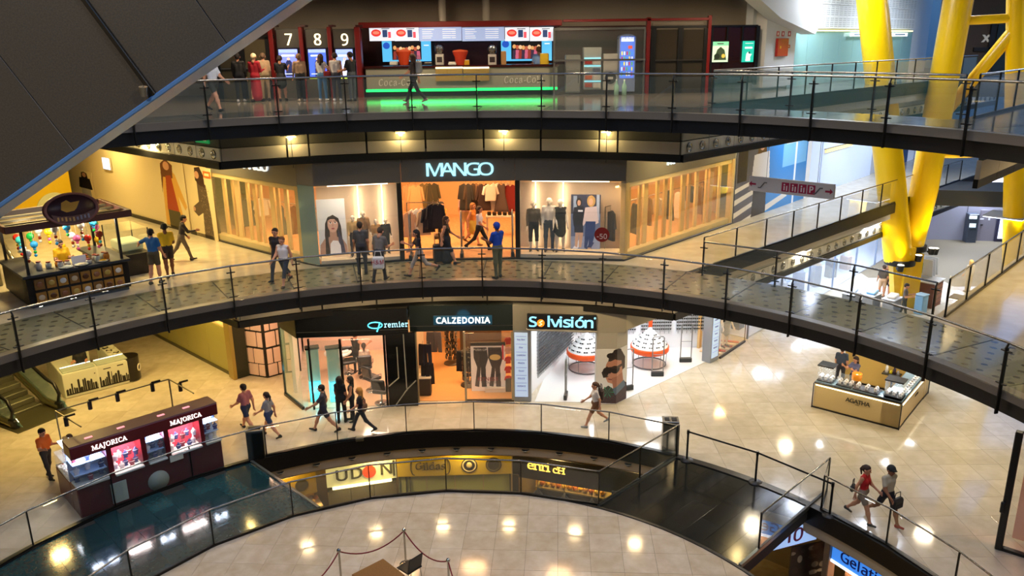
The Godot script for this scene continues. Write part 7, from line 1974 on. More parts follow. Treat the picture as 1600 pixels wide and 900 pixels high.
func make_agatha() -> void:
	var a := on(1268, 636, 0); var b := on(1404, 672, 0); var c := on(1478, 622, 0)
	var f := frame(a, b)
	var w := (b - a).length()
	var dp := (c - b).length()
	var k := thing("jewellery_island", "square gold-fronted jewellery island with AGATHA lettering and dark edged glass tops", "kiosk", f)
	var gold := mt("d8bf86", 0.35, 0.1)
	var dark := mt("241f1a", 0.35)
	var h := 0.98
	for q in [[w / 2, -0.32, w, 0.62], [w - 0.32, -dp / 2, 0.62, dp - 0.02], [w / 2, -dp + 0.32, w, 0.62]]:
		ob("counter", bx(S(), Vector3(q[0], 0.47, q[1]), Vector3(q[2] - 0.03, 0.86, q[3] - 0.03), 0, 0.02), gold, k)
		ob("counter_edge", bx(S(), Vector3(q[0], h - 0.06, q[1]), Vector3(q[2], 0.05, q[3]), 0, 0.01), dark, k)
		ob("glass_top", bx(S(), Vector3(q[0], h - 0.02, q[1]), Vector3(q[2] - 0.06, 0.03, q[3] - 0.06), 0, 0.004), mt("7f98a4", 0.06), k)
		ob("plinth", bx(S(), Vector3(q[0], 0.02, q[1]), Vector3(q[2], 0.04, q[3])), dark, k)
	ob("light_line", bx(S(), Vector3(w / 2, h - 0.12, 0.012), Vector3(w - 0.15, 0.025, 0.02)), glow("fff4d0", 4.0), k)
	ob("light_line", bx(S(), Vector3(w + 0.012, h - 0.12, -dp / 2), Vector3(0.02, 0.025, dp - 0.15)), glow("fff4d0", 4.0), k)
	for q in [[0.0, 0.0], [w, 0.0], [w, -dp]]: ob("corner_trim", bx(S(), Vector3(q[0], h / 2 - 0.04, q[1]), Vector3(0.03, h - 0.06, 0.03)), dark, k)
	letters("AGATHA", 0.14, mt("1a1612", 0.5), k, Vector3(w * 0.52, 0.6, 0.01), 0, "Droid Sans", 0.3, 0, 1.15, 0.012)
	letters("PARIS", 0.035, mt("5a4a2a", 0.5), k, Vector3(w * 0.52, 0.49, 0.008), 0, "Droid Sans", 0.0, 0, 1.2, 0.006)
	letters("AGATHA", 0.07, mt("1a1612", 0.5), k, Vector3(w + 0.01, 0.62, -dp * 0.5), PI / 2, "Droid Sans", 0.3, 0, 1.15, 0.012)
	# back wall of the island with lit showcases and dark canopy
	var by := upto(f * Vector3(0.3, 0, -dp), 548.0)
	ob("back_wall", bx(S(), Vector3(w / 2, 0.7, -dp + 0.66), Vector3(w * 0.96, 1.2, 0.04)), mt("d0b060", 0.4), k)
	ob("canopy", bx(S(), Vector3(w / 2, 2.05, -dp + 0.35), Vector3(w, 0.22, 0.5), 0, 0.02), dark, k)
	ob("canopy_lamp", bx(S(), Vector3(w / 2, 1.92, -dp + 0.35), Vector3(w - 0.2, 0.03, 0.3)), glow("f4faff", 3.0), k)
	for x in [0.03, 0.36, 0.68, 0.97]: ob("canopy_post", bx(S(), Vector3(w * x, 1.45, -dp + 0.6), Vector3(0.035, 1.0, 0.035)), mt("6a5228", 0.3, 0.6), k)
	letters("AGATHA", 0.1, glow("ffffff", 1.5), k, Vector3(w * 0.4, 2.08, -dp + 0.61), 0, "Droid Sans", 0.3, 0, 1.1, 0.02)
	letters("PARIS", 0.07, glow("ffffff", 1.5), k, Vector3(w * 0.46, 1.98, -dp + 0.61), 0, "Droid Sans", 0.3, 0, 1.1, 0.02)
	var lg := AreaLight3D.new()
	lg.area_size = Vector2(w - 0.2, 0.3); lg.light_color = Color("f4faff"); lg.light_energy = 5.0; lg.area_range = 20; lg.shadow_enabled = true; lg.name = "canopy_light"
	k.add_child(lg, true); lg.transform = Transform3D(Basis(Vector3.RIGHT, -PI / 2), Vector3(w / 2, 1.9, -dp + 0.35))
	# display cases on the counters
	var cs := [[0.3, -0.32, 0.5, 0.5, true], [0.95, -0.3, 0.5, 0.26, false], [1.65, -0.3, 0.8, 0.0, false], [w - 0.35, -0.4, 0.55, 0.5, true]]
	for i in cs.size():
		var q: Array = cs[i]
		var t := thing("display_case", "%s on the gold island" % ["tall dark-lidded glass case beside the person in dark blue", "low glass case with pink trays", "open dark tray of white busts", "tall dark-lidded glass case at the front corner"][i], "display case", f * Transform3D(Basis(), Vector3(q[0], h, q[1])))
		ob("tray", bx(S(), Vector3(0, 0.02, 0), Vector3(q[2], 0.04, 0.46), 0, 0.008), mt("2a2c30", 0.4), t)
		if q[3] > 0.0: ob("glass_box", bx(S(), Vector3(0, 0.04 + q[3] / 2, 0), Vector3(q[2] - 0.02, q[3], 0.44)), glass("d8ecf4", 0.07), t)
		if q[4]:
			ob("lid", bx(S(), Vector3(0, q[3] + 0.06, 0), Vector3(q[2] + 0.04, 0.05, 0.5), 0, 0.01), mt("20231f", 0.3), t)
			ob("lid_lamp", bx(S(), Vector3(0, q[3] + 0.03, 0), Vector3(q[2] * 0.7, 0.015, 0.2)), glow("ffffff", 5.0), t)
			var ol := OmniLight3D.new()
			ol.light_energy = 0.35; ol.light_size = 0.08; ol.omni_range = 6; ol.shadow_enabled = true; ol.name = "case_light"; ol.light_color = Color("f6faff")
			t.add_child(ol, true); ol.position = Vector3(0, q[3] - 0.04, 0)
		var n := 6
		for j in n:
			var bu := thing("jewellery_stand", "small white jewellery stand in a case on the gold island", "jewellery stand", f * Transform3D(Basis(), Vector3(q[0] - q[2] * 0.36 + q[2] * 0.36 * (j % 3), h + 0.04, q[1] - 0.1 + 0.18 * (j / 3))), "white jewellery stands on the gold island")
			ob("stand", lathe(S(), [Vector2(0, 0), Vector2(0.055, 0), Vector2(0.04, 0.03), Vector2(0.065, 0.09), Vector2(0.02, 0.15), Vector2(0, 0.15)], Transform3D(Basis.from_scale(Vector3(1, 1.0, 0.7)), Vector3.ZERO), 12), mt("f0f0f0", 0.5), bu)
			ob("jewel", ball(S(), Vector3(0, 0.1, 0.045), Vector3(0.015, 0.015, 0.01), 8), mt("c89ab0" if j % 2 else "8a8f98", 0.2, 0.5), bu)
	for j in 22:
		var along := j % 11
		var p := Vector3(w - 0.18 - 0.26 * (j / 11), h, -0.85 - 0.2 * along)
		if j >= 11: p = Vector3(0.25 + along * (w - 0.5) / 10.0, h, -dp + 0.25)
		var it := thing("jewellery_tray", "flat white jewellery tray on the side counters of the gold island", "tray", f * tf(p, 0.2 * sin(j * 1.7)), "white trays on the gold island")
		ob("tray", bx(S(), Vector3(0, 0.02, 0), Vector3(0.17, 0.03, 0.13), 0, 0.008), mt("eeeeee" if j % 3 else "b8bcc4", 0.4), it)
		ob("piece", ball(S(), Vector3(0, 0.045, 0), Vector3(0.035, 0.02, 0.03), 8), mt("c4b48a" if j % 2 else "8a909a", 0.2, 0.6), it)
	for q in [[1.25, -0.42, "left"], [w - 0.55, -dp + 0.35, "rear"]]:
		var t := thing("drum_lamp", "orange drum lamp glowing on the gold jewellery island, %s" % ("beside the low glass case" if q[2] == "left" else "on the rear counter"), "lamp", f * Transform3D(Basis(), Vector3(q[0], h, q[1])))
		ob("stem", cyl(S(), Vector3.ZERO, Vector3(0, 0.3, 0), 0.02), mt("6a5228", 0.3, 0.6), t)
		ob("foot", cyl(S(), Vector3.ZERO, Vector3(0, 0.02, 0), 0.08), mt("6a5228", 0.3, 0.6), t)
		ob("shade", lathe(S(), [Vector2(0.16, 0.24), Vector2(0.16, 0.46), Vector2(0.15, 0.46), Vector2(0.15, 0.24), Vector2(0.16, 0.24)], Transform3D(), 22), glow("c8760c", 0.6), t)
		ob("bulb", ball(S(), Vector3(0, 0.36, 0), Vector3(0.05, 0.06, 0.05), 10), glow("fff0c8", 6.0), t)
		var ol := OmniLight3D.new()
		ol.light_energy = 0.3; ol.light_size = 0.05; ol.omni_range = 6; ol.shadow_enabled = true; ol.name = "bulb_light"; ol.light_color = Color("ffd898")
		t.add_child(ol, true); ol.position = Vector3(0, 0.36, 0)
	var sh := thing("wall_shelf", "dark floating shelf with figurines inside the gold island", "shelf", f * Transform3D(Basis(), Vector3(w * 0.62, 0.75, -dp + 0.85)))
	ob("board", bx(S(), Vector3(0, 0, 0), Vector3(0.6, 0.05, 0.34), 0, 0.01), mt("2c2822", 0.4), sh)
	ob("bracket", bx(S(), Vector3(0, -0.38, -0.12), Vector3(0.06, 0.72, 0.06)), mt("2c2822", 0.4), sh)
	for q in [[-0.18, "e8ecf0", 0.3], [0.08, "3a2a40", 0.26], [-0.04, "e0d020", 0.1], [0.2, "8a8a90", 0.12]]:
		var fgn := thing("figurine", "small %s figurine on the dark floating shelf" % {"e8ecf0": "white", "3a2a40": "purple", "e0d020": "yellow", "8a8a90": "grey"}[q[1]], "figurine", f * Transform3D(Basis(), Vector3(w * 0.62 + q[0], 0.775, -dp + 0.85)))
		ob("body", lathe(S(), [Vector2(0, 0), Vector2(0.06, 0), Vector2(0.045, q[2] * 0.5), Vector2(0.05, q[2] * 0.7), Vector2(0, q[2] * 0.8)], Transform3D(), 12), mt(q[1], 0.4), fgn)
		ob("head", ball(S(), Vector3(0, q[2] * 0.88, 0), Vector3(0.035, 0.04, 0.035), 10), mt(q[1], 0.4), fgn)

func make_far_corridor() -> void:
	# shop windows along the lower right corridor
	var f := frame(Vector3(9.9, 0, -32.4), Vector3(27.0, 0, -51.4))
	var wl := setting("wall_lower_corridor", f)
	ob("glazing", bx(S(), Vector3(12.8, 1.6, 0), Vector3(25.4, 3.2, 0.02)), glass("b8d4f0", 0.12), wl)
	ob("inner_wall", bx(S(), Vector3(12.8, 1.7, -2.2), Vector3(25.4, 3.4, 0.1)), mt("c4d4ec", 0.5), wl)
	ob("inner_floor", bx(S(), Vector3(12.8, 0.02, -1.1), Vector3(25.4, 0.03, 2.1)), mt("d8dce4", 0.3), wl)
	ob("inner_ceiling", bx(S(), Vector3(12.8, 3.3, -1.1), Vector3(25.4, 0.1, 2.2)), mt("d8dce4", 0.6), wl)
	for k in 9: ob("mullion", bx(S(), Vector3(0.1 + k * 3.1, 1.6, 0), Vector3(0.06, 3.2, 0.08)), mt("8a98b0", 0.3, 0.5), wl)
	for k in 3:
		lamp(f * Vector3(3.5 + k * 6.0, 3.2, -1.2), 2.2, 0.5, "e4eeff", 14.0, "long cool lamp inside the corridor shop windows", "cool lamps in the corridor shop windows", f.basis.get_euler().y, 4.0)
	var cols := ["3a4a66", "c8a878", "2c3442", "8fa4c8", "b89a84", "e0e4ea", "5a6a8a", "d8c4a8"]
	for k in 14:
		var o := thing("window_display", "%s display block in the bluish corridor shop windows" % ["navy", "tan", "charcoal", "pale blue", "brown", "white", "slate", "beige"][k % 8], "display", f * tf(Vector3(1.0 + k * 1.05, 0.035, -0.9 - 0.4 * (k % 2)), k * 0.9), "display blocks in the corridor windows")
		var h := 0.6 + 0.7 * rng.randf()
		ob("plinth", bx(S(), Vector3(0, h / 2, 0), Vector3(0.5, h, 0.4), 0, 0.02), mt(cols[k % 8], 0.5), o)
		ob("goods", lathe(S(), [Vector2(0.14, h), Vector2(0.2, h + 0.2), Vector2(0.12, h + 0.55), Vector2(0, h + 0.62)], Transform3D(), 12), mt(cols[(k * 3 + 1) % 8], 0.6), o)
	# end wall with door, cash machine and advert screen
	var e := on(1510, 378, 0)
	var fe := frame(Vector3(e.x - 9.0, 0, e.z - 2.0), Vector3(e.x + 10.0, 0, e.z + 1.2))
	var we := setting("wall_corridor_end", fe)
	ob("cladding", bx(S(), Vector3(9.0, 2.2, -0.2), Vector3(20, 4.6, 0.3)), mt("8a8a98", 0.4), we)
	for k in 7: ob("seam", bx(S(), Vector3(2.0 + k * 2.4, 2.2, -0.045), Vector3(0.03, 4.4, 0.03)), mt("4a4a58", 0.5), we)
	var at := thing("cash_machine", "tall grey cash machine against the corridor end wall", "cash machine", fe)
	pb("cabinet", at, fe, 1506, 332, 1522, 379, 0.0, 0.6, mt("3c4450", 0.35), 0.03)
	pb("header_screen", at, fe, 1509, 334, 1521, 339, 0.6, 0.62, glow("d8e8f0", 1.0)); pb("screen", at, fe, 1509, 346, 1519, 352, 0.6, 0.62, glow("cfe0e8", 1.0)); pb("keypad", at, fe, 1510, 354, 1519, 356, 0.6, 0.64, mt("1c2a2c", 0.4))
	var dr := thing("service_door", "plain grey service door with lever beside the cash machine", "door", fe)
	pb("leaf", dr, fe, 1529, 328, 1555, 378, -0.05, 0.02, mt("7c7884", 0.45), 0.01); pb("lever", dr, fe, 1531, 350, 1535, 352, 0.02, 0.08, mt("2a2a2c", 0.3)); pb("plate", dr, fe, 1531, 341, 1537, 343, 0.02, 0.03, mt("dcdce0", 0.4)); pb("number_plate", dr, fe, 1544, 339, 1547, 344, 0.02, 0.03, mt("dcdce0", 0.4))
	var ad := thing("advert_screen", "white lit advert screen showing a dark blue phone", "screen", fe)
	var im := canvas(80, 110, "dfe6ff")
	fr_(im, 0.3, 0.15, 0.4, 0.62, "3a4a86"); fr_(im, 0.34, 0.19, 0.32, 0.54, "26306a"); fr_(im, 0.2, 0.85, 0.6, 0.04, "8a94c0")
	pboard("picture", ad, fe, 1559, 341, 1582, 372, 0.2, printed(im, 1.6), 0.03); pb("casing", ad, fe, 1555, 337, 1585, 379, 0.0, 0.16, mt("2a2a40", 0.4), 0.02)
	# market stall at the strut's foot
	var q := on(1450, 482, 0)
	var ms := thing("market_stall", "small brown timber stall with grey menu boards at the strut's foot", "stall", tf(q + Vector3(0.2, 0, -0.6), 0.75))
	ob("timber_side", bx(S(), Vector3(0, 0.6, 0), Vector3(1.1, 1.2, 0.9), 0, 0.02), noisy("8a4a20", "5e2e12", 0.04, 1.2, 0.5, 0, 91), ms)
	for k in 5: ob("plank_line", bx(S(), Vector3(0, 0.15 + k * 0.24, 0.455), Vector3(1.1, 0.02, 0.01)), mt("3a1c0c", 0.6), ms)
	ob("worktop", bx(S(), Vector3(0, 1.23, 0), Vector3(1.3, 0.06, 1.0), 0, 0.01), mt("b8b4ac", 0.3, 0.4), ms)
	for k in 3: ob("menu_board", bxt(S(), Transform3D(Basis(Vector3.BACK, 0.25), Vector3(0.1 + k * 0.3, 1.75, -0.3)), Vector3(0.05, 0.9, 0.7), 0.01), mt("b4b4b2", 0.5), ms)
	ob("green_panel", bx(S(), Vector3(-0.5, 1.8, -0.3), Vector3(0.5, 0.5, 0.05), 0, 0.01), mt("1f6a2c", 0.5), ms)
	var wh := thing("cart_wheel", "spoked cart wheel leaning behind the glass of the right arm", "wheel", Transform3D(Basis(Vector3.UP, 1.0), on(1480, 470, 0) + Vector3(0, 0.62, 0)))
	ob("rim", lathe(S(), [Vector2(0.58, -0.03), Vector2(0.62, -0.03), Vector2(0.62, 0.03), Vector2(0.58, 0.03), Vector2(0.58, -0.03)], Transform3D(Basis(Vector3.RIGHT, PI / 2), Vector3.ZERO), 28), mt("8a7a50", 0.5), wh)
	for k in 8: ob("spoke", cyl(S(), Vector3.ZERO, Vector3(cos(k * TAU / 8), sin(k * TAU / 8), 0) * 0.58, 0.02), mt("8a7a50", 0.5), wh)
	ob("hub", cyl(S(), Vector3(0, 0, -0.06), Vector3(0, 0, 0.06), 0.08), mt("6a5a38", 0.5), wh)
	for k in 3:
		var p := on([1334, 1366, 1398][k], [484, 486, 493][k], 0)
		var o := thing("stall_table", "low table of bright wares near the strut's foot, %s" % ["by the corridor windows", "middle one", "nearest the timber stall"][k], "table", tf(p + Vector3(0, 0, -0.4), 0.7))
		ob("top", bx(S(), Vector3(0, 0.72, 0), Vector3(0.9, 0.05, 0.6), 0, 0.01), mt("d8dce4", 0.3), o)
		for s in [-1, 1]: ob("leg", bx(S(), Vector3(s * 0.4, 0.35, 0), Vector3(0.05, 0.7, 0.5)), mt("8a8c90", 0.4), o)
		ob("wares", bx(S(), Vector3(0, 0.82, 0), Vector3(0.7, 0.14, 0.4), 0.2, 0.04), mt(["b8c8e0", "7ab0d8", "e0d8c8"][k], 0.4), o)
	var bb := thing("blue_box", "pale blue bin beside the brown timber stall", "bin", tf(on(1437, 492, 0) + Vector3(0.1, 0, -0.2), 0.6))
	ob("body", bx(S(), Vector3(0, 0.45, 0), Vector3(0.45, 0.9, 0.4), 0, 0.03), mt("7fb0d0", 0.4), bb); ob("lid", bx(S(), Vector3(0, 0.92, 0), Vector3(0.5, 0.05, 0.45), 0, 0.02), mt("a8cce0", 0.4), bb)

func make_level1() -> void:
	var fl := setting("floor")
	ob("surface", slab(S(), pv([-30, 6, 30, 6, 30, -40, -30, -40]), L1 - 0.3, L1), noisy("b8a884", "a08e68", 0.014, 0.3, 0.2, 0, 101), fl)
	# underside band with bowl lamps
	var bd := setting("trim_20")
	ob("cream_band", arcbox(S(), 12.3, 12.5, -0.86, -0.5, -75, 75), mt("cdb894", 0.6), bd)
	ob("soffit", arcbox(S(), 12.4, 15.5, -0.95, -0.86, -75, 75), mt("b8a684", 0.7), bd)
	for k in range(-6, 7):
		var a := 4.1 + k * 5.3
		var t := thing("bowl_lamp", "small dark bowl lamp on the cream band below the gallery edge", "lamp", Transform3D(Basis(Vector3.UP, -deg_to_rad(a)), pol(12.28, a, -0.64)), "bowl lamps under the gallery edge")
		ob("bowl", lathe(S(), [Vector2(0, -0.07), Vector2(0.06, -0.06), Vector2(0.11, 0.0), Vector2(0.115, 0.02), Vector2(0.0, 0.01)], Transform3D(), 16), mt("2c2418", 0.3, 0.5), t)
		ob("rim", lathe(S(), [Vector2(0.105, 0.0), Vector2(0.125, 0.01), Vector2(0.105, 0.02)], Transform3D(), 16), mt("d8c8a0", 0.3), t)
	for k in range(-2, 3):
		lamp(pol(13.1, k * 13.0, -0.98), 0.3, 0.3, "ffd890", 6.4, "small square downlight over the basement shopfronts", "downlights over the basement shopfronts", -deg_to_rad(k * 13.0), 5.0)
	# noodle bar, tapas bar and juice bar fronts on one curve
	var mk := func(a0: float, a1: float) -> Transform3D: return frame(pol(13.6, a0, -0.5), pol(13.6, a1, -0.5))
	var yellow := mt("a8921e", 0.5)
	var f0: Transform3D = mk.call(-34.0, -22.0)
	var s0 := thing("shop_fascia", "olive fascia with a dark round emblem left of the noodle bar", "sign", f0)
	ob("band", bx(S(), Vector3(1.4, -1.45, 0), Vector3(2.9, 0.8, 0.1), 0, 0.01), mt("7a6418", 0.5), s0)
	ob("emblem", cyl(S(), Vector3(2.35, -1.45, 0.05), Vector3(2.35, -1.45, 0.07), 0.22, 0.22, 20), mt("2c2814", 0.5), s0)
	ob("back_wall", bx(S(), Vector3(1.4, -3.2, -1.2), Vector3(3.2, 2.8, 0.1)), mt("d8a860", 0.6), s0)
	var sl := thing("food_shelf", "lit shelf heaped with food left of the noodle bar", "shelf", f0 * Transform3D(Basis(), Vector3(2.3, 0, 0)))
	ob("shelf", bx(S(), Vector3(0, -2.4, -0.3), Vector3(1.4, 0.06, 0.8), 0, 0.01), mt("e8c890", 0.5), sl); ob("bracket", bx(S(), Vector3(0, -3.55, -0.5), Vector3(0.5, 2.3, 0.2)), mt("5a4a30", 0.5), sl)
	for k in 8: ob("heap", ball(S(), Vector3(-0.55 + k * 0.16, -2.3, -0.2 - 0.2 * (k % 2)), Vector3(0.1, 0.08, 0.1), 10), mt(["e8b868", "c87a38", "f0dca8"][k % 3], 0.5), sl)
	# UDON
	var f1: Transform3D = mk.call(-20.5, -10.5)
	var w1 := 2.37
	var s1 := thing("shop_sign", "lit cream sign reading UDON with a red disc for the O", "sign", f1)
	ob("panel", bx(S(), Vector3(w1 / 2, -1.42, 0), Vector3(w1, 0.72, 0.1), 0, 0.01), glow("d8d8a0", 0.3), s1)
	ob("light_tube", bx(S(), Vector3(w1 / 2, -1.82, 0.06), Vector3(w1 * 0.85, 0.07, 0.08)), glow("fff0b8", 4.0), s1)
	var dkl := mt("4a4a30", 0.5)
	letters("U", 0.4, dkl, s1, Vector3(0.45, -1.38, 0.06), 0, "Droid Sans", 0.4, 0, 1.3, 0.02); letters("D", 0.4, dkl, s1, Vector3(0.95, -1.38, 0.06), 0, "Droid Sans", 0.4, 0, 1.3, 0.02); letters("N", 0.4, dkl, s1, Vector3(1.97, -1.38, 0.06), 0, "Droid Sans", 0.4, 0, 1.3, 0.02)
	ob("red_disc", cyl(S(), Vector3(1.45, -1.38, 0.05), Vector3(1.45, -1.38, 0.08), 0.23, 0.23, 24), glow("f0401a", 0.9), s1)
	ob("end_bar", bx(S(), Vector3(w1 - 0.08, -1.38, 0.06), Vector3(0.07, 0.6, 0.02)), dkl, s1)
	var st := thing("steel_front", "brushed steel counter front below the UDON sign", "counter", f1)
	for k in 3: ob("steel_panel", bx(S(), Vector3(w1 * (k + 0.5) / 3, -3.3, -0.1), Vector3(w1 / 3 - 0.02, 2.7, 0.1), 0, 0.01), mt("8a8468", 0.22, 0.8), st)
	ob("counter_top", bx(S(), Vector3(w1 / 2, -1.95, -0.15), Vector3(w1, 0.05, 0.3), 0, 0.01), mt("6a644c", 0.25, 0.7), st)
	var ul := AreaLight3D.new()
	ul.area_size = Vector2(w1 * 0.8, 0.1); ul.light_color = Color("ffe8a8"); ul.light_energy = 1.6; ul.area_range = 12; ul.shadow_enabled = true; ul.name = "tube_light"
	s1.add_child(ul, true); ul.transform = Transform3D(Basis(Vector3.RIGHT, -PI / 2), Vector3(w1 / 2, -1.88, 0.12))
	# tapas bar
	var f2: Transform3D = mk.call(-10.3, 6.5)
	var w2 := 3.97
	var s2 := thing("shop_sign", "olive fascia with script lettering in brackets and two round dark seals", "sign", f2)
	ob("band", bx(S(), Vector3(w2 / 2, -1.4, 0), Vector3(w2, 0.72, 0.1), 0, 0.01), yellow, s2)
	letters("Gildas", 0.26, mt("4a4214", 0.5), s2, Vector3(1.15, -1.4, 0.06), 0, "Droid Serif", 0.0, 0.3, 1.0, 0.02)
	for s in [-1, 1]:
		var pts := []
		for k in 9: pts.append(Vector3(1.15 + s * (0.55 + 0.14 * cos(PI * k / 8.0 - PI / 2)), -1.4 + 0.3 * sin(PI * k / 8.0 - PI / 2), 0.06))
		ob("bracket_mark", tube(S(), pts, 0.016, 6), mt("3a3410", 0.5), s2)
	for q in [[2.5, "1c1a18"], [3.35, "2c2818"]]:
		var sl2 := ob("seal", cyl(S(), Vector3(q[0], -1.38, 0.05), Vector3(q[0], -1.38, 0.07), 0.28, 0.28, 26), mt(q[1], 0.5), s2)
		ob("seal_ring", lathe(S(), [Vector2(0.2, 0.0), Vector2(0.225, 0.01), Vector2(0.25, 0.0)], Transform3D(Basis(Vector3.RIGHT, PI / 2), Vector3(q[0], -1.38, 0.072)), 26), mt("b8ac7a" if q[1] == "1c1a18" else "5a5230", 0.5), sl2)
		if q[1] == "1c1a18": ob("seal_mark", ball(S(), Vector3(q[0], -1.37, 0.07), Vector3(0.11, 0.12, 0.02), 10), mt("a89c68", 0.5), sl2)
	var gf := thing("shopfront", "greenish glass shopfront below the olive fascia", "shopfront", f2)
	for k in 4: ob("pane", bx(S(), Vector3(w2 * (k + 0.5) / 4, -3.2, -0.05), Vector3(w2 / 4 - 0.03, 2.85, 0.03)), mt("8a8e5c", 0.1, 0.1), gf)
	for x in [0.05, 0.28, 0.42, w2 - 0.05]: ob("mullion", bx(S(), Vector3(x, -3.2, -0.02), Vector3(0.04, 2.9, 0.06)), mt("3a3c2c", 0.4), gf)
	# juice bar
	var f3: Transform3D = mk.call(6.7, 33.0)
	var w3 := 6.19
	var s3 := thing("shop_sign", "black fascia with glowing yellow enrich lettering", "sign", f3)
	ob("band", bx(S(), Vector3(w3 / 2, -1.4, 0), Vector3(w3, 0.9, 0.1), 0, 0.01), mt("12110f", 0.4), s3)
	var lc := hit(850, 722, f3)
	letters("enri", 0.3, glow("f4cf5a", 1.6), s3, Vector3(lc.x - 0.2, -1.3, 0.07), 0, "Droid Serif", 0.0, 0, 1.25, 0.03)
	letters("cH", 0.23, glow("f4cf5a", 1.6), s3, Vector3(lc.x + 0.52, -1.33, 0.07), 0, "Droid Serif", 0.0, 0, 1.25, 0.03)
	var jb := thing("juice_bar", "dark juice bar counter topped with heaped orange fruit", "counter", f3)
	ob("front", bx(S(), Vector3(2.0, -3.5, -0.8), Vector3(2.6, 2.0, 0.5), 0, 0.02), mt("3a3430", 0.4), jb)
	ob("top", bx(S(), Vector3(2.0, -2.48, -0.8), Vector3(2.7, 0.06, 0.6), 0, 0.01), mt("8a7a4a", 0.4), jb)
	ob("back_wall", bx(S(), Vector3(w3 / 2, -3.2, -2.6), Vector3(w3, 3.0, 0.1)), mt("c89a3a", 0.5), jb)
	for x in [0.12, 3.65, 4.35]: ob("dark_post", bx(S(), Vector3(x, -3.2, 0), Vector3(0.22, 2.9, 0.2), 0, 0.01), mt("1c1b18", 0.4), jb)
	ob("dark_wall", bx(S(), Vector3(5.3, -3.2, -0.3), Vector3(1.9, 2.9, 0.1)), mt("201c18", 0.3), jb)
	for k in 24:
		var fr := thing("fruit", "round %s fruit heaped on the juice bar counter" % ["orange", "yellow", "amber"][k % 3], "fruit", f3 * Transform3D(Basis(), Vector3(0.85 + (k % 12) * 0.2, -2.45, -0.7 - 0.18 * (k / 12))), "fruit heaped on the juice bar")
		ob("flesh", ball(S(), Vector3(0, 0.085, 0), Vector3(0.09, 0.085, 0.09), 10), mt(["e8871c", "f0c83a", "d8a030"][k % 3], 0.4), fr)
		ob("stem", cyl(S(), Vector3(0, 0.165, 0), Vector3(0.01, 0.19, 0), 0.008), mt("4a4a1c", 0.6), fr)
	for q in [[0.75, -0.5], [1.75, -0.45], [2.75, -0.4]]:
		var pd := thing("pendant_lamp", "grey bell-shaped pendant lamp hanging at the juice bar", "lamp", f3 * Transform3D(Basis(), Vector3(q[0], -2.9, q[1])), "bell pendants at the juice bar")
		ob("shade", lathe(S(), [Vector2(0.2, 0.0), Vector2(0.21, 0.03), Vector2(0.17, 0.18), Vector2(0.06, 0.32), Vector2(0.03, 0.42), Vector2(0, 0.43)], Transform3D(), 20), mt("6a675e", 0.4), pd)
		ob("flex", cyl(S(), Vector3(0, 0.42, 0), Vector3(0, 1.95, 0), 0.008, 0.008, 6), mt("1a1a1a", 0.5), pd)
		ob("bulb", ball(S(), Vector3(0, 0.06, 0), Vector3(0.06, 0.06, 0.06), 10), glow("ffe8b0", 5.0), pd)
		var ol := OmniLight3D.new()
		ol.light_energy = 0.8; ol.light_size = 0.06; ol.omni_range = 8; ol.shadow_enabled = true; ol.name = "bulb_light"; ol.light_color = Color("ffdc98")
		pd.add_child(ol, true); ol.position = Vector3(0, 0.06, 0)
	for q in [[1.2, -1.6], [2.6, -1.6]]: lamp(f3 * Vector3(q[0], -1.0, q[1]), 0.5, 0.5, "ffd070", 6.0, "square amber panel inside the juice bar", "amber panels of the juice bar", 0.0, 4.0)
	# rear walls so the basement does not open to nothing
	var wb := setting("wall_basement")
	ob("plaster", arcbox(S(), 16.4, 16.6, L1, -0.4, -80, 100, 6.0), mt("8a7a5a", 0.7), wb)
	# ice-cream stall under the right opening
	var g0 := pol(12.75, 54.2, 0); var g1 := pol(12.75, 68.0, 0)
	var fg := frame(g0, g1)
	var ic := thing("ice_cream_stall", "ice-cream stall with glowing blue sign reading Gelati", "stall", fg)
	var gw := (g1 - g0).length()
	ob("sign_panel", bx(S(), Vector3(gw / 2 + 0.1, -1.28, 0), Vector3(gw, 0.62, 0.16), 0, 0.01), glow("3f8cf0", 0.9), ic)
	ob("sign_glow", bx(S(), Vector3(gw / 2 + 0.1, -1.56, 0.09), Vector3(gw, 0.08, 0.02)), glow("eef6ff", 2.0), ic)
	letters("Gelati", 0.3, mt("123a9a", 0.4), ic, Vector3(0.95, -1.25, 0.09), 0, "Droid Sans", 0.2, 0, 1.1, 0.02)
	ob("end_post", bx(S(), Vector3(-0.02, -2.6, 0), Vector3(0.2, 3.4, 0.3), 0, 0.02), mt("8a7a6a", 0.35, 0.4), ic)
	ob("lit_wall", bx(S(), Vector3(gw / 2 + 0.2, -3.1, -0.5), Vector3(gw, 3.0, 0.1)), mt("e8b88a", 0.6), ic)
	ob("counter", bx(S(), Vector3(gw / 2 + 0.2, -4.1, -0.1), Vector3(gw, 1.2, 0.5), 0, 0.02), mt("d8c8b8", 0.4), ic)
	var il := AreaLight3D.new()
	il.area_size = Vector2(gw * 0.8, 0.2); il.light_color = Color("ffd0a8"); il.light_energy = 4.0; il.area_range = 14; il.shadow_enabled = true; il.name = "stall_light"
	ic.add_child(il, true); il.transform = Transform3D(Basis(Vector3.RIGHT, -PI / 2), Vector3(gw / 2, -1.62, -0.15))
	ob("stall_lamp", bx(S(), Vector3(gw / 2, -1.6, -0.15), Vector3(gw * 0.8, 0.02, 0.2)), glow("ffd0a8", 3.0), ic)
	# blue sign with crimson letters under the bridge's edge
	var h0 := Vector3(6.7, 0, -17.75); var h1 := Vector3(8.3, 0, -19.35)
	var fh := frame(h1, h0)
	fh = Transform3D(Basis(-fh.basis.x, Vector3.UP, -fh.basis.z), h0)
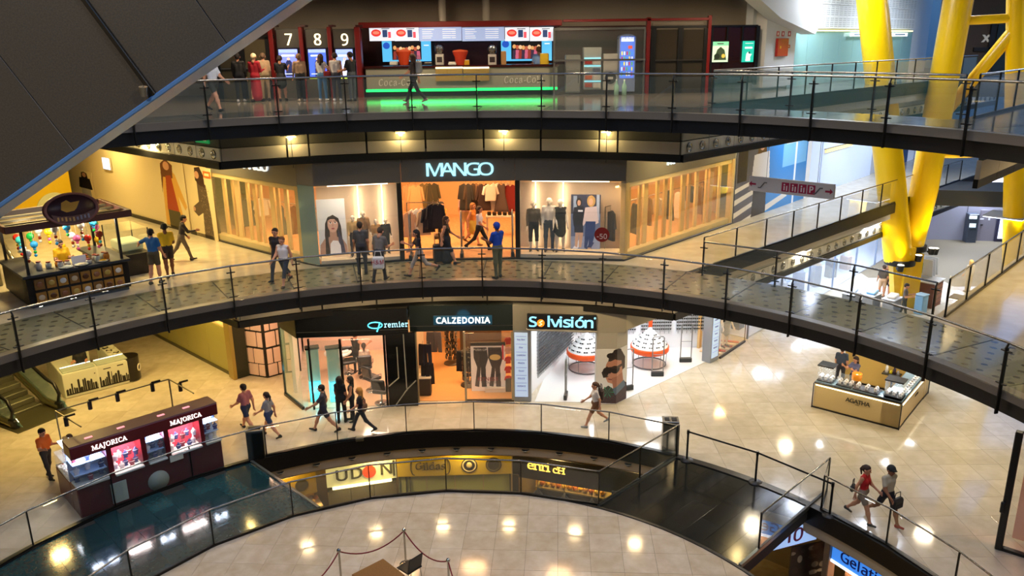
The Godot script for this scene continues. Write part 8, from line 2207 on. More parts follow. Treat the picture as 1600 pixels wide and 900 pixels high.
	var bs := thing("blue_sign", "glowing blue and white sign with crimson letter shapes under the bridge edge", "sign", frame(on(1204, 846, -1.0), on(1274, 828, -1.0)))
	var br := rect(bs.transform, 1204, 822, 1274, 850)
	ob("panel", bx(S(), Vector3(br.position.x + br.size.x / 2, br.position.y + br.size.y / 2, 0), Vector3(br.size.x, br.size.y, 0.12), 0, 0.01), glow("9fc0f4", 0.9), bs)
	letters("10", 0.4, mt("8a1c5a", 0.4), bs, Vector3(br.position.x + br.size.x * 0.45, br.position.y + br.size.y * 0.5, 0.07), 0, "Droid Sans", 0.2, 0.2, 1.2, 0.02)
	ob("hanger", bx(S(), Vector3(br.position.x + br.size.x / 2, br.end.y + 0.2, -0.05), Vector3(0.06, 0.5, 0.06)), mt("2a2a2a", 0.4), bs)
	var db := thing("dark_mural", "dark panel with pale floral swirls beside the ice-cream stall", "panel", frame(on(1240, 890, -2.2), on(1302, 850, -1.6)))
	var im := canvas(128, 128, "171614")
	for k in 26: el(im, rng.randf(), rng.randf(), 0.05 + 0.07 * rng.randf(), 0.03 + 0.06 * rng.randf(), ["6a6a5c", "23221e", "8a8a78", "2c2b26"][k % 4])
	var dr2 := rect(db.transform, 1235, 850, 1302, 915)
	board("print", printed(im), db, dr2.position.x, dr2.position.y, dr2.size.x, dr2.size.y, 0.0, 0.05)
	ob("post", bx(S(), Vector3(dr2.position.x, (L1 + dr2.position.y) / 2 - db.position.y * 0.0, -0.03), Vector3(0.08, absf(dr2.position.y), 0.04)), mt("20201e", 0.4), db)
# ---------- figures: tapered capsules joined by a smooth minimum, meshed as surface nets ----------
func nets(bones: Array, cell: float, kk: float) -> Dictionary:
	var lo := Vector3.ONE * 1e3
	var hi := -lo
	for b in bones:
		var r: float = maxf(b[2], b[3]) + 2.0 * cell
		for e in 2:
			lo = lo.min(b[e] - Vector3.ONE * r); hi = hi.max(b[e] + Vector3.ONE * r)
	var nx := int((hi.x - lo.x) / cell) + 2
	var ny := int((hi.y - lo.y) / cell) + 2
	var nz := int((hi.z - lo.z) / cell) + 2
	var sy := nx
	var sz := nx * ny
	var fld := PackedFloat32Array(); fld.resize(nx * ny * nz); fld.fill(9.0)
	var best := PackedFloat32Array(); best.resize(nx * ny * nz); best.fill(9.0)
	var who := PackedByteArray(); who.resize(nx * ny * nz)
	for b in bones:
		var a: Vector3 = b[0]; var c: Vector3 = b[1]
		var ra: float = b[2]; var dr: float = b[3] - b[2]
		var col: int = b[4]
		var ba := c - a
		var inv := 1.0 / maxf(ba.length_squared(), 1e-8)
		var r := maxf(ra, b[3]) + 2.5 * cell + kk * 0.5
		var l := ((a.min(c) - Vector3.ONE * r - lo) / cell).floor()
		var h := ((a.max(c) + Vector3.ONE * r - lo) / cell).ceil()
		for z in range(maxi(int(l.z), 0), mini(int(h.z) + 1, nz)):
			for y in range(maxi(int(l.y), 0), mini(int(h.y) + 1, ny)):
				var i := z * sz + y * sy + maxi(int(l.x), 0)
				for x in range(maxi(int(l.x), 0), mini(int(h.x) + 1, nx)):
					var p := lo + Vector3(x, y, z) * cell - a
					var t := clampf(p.dot(ba) * inv, 0.0, 1.0)
					var d := (p - ba * t).length() - ra - dr * t
					var f := fld[i]
					var q := maxf(kk - absf(f - d), 0.0)
					fld[i] = minf(f, d) - q * q / kk * 0.25
					if d < best[i]:
						best[i] = d; who[i] = col
					i += 1
	var vid := PackedInt32Array(); vid.resize(nx * ny * nz); vid.fill(-1)
	var v := PackedVector3Array()
	var cc := PackedByteArray()
	var off := [0, 1, sy, sy + 1, sz, sz + 1, sz + sy, sz + sy + 1]
	var edges := [[0, 1], [2, 3], [4, 5], [6, 7], [0, 2], [1, 3], [4, 6], [5, 7], [0, 4], [1, 5], [2, 6], [3, 7]]
	var cells := PackedInt32Array()
	var lim := cell * 2.2
	for z in nz - 1:
		for y in ny - 1:
			var i := z * sz + y * sy
			for x in nx - 1:
				if absf(fld[i]) < lim:
					var mask := 0
					for k in 8:
						if fld[i + off[k]] < 0.0: mask |= 1 << k
					if mask != 0 and mask != 255:
						var s := Vector3.ZERO
						var n := 0
						for e in edges:
							var e0: int = e[0]; var e1: int = e[1]
							if ((mask >> e0) & 1) != ((mask >> e1) & 1):
								var f0 := fld[i + off[e0]]; var f1 := fld[i + off[e1]]
								var t := f0 / (f0 - f1)
								var p0 := Vector3(e0 & 1, (e0 >> 1) & 1, e0 >> 2)
								s += p0 + (Vector3(e1 & 1, (e1 >> 1) & 1, e1 >> 2) - p0) * t
								n += 1
						vid[i] = v.size()
						v.append(lo + (Vector3(x, y, z) + s / n) * cell)
						cc.append(who[i])
						cells.append(i)
				i += 1
	var idx := PackedInt32Array()
	for i in cells:
		var inside := fld[i] < 0.0
		for ax in 3:
			var d: int = [1, sy, sz][ax]
			if (fld[i + d] < 0.0) == inside: continue
			var u: int = [sy, sz, 1][ax]; var w: int = [sz, 1, sy][ax]
			if i - u - w < 0: continue
			var q := [vid[i - u - w], vid[i - w], vid[i], vid[i - u]]
			if q.min() < 0: continue
			if inside: idx.append_array(PackedInt32Array([q[0], q[2], q[1], q[0], q[3], q[2]]))
			else: idx.append_array(PackedInt32Array([q[0], q[1], q[2], q[0], q[2], q[3]]))
	return {"v": v, "c": cc, "i": idx}
func solid(parts: Array, pal: Array) -> ArrayMesh:      # parts: [nets, transform]
	var v := PackedVector3Array(); var c := PackedColorArray(); var ix := PackedInt32Array()
	for p in parts:
		var d: Dictionary = p[0]; var t: Transform3D = p[1]
		var o := v.size()
		v.append_array(t * d.v)
		for k in d.c: c.append(pal[k])
		var flip := t.basis.determinant() < 0.0
		for k in range(0, d.i.size(), 3):
			ix.append(d.i[k] + o); ix.append(d.i[k + (2 if flip else 1)] + o); ix.append(d.i[k + (1 if flip else 2)] + o)
	var n := PackedVector3Array(); n.resize(v.size())
	for k in range(0, ix.size(), 3):
		var g := (v[ix[k + 2]] - v[ix[k]]).cross(v[ix[k + 1]] - v[ix[k]])
		for j in 3: n[ix[k + j]] += g
	for k in n.size(): n[k] = n[k].normalized()
	var ar := []
	ar.resize(Mesh.ARRAY_MAX)
	ar[Mesh.ARRAY_VERTEX] = v; ar[Mesh.ARRAY_NORMAL] = n; ar[Mesh.ARRAY_COLOR] = c; ar[Mesh.ARRAY_INDEX] = ix
	var me := ArrayMesh.new()
	me.add_surface_from_arrays(Mesh.PRIMITIVE_TRIANGLES, ar)
	return me
var head_net: Dictionary
var hand_net: Dictionary
var hair_nets := {}
var skin_mat: StandardMaterial3D
func V(x: float, y: float, z: float) -> Vector3: return Vector3(x, y, z)
func make_protos() -> void:
	# palette slots: 0 skin, 1 top, 2 bottom, 3 shoes, 4 eyes, 5 lips
	head_net = nets([[V(0, 0.035, -0.012), V(0, 0.03, 0.012), 0.083, 0.08, 0], [V(0, 0.0, 0.022), V(0, -0.062, 0.038), 0.064, 0.04, 0], [V(0, 0.004, 0.09), V(0, -0.024, 0.106), 0.009, 0.014, 0], [V(-0.084, -0.015, -0.005), V(-0.086, 0.01, -0.01), 0.016, 0.02, 0], [V(0.084, -0.015, -0.005), V(0.086, 0.01, -0.01), 0.016, 0.02, 0], [V(-0.033, 0.012, 0.08), V(-0.027, 0.012, 0.082), 0.011, 0.011, 4], [V(0.033, 0.012, 0.08), V(0.027, 0.012, 0.082), 0.011, 0.011, 4], [V(-0.018, -0.052, 0.074), V(0.018, -0.052, 0.074), 0.009, 0.009, 5], [V(0, -0.06, -0.018), V(0, -0.15, -0.025), 0.05, 0.052, 0]], 0.0085, 0.018)
	var hb := [[V(-0.018, -0.01, 0), V(-0.02, -0.075, 0), 0.02, 0.02, 0], [V(0.018, -0.01, 0), V(0.02, -0.075, 0), 0.02, 0.02, 0]]
	for k in 4:
		var x := -0.031 + k * 0.021
		var ln: float = [0.066, 0.08, 0.076, 0.058][k]
		hb.append([V(x, -0.085, 0), V(x * 1.15, -0.085 - ln * 0.55, 0.008), 0.0092, 0.0085, 0]); hb.append([V(x * 1.15, -0.085 - ln * 0.55, 0.008), V(x * 1.15, -0.085 - ln * 0.95, 0.03), 0.0085, 0.0075, 0])
	hb.append([V(0.032, -0.03, 0.005), V(0.058, -0.065, 0.018), 0.0115, 0.0095, 0]); hb.append([V(0.058, -0.065, 0.018), V(0.062, -0.095, 0.026), 0.0095, 0.008, 0])
	hand_net = nets(hb, 0.0055, 0.008)
	var cap := [[V(0, 0.05, -0.03), V(0, 0.052, 0.0), 0.088, 0.085, 0], [V(0, 0.0, -0.05), V(0, 0.03, -0.03), 0.07, 0.08, 0]]
	hair_nets["short"] = nets(cap, 0.012, 0.03)
	hair_nets["long"] = nets(cap + [[V(-0.06, 0.03, -0.03), V(-0.085, -0.17, -0.03), 0.045, 0.03, 0], [V(0.06, 0.03, -0.03), V(0.085, -0.17, -0.03), 0.045, 0.03, 0], [V(0, 0.0, -0.06), V(0, -0.24, -0.08), 0.07, 0.045, 0]], 0.013, 0.03)
	hair_nets["tail"] = nets(cap + [[V(0, 0.06, -0.11), V(0, -0.02, -0.15), 0.03, 0.03, 0], [V(0, -0.02, -0.15), V(0, -0.16, -0.13), 0.03, 0.016, 0]], 0.012, 0.02)
	hair_nets["cap"] = nets([[V(0, 0.052, -0.012), V(0, 0.052, 0.008), 0.094, 0.092, 0], [V(-0.04, 0.045, 0.1), V(0.04, 0.045, 0.1), 0.016, 0.016, 0], [V(-0.03, 0.042, 0.14), V(0.03, 0.042, 0.14), 0.013, 0.013, 0], [V(0, 0.0, -0.045), V(0, 0.02, -0.04), 0.068, 0.075, 0]], 0.012, 0.03)
	skin_mat = StandardMaterial3D.new()
	skin_mat.vertex_color_use_as_albedo = true
	skin_mat.roughness = 0.75
func lin(hex: String) -> Color: return Color(hex).srgb_to_linear()

# leg: 0 shorts, 1 long, 2 short skirt, 3 long skirt, 4 knee length;  sleeve: 0 none, 1 short, 2 long
func figure(p: Vector3, yaw_deg: float, H: float, pose: Dictionary, skin: String, top: String, sleeve: int, bottom: String, leg: int, shoes: String, hair: String, hair_hex: String, label: String, group := "", called := "person", category := "person") -> Node3D:
	var t := thing(called, label, category, tf(p, deg_to_rad(yaw_deg)), group)
	var s := H / 1.75
	var g := func(k: String) -> float: return deg_to_rad(pose.get(k, 0.0))
	var bones := []
	var low := 10.0
	for sd in [-1, 1]:                                                  # the figure faces +z; its right side is -x
		var n := "r" if sd < 0 else "l"
		var a: float = g.call(n + "h"); var k: float = g.call(n + "k")
		var sp: float = 0.02 + g.call("spread") * 0.3
		var hip := V(sd * 0.088, 0, 0) * s
		var knee: Vector3 = hip + V(sd * sp, -cos(a), sin(a)) * 0.43 * s
		var ank: Vector3 = knee + V(0, -cos(a - k), sin(a - k)) * 0.42 * s
		var fa: float = (a - k) * 0.7
		var toe: Vector3 = ank + V(sd * 0.03, -0.035 * cos(fa) + 0.15 * sin(fa), 0.16 * cos(fa) + 0.03 * sin(fa)) * s
		var heel: Vector3 = ank + V(0, -0.03 * cos(fa), -0.035) * s
		low = minf(low, minf(toe.y - 0.03 * s, heel.y - 0.035 * s))
		var mid: Vector3 = hip.lerp(knee, 0.62)
		if leg == 0 or leg == 2:
			bones.append([hip, mid, 0.094 * s, 0.082 * s, 2]); bones.append([mid, knee, 0.068 * s, 0.055 * s, 0])
		else: bones.append([hip, knee, 0.093 * s, 0.064 * s, 2 if leg != 3 or true else 0])
		if leg == 1: bones.append([knee, ank, 0.062 * s, 0.05 * s, 2])
		else:
			bones.append([knee, knee.lerp(ank, 0.35), 0.054 * s, 0.056 * s, 2 if leg == 4 else 0]); bones.append([knee.lerp(ank, 0.35), ank, 0.054 * s, 0.034 * s, 0])
		bones.append([heel, toe, 0.037 * s, 0.031 * s, 3]); bones.append([ank, heel, 0.036 * s, 0.036 * s, 3])
	var lean := Basis(Vector3.RIGHT, g.call("lean"))
	var L := func(x: float, y: float, z: float) -> Vector3: return lean * (V(x, y, z) * s)
	bones.append([V(-0.06, 0.03, -0.005) * s, V(0.06, 0.03, -0.005) * s, 0.112 * s, 0.112 * s, 2])
	var fem: bool = hair in ["long", "tail"]
	for sd in [-1, 1]:
		bones.append([L.call(sd * 0.05, 0.12, 0), L.call(sd * 0.075, 0.36, 0.005), (0.085 if fem else 0.098) * s, (0.092 if fem else 0.105) * s, 1])
		if fem: bones.append([L.call(sd * 0.065, 0.34, 0.07), L.call(sd * 0.065, 0.36, 0.06), 0.055 * s, 0.05 * s, 1])
	var shw := 0.15 if fem else 0.175
	bones.append([L.call(-shw + 0.03, 0.475, -0.01), L.call(shw - 0.03, 0.475, -0.01), 0.062 * s, 0.062 * s, 1])
	bones.append([L.call(0, 0.5, -0.012), L.call(0, 0.575, 0.0), 0.056 * s, 0.05 * s, 0])
	if leg == 2: bones.append([V(0, 0, 0) * s, V(0, -0.28, 0) * s, 0.14 * s, 0.17 * s, 2])
	elif leg == 3:
		bones.append([V(0, 0, 0) * s, V(0, -0.5, 0) * s, 0.14 * s, 0.17 * s, 2]); bones.append([V(0, -0.5, 0) * s, V(0, -0.7, 0) * s, 0.17 * s, 0.19 * s, 2])
	var nets_parts := []
	var hands := []
	for sd in [-1, 1]:
		var n := "r" if sd < 0 else "l"
		var sf: float = g.call(n + "s"); var ab: float = g.call(n + "a") + 0.12; var el_: float = g.call(n + "e") + 0.15
		var sh: Vector3 = L.call(sd * shw, 0.465, -0.01)
		var elb: Vector3 = sh + lean * (V(sd * sin(ab), -cos(ab) * cos(sf), cos(ab) * sin(sf)) * 0.29 * s)
		var fd: Vector3 = (lean * V(sd * sin(ab) * 0.45, -cos(ab) * cos(sf + el_), cos(ab * 0.5) * sin(sf + el_))).normalized()
		var wr: Vector3 = elb + fd * 0.25 * s
		var um := sh.lerp(elb, 0.62)
		var ar := 0.9 if fem else 1.05
		if sleeve == 0: bones.append([sh, elb, 0.048 * s * ar, 0.038 * s * ar, 0])
		else:
			bones.append([sh, um, 0.058 * s * ar, 0.054 * s * ar, 1]); bones.append([um, elb, 0.041 * s * ar, 0.039 * s * ar, 1 if sleeve == 2 else 0])
		bones.append([elb, wr, 0.042 * s * ar, 0.03 * s * ar, 1 if sleeve == 2 else 0])
		var up := -fd
		var fw := (Vector3.BACK if absf(fd.z) < 0.8 else Vector3.UP)
		var xx := up.cross(fw).normalized()
		var bs := Basis(xx, up, xx.cross(up))
		hands.append([hand_net, Transform3D(bs * Basis(Vector3.UP, PI / 2 * sd) * Basis.from_scale(V(-sd if sd > 0 else 1, 1, 1) * s), wr)])
	var shift := Vector3(0, -low, 0)
	if pose.has("seat"): shift.y = float(pose.seat)
	for b in bones:
		b[0] += shift; b[1] += shift
	nets_parts.append([nets(bones, 0.022, 0.05 * s), Transform3D()])
	for h in hands: nets_parts.append([h[0], Transform3D(h[1].basis, h[1].origin + shift)])
	var hc: Vector3 = L.call(0, 0.665, 0.02) + shift
	var ht := Transform3D(lean * Basis(Vector3.UP, g.call("turn")) * Basis(Vector3.RIGHT, g.call("nod")) * Basis.from_scale(Vector3.ONE * s * 1.08), hc)
	nets_parts.append([head_net, ht])
	var pal := [lin(skin), lin(top), lin(bottom), lin(shoes), lin("2a1a14") if called == "person" else lin(skin), lin("a0544a") if called == "person" else lin(skin)]
	share("body", solid(nets_parts, pal), skin_mat, t, Transform3D())
	if hair != "":
		share("cap" if hair == "cap" else "hair", solid([[hair_nets[hair], Transform3D()]], [lin(hair_hex)]), skin_mat, t, ht)
	t.set_meta("_neck", hc)
	return t

func onz(px: float, py: float, z: float, lv: float) -> Vector3:
	var d := ray(px, py)
	return Vector3(d.x / d.z * z, lv, z)

func make_people() -> void:
	make_protos()
	var STAND := {"rh": 3, "lh": -3, "rs": 5, "ls": 8, "re": 15, "le": 20, "spread": 5}
	var WALK := {"rh": 26, "rk": 8, "lh": -22, "lk": 22, "rs": -22, "ls": 24, "re": 12, "le": 25}
	var WALK2 := {"rh": -24, "rk": 26, "lh": 28, "lk": 8, "rs": 24, "ls": -22, "re": 25, "le": 12}
	var USE := {"rh": 2, "lh": -2, "rs": 45, "re": 60, "ls": 20, "le": 50, "spread": 4, "nod": 12}
	var HOLD := {"rh": 10, "lh": -8, "lk": 8, "rs": 10, "re": 85, "ls": 10, "le": 85, "nod": 14}
	var SK := "c68e6c"
	var SKD := "7a4a30"
	# ----- cinema level -----
	figure(onz(338, 176, -25.9, L4), 60, 1.75, WALK, SK, "c8ccd2", 1, "23241f", 0, "1c1a18", "short", "2a1f18", "person in a white tee and dark shorts walking along the cinema gallery")
	figure(onz(378, 160, -30.2, L4), 190, 1.72, STAND, SK, "17161a", 2, "141418", 1, "c8c4bc", "short", "1c1512", "person all in black before the dark glass door")
	figure(onz(403, 162, -30.0, L4), 170, 1.7, HOLD, SK, "a81c28", 2, "a81c28", 3, "2a1c1c", "short", "d8c49a", "person in a long red dress with pale hair by the glass door")
	figure(onz(417, 160, -30.7, L4), 200, 1.72, STAND, SK, "b89a78", 2, "a08a68", 1, "4a3a2c", "short", "6a5038", "person in beige clothes behind the red dress")
	figure(onz(443, 160, -30.4, L4), 185, 1.62, USE, SK, "141216", 1, "18161a", 2, "1a1818", "short", "2c1f18", "person in black top and skirt facing ticket screen seven")
	figure(onz(472, 160, -30.0, L4), 200, 1.68, STAND, SK, "a8896a", 2, "1a1a20", 1, "b8a890", "short", "7a5a3a", "person in a tan blouse and black trousers at the ticket machines")
	figure(onz(506, 160, -30.2, L4), 175, 1.66, USE, SK, "d8d8d4", 1, "4f7fa8", 1, "d8d0c8", "long", "3a2418", "person in white tee and blue jeans at ticket screen eight")
	figure(onz(528, 160, -30.0, L4), 188, 1.7, STAND, SK, "e0d8d0", 0, "4a4a52", 1, "e4e0da", "short", "241812", "person in white top and grey leggings with a red shoulder bag")
	figure(onz(552, 162, -29.8, L4), -130, 1.72, USE, SK, "151418", 1, "4a5058", 1, "2a2624", "short", "2a1d16", "person in black tee and patterned trousers at ticket screen nine")
	figure(onz(648, 163, -28.6, L4), -105, 1.7, WALK, SK, "4a3c34", 1, "1c1a1c", 1, "8a7a6c", "long", "5a3a24", "person with a grey backpack walking before the snack counter")
	figure(onz(842, 150, -33.0, L4), 185, 1.8, USE, SK, "8fb0dc", 1, "26262c", 1, "1c1c1c", "short", "8a6238", "clerk in a pale blue shirt behind the snack counter")
	figure(onz(1473, 120, -39.9, L4), 150, 1.78, STAND, SK, "4a4e4a", 2, "2c3038", 1, "1c1c1c", "cap", "a01c24", "person in a red cap and grey shirt beside the yellow strut")
	# ----- level 3 -----
	var reach := {"rh": 3, "lh": -8, "lk": 10, "la": 55, "ls": 25, "le": 10, "rs": 10, "re": 15, "turn": 20}
	figure(on(246, 443, L3), 175, 1.78, reach, SK, "1f5f9a", 1, "4c4430", 0, "2a241c", "short", "1c1410", "person in a blue tee reaching out to the candy kiosk")
	figure(on(267, 433, L3), -150, 1.78, HOLD, SKD, "e0b414", 1, "2c2620", 0, "1a1816", "short", "140e0c", "person in a bright yellow tee beside the candy kiosk")
	figure(on(288, 407, L3), 120, 1.66, {"rh": 20, "rk": 5, "lh": -25, "lk": 15, "lean": 12, "rs": 40, "re": 60, "ls": 10, "le": 30}, SK, "2c2622", 2, "6a5c4c", 1, "1c1814", "short", "1a1210", "person in dark top and loose grey trousers leaning behind the yellow tee")
	var ka := on(49, 484, L3); var kb := on(206, 452, L3)
	var kf := frame(Vector3(ka.x, 0, ka.z), Vector3(kb.x, 0, kb.z))
	figure(kf * Vector3((kb - ka).length() * 0.48, L3, -1.25), rad_to_deg(kf.basis.get_euler().y), 1.62, HOLD, SK, "f0b80c", 1, "2c2620", 1, "1a1816", "short", "2a1c14", "vendor in a yellow tee inside the candy kiosk")
	figure(on(437, 437, L3), -10, 1.76, WALK, SK, "241f22", 1, "2a2830", 1, "1c1814", "short", "1a1210", "person in dark clothes beside the woman in a white vest")
	figure(on(447, 446, L3), -15, 1.64, WALK2, SK, "d8d0cc", 0, "1c2030", 4, "2a2420", "short", "6a4426", "person in a white vest and dark calf-length trousers on the glass bridge")
	figure(on(567, 428, L3), -170, 1.74, STAND, SK, "4c4a48", 1, "34343a", 1, "1c1a18", "short", "2a1f1a", "person in dark grey standing before the left shop window")
	figure(on(594, 440, L3), 160, 1.74, {"rh": 12, "lh": -10, "lk": 12, "lean": 16, "rs": 30, "re": 70, "ls": 10, "le": 10, "nod": 18}, SK, "6a625c", 1, "2c2c30", 1, "1a1818", "short", "3a2a20", "person in a grey tee looking down, white shopping bag in hand")
	figure(on(657, 432, L3), -70, 1.64, {"rh": 30, "rk": 10, "lh": -28, "lk": 45, "rs": 40, "re": 70, "ls": 20, "le": 60, "lean": 6}, SK, "17151a", 1, "a89c90", 4, "1c1818", "long", "1a1412", "person in black top and pale cropped trousers striding before the shop entrance")
	figure(on(699, 411, L3), 80, 1.7, WALK, SK, "1a181c", 0, "1c1a1e", 3, "2a2422", "long", "4a2c1c", "person in a long black dress pulling a dark suitcase")
	figure(on(692, 384, L3), 20, 1.66, STAND, SK, "c89a2c", 0, "1c1a1c", 1, "1a1818", "long", "1a1210", "person in a mustard sleeveless top inside the clothes shop")
	figure(on(728, 372, L3), 15, 1.78, STAND, SK, "d8b0b0", 1, "c0a070", 0, "4a3a2c", "short", "8a6a4a", "person in a pink tee and tan shorts inside the clothes shop")
	figure(on(740, 382, L3), 60, 1.64, WALK, SK, "c87c2c", 0, "b89a3a", 2, "6a4a2c", "long", "8a5a30", "person in an amber top and olive skirt leaving the clothes shop")
	figure(on(750, 391, L3), 70, 1.7, WALK2, SK, "c8c8d8", 1, "1c1a1e", 1, "1a1618", "long", "3a2418", "person in a pale blouse and black trousers leaving the clothes shop")
	figure(on(778, 434, L3), -140, 1.8, {"rh": 2, "lh": -4, "rs": 20, "re": 70, "ls": 20, "le": 75, "spread": 5, "turn": -10}, SKD, "1440a0", 1, "5a5a3c", 1, "1c1a14", "cap", "123a9a", "guard in a blue polo shirt and blue cap facing the clothes shop")
	# ----- level 2 -----
	figure(on(388, 673, 0), -120, 1.77, WALK, SK, "9a5a60", 1, "1c2440", 0, "1c1816", "short", "1c1410", "person in a dusty pink tee and navy shorts walking past the burgundy kiosk")
	figure(on(423, 682, 0), -110, 1.66, WALK, SK, "8a8a90", 1, "2a3a5c", 0, "1a1614", "tail", "2a1c16", "person in a grey patterned tee and denim shorts with a ponytail")
	figure(on(508, 674, 0), -85, 1.77, {"rh": 28, "rk": 8, "lh": -26, "lk": 14, "rs": -15, "ls": 40, "le": 15, "re": 20}, SK, "3c3c48", 1, "24283a", 0, "141214", "short", "2a1d16", "person in a dark grey tee and navy shorts striding past the salon")
	figure(on(535, 660, 0), 175, 1.7, STAND, SK, "141216", 1, "141318", 1, "1a1614", "long", "1c1210", "person all in black with long hair looking into the salon")
	figure(on(552, 658, 0), -80, 1.66, STAND, SK, "1a171a", 0, "1c1a20", 1, "1a1614", "long", "241812", "person in a black vest turned towards the person in black at the salon")
	figure(on(566, 674, 0), -85, 1.66, WALK, SK, "2a2428", 1, "1c2030", 1, "1a1614", "long", "b8823c", "person with blonde hair and a brown shoulder bag walking past the salon")
	figure(on(559, 584, 0) + Vector3(0, 0.015, 0), 150, 1.72, {"rs": 30, "ra": 20, "re": 70, "ls": 20, "le": 60, "nod": 15, "spread": 5}, SK, "121114", 0, "141318", 1, "141214", "short", "4a3020", "stylist in black standing beside the salon client")
	figure(on(572, 590, 0) + Vector3(0, 0.0, 0.05), 190, 1.66, {"rh": 82, "lh": 82, "rk": 80, "lk": 80, "seat": 0.66, "rs": 20, "ls": 20, "re": 60, "le": 60}, SK, "e4c8b0", 1, "c8642c", 1, "1c1614", "tail", "2a1a12", "seated client in a cream top in a black salon chair")
	figure(on(929, 665, 0), -80, 1.66, WALK2, SK, "d0c8c0", 1, "6a4424", 0, "8a9094", "tail", "4a3424", "person in a white tee with a brown backpack beside the portrait pillar")
	figure(on(1344, 812, 0), 40, 1.7, WALK, SK, "b81c18", 0, "8a7a68", 0, "2a2c30", "tail", "3a2a20", "person in a red halter top and beige shorts near the ice-cream opening")
	figure(on(1381, 815, 0), 20, 1.76, WALK2, "8a5a3e", "b0a890", 1, "1c1c22", 0, "8a1c18", "cap", "1c1e26", "person in a cream tee and black cap carrying a dark bag")
	var ia := on(1268, 636, 0); var ib := on(1404, 672, 0)
	var isl := frame(ia, ib)
	figure(isl * Vector3(0.85, 0, -1.55), -60, 1.62, {"rs": 60, "re": 60, "ls": 55, "le": 60, "nod": 8}, SK, "5a5c7c", 1, "2a2c3a", 1, "1c1a1a", "long", "2a1814", "assistant in a slate blue blouse holding a phone inside the gold island")
	figure(isl * Vector3(0.15, 0, -2.3), 150, 1.6, STAND, SK, "3a4658", 1, "26262c", 1, "1c1a1a", "short", "3a2416", "person in dark blue behind the tall glass case of the gold island")
	figure(on(79, 748, 0), 70, 1.66, HOLD, SK, "d8641c", 1, "2c2a28", 1, "1a1816", "short", "241812", "person in an orange tee at the end of the burgundy kiosk")
	figure(on(122, 757, 0), 30, 1.64, STAND, SK, "6a1c24", 1, "26201f", 1, "1a1816", "short", "3a2014", "assistant in crimson standing behind the burgundy kiosk")
	figure(on(133, 606, 0), 20, 1.72, HOLD, SK, "121214", 1, "23304a", 1, "1a1816", "short", "1a1210", "vendor in black inside the white kiosk")
	figure(on(1376, 466, 0), 160, 1.72, STAND, SK, "4a423a", 1, "c0a080", 0, "3a2c24", "short", "3a2a1c", "person in brown embracing another beside the yellow strut")
	figure(on(1384, 465, 0), -60, 1.78, STAND, SK, "b07a58", 0, "2a2630", 0, "2a2420", "short", "2a1d14", "bare-armed person embraced beside the yellow strut")
	figure(on(1511, 456, 0), 175, 1.68, STAND, SK, "a89a80", 2, "9a8c70", 1, "4a3c2c", "long", "b8904a", "person in beige with fair hair walking away down the corridor")
	figure(on(1410, 497, 0), 60, 1.66, HOLD, SK, "5a5048", 1, "2a2826", 1, "1a1816", "short", "2a1c12", "person bending over the wares at the strut's foot")
	# ----- shop-window dummies -----
	var f1 := frame(Vector3(-6.38, 0, -26.2), Vector3(-3.62, 0, -26.79)); var f3 := frame(Vector3(0.14, 0, -26.85), Vector3(3.77, 0, -26.4))
	var dl := [[f1, 555, 335, "c8a86c", 2, "2c2a30", 1, "gold jacket and dark trousers"], [f1, 571, 328, "8a6a44", 2, "4a3a2c", 1, "brown jacket"], [f1, 590, 341, "c89a5c", 2, "c8b8a0", 1, "camel coat"], [f1, 605, 347, "2a2624", 2, "23222a", 1, "black jacket and patterned trousers"],
		[f3, 834, 312, "5a5240", 2, "1c1a1a", 4, "olive cardigan over black skirt"], [f3, 858, 303, "e4dcd0", 2, "3a4a60", 1, "white blouse and blue jeans with a red scarf"], [f3, 875, 309, "1c1a1c", 0, "1c1a1c", 2, "sleeveless black dress"]]
	for q in dl:
		var fr: Transform3D = q[0]
		var fb := fr * Transform3D(Basis(), Vector3(0, 0, -0.5))
		var b := fb * Vector3(hit(q[1], 400, fb).x, L3 + 0.18, 0)
		var hh := clampf(upto(b, q[2]), 1.25, 1.9)
		figure(b, rad_to_deg(fr.basis.get_euler().y) + 8.0, hh, STAND, "e8dcc8", q[3], q[4], q[5], q[6], "3a2a22", "", "", "faceless pale shop dummy in %s" % q[7], "", "mannequin", "mannequin")
	var f9 := on(1131, 548, 0)
	figure(f9 + Vector3(0.1, 0.06, -0.3), 20, 1.78, STAND, "d8c0a0", "6a6458", 1, "8a8478", 2, "3a2a22", "", "", "pale shop dummy in a grey dress in the narrow window", "", "mannequin", "mannequin")
	make_bags()

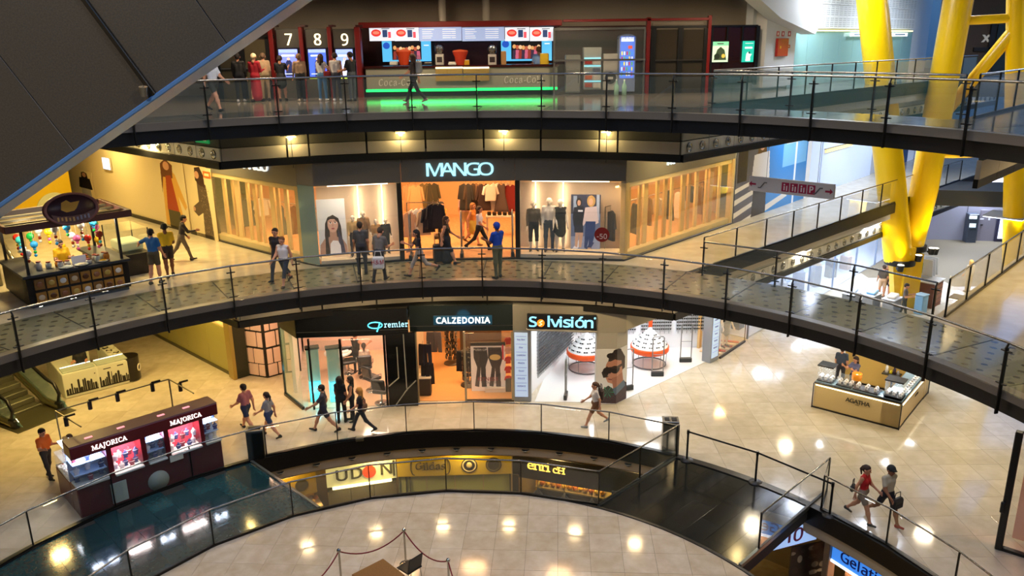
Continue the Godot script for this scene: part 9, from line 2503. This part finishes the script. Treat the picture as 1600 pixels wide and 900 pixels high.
func make_bags() -> void:
	# things carried or worn
	var p := on(686, 411, L3)
	var sc := thing("suitcase", "dark upright suitcase with extended handle on the glass bridge", "suitcase", tf(p + Vector3(0, 0, 0), 0.4))
	ob("shell", bx(S(), Vector3(0, 0.36, 0), Vector3(0.36, 0.6, 0.24), 0, 0.04), mt("1c1a20", 0.4), sc)
	ob("handle", tube(S(), [Vector3(-0.1, 0.64, -0.08), Vector3(-0.1, 1.02, -0.08), Vector3(0.1, 1.02, -0.08), Vector3(0.1, 0.64, -0.08)], 0.012, 6), mt("8a8a8c", 0.3, 0.8), sc)
	for q in [[-0.13, 0.08], [0.13, 0.08], [-0.13, -0.08], [0.13, -0.08]]: ob("wheel", cyl(S(), Vector3(q[0] - 0.015, 0.03, q[1]), Vector3(q[0] + 0.015, 0.03, q[1]), 0.03, 0.03, 10), mt("0c0c0c", 0.5), sc)
	var bag := func(called: String, label: String, at: Vector3, yaw: float, size: Vector3, hex: String) -> Node3D:
		var b := thing(called, label, "bag", tf(at, yaw))
		ob("body", bx(S(), Vector3(0, size.y / 2, 0), size, 0, minf(0.05, size.z * 0.35)), mt(hex, 0.6), b)
		ob("strap", tube(S(), [Vector3(-size.x * 0.3, size.y * 0.95, 0), Vector3(-size.x * 0.22, size.y + 0.16, 0), Vector3(size.x * 0.22, size.y + 0.16, 0), Vector3(size.x * 0.3, size.y * 0.95, 0)], 0.012, 6), mt(hex, 0.6), b)
		ob("pocket", bx(S(), Vector3(0, size.y * 0.35, size.z * 0.5), Vector3(size.x * 0.6, size.y * 0.4, 0.02), 0, 0.008), mt(hex, 0.7), b)
		return b
	var hm: Node3D = bag.call("shopping_bag", "white paper shopping bag with red H&M lettering", on(594, 440, L3) + Vector3(0.04, 0.5, 0.36), 0.0, Vector3(0.36, 0.4, 0.12), "d8d4cc")
	letters("H&M", 0.13, mt("b0302c", 0.5), hm, Vector3(0, 0.22, 0.075), 0, "Droid Sans", 0.0, 0.25, 0.9, 0.008)
	bag.call("backpack", "light grey backpack worn by the walker at the snack counter", onz(651, 163, -28.6, L4) + Vector3(0.13, 0.95, 0.02), 1.3, Vector3(0.3, 0.44, 0.16), "8f8d8c")
	bag.call("backpack", "brown backpack worn by the person beside the portrait pillar", on(929, 665, 0) + Vector3(0.2, 0.92, 0.0), 1.75, Vector3(0.28, 0.4, 0.15), "3a241a")
	bag.call("holdall", "dark holdall hanging beside the cream tee", on(1381, 815, 0) + Vector3(0.22, 0.44, 0.1), 0.5, Vector3(0.4, 0.32, 0.16), "16161a")
	bag.call("shoulder_bag", "brown shoulder bag of the blonde walker at the salon", on(566, 674, 0) + Vector3(0.16, 0.78, 0.12), 1.4, Vector3(0.3, 0.24, 0.1), "4a2c20")
	bag.call("shoulder_bag", "red shoulder bag at the ticket machines", onz(524, 160, -30.0, L4) + Vector3(-0.2, 0.85, 0.1), 0.2, Vector3(0.24, 0.2, 0.1), "9a2420")
	bag.call("shoulder_bag", "black hip bag behind the red halter top", on(1344, 812, 0) + Vector3(-0.26, 0.82, -0.08), 0.9, Vector3(0.24, 0.18, 0.1), "151517")
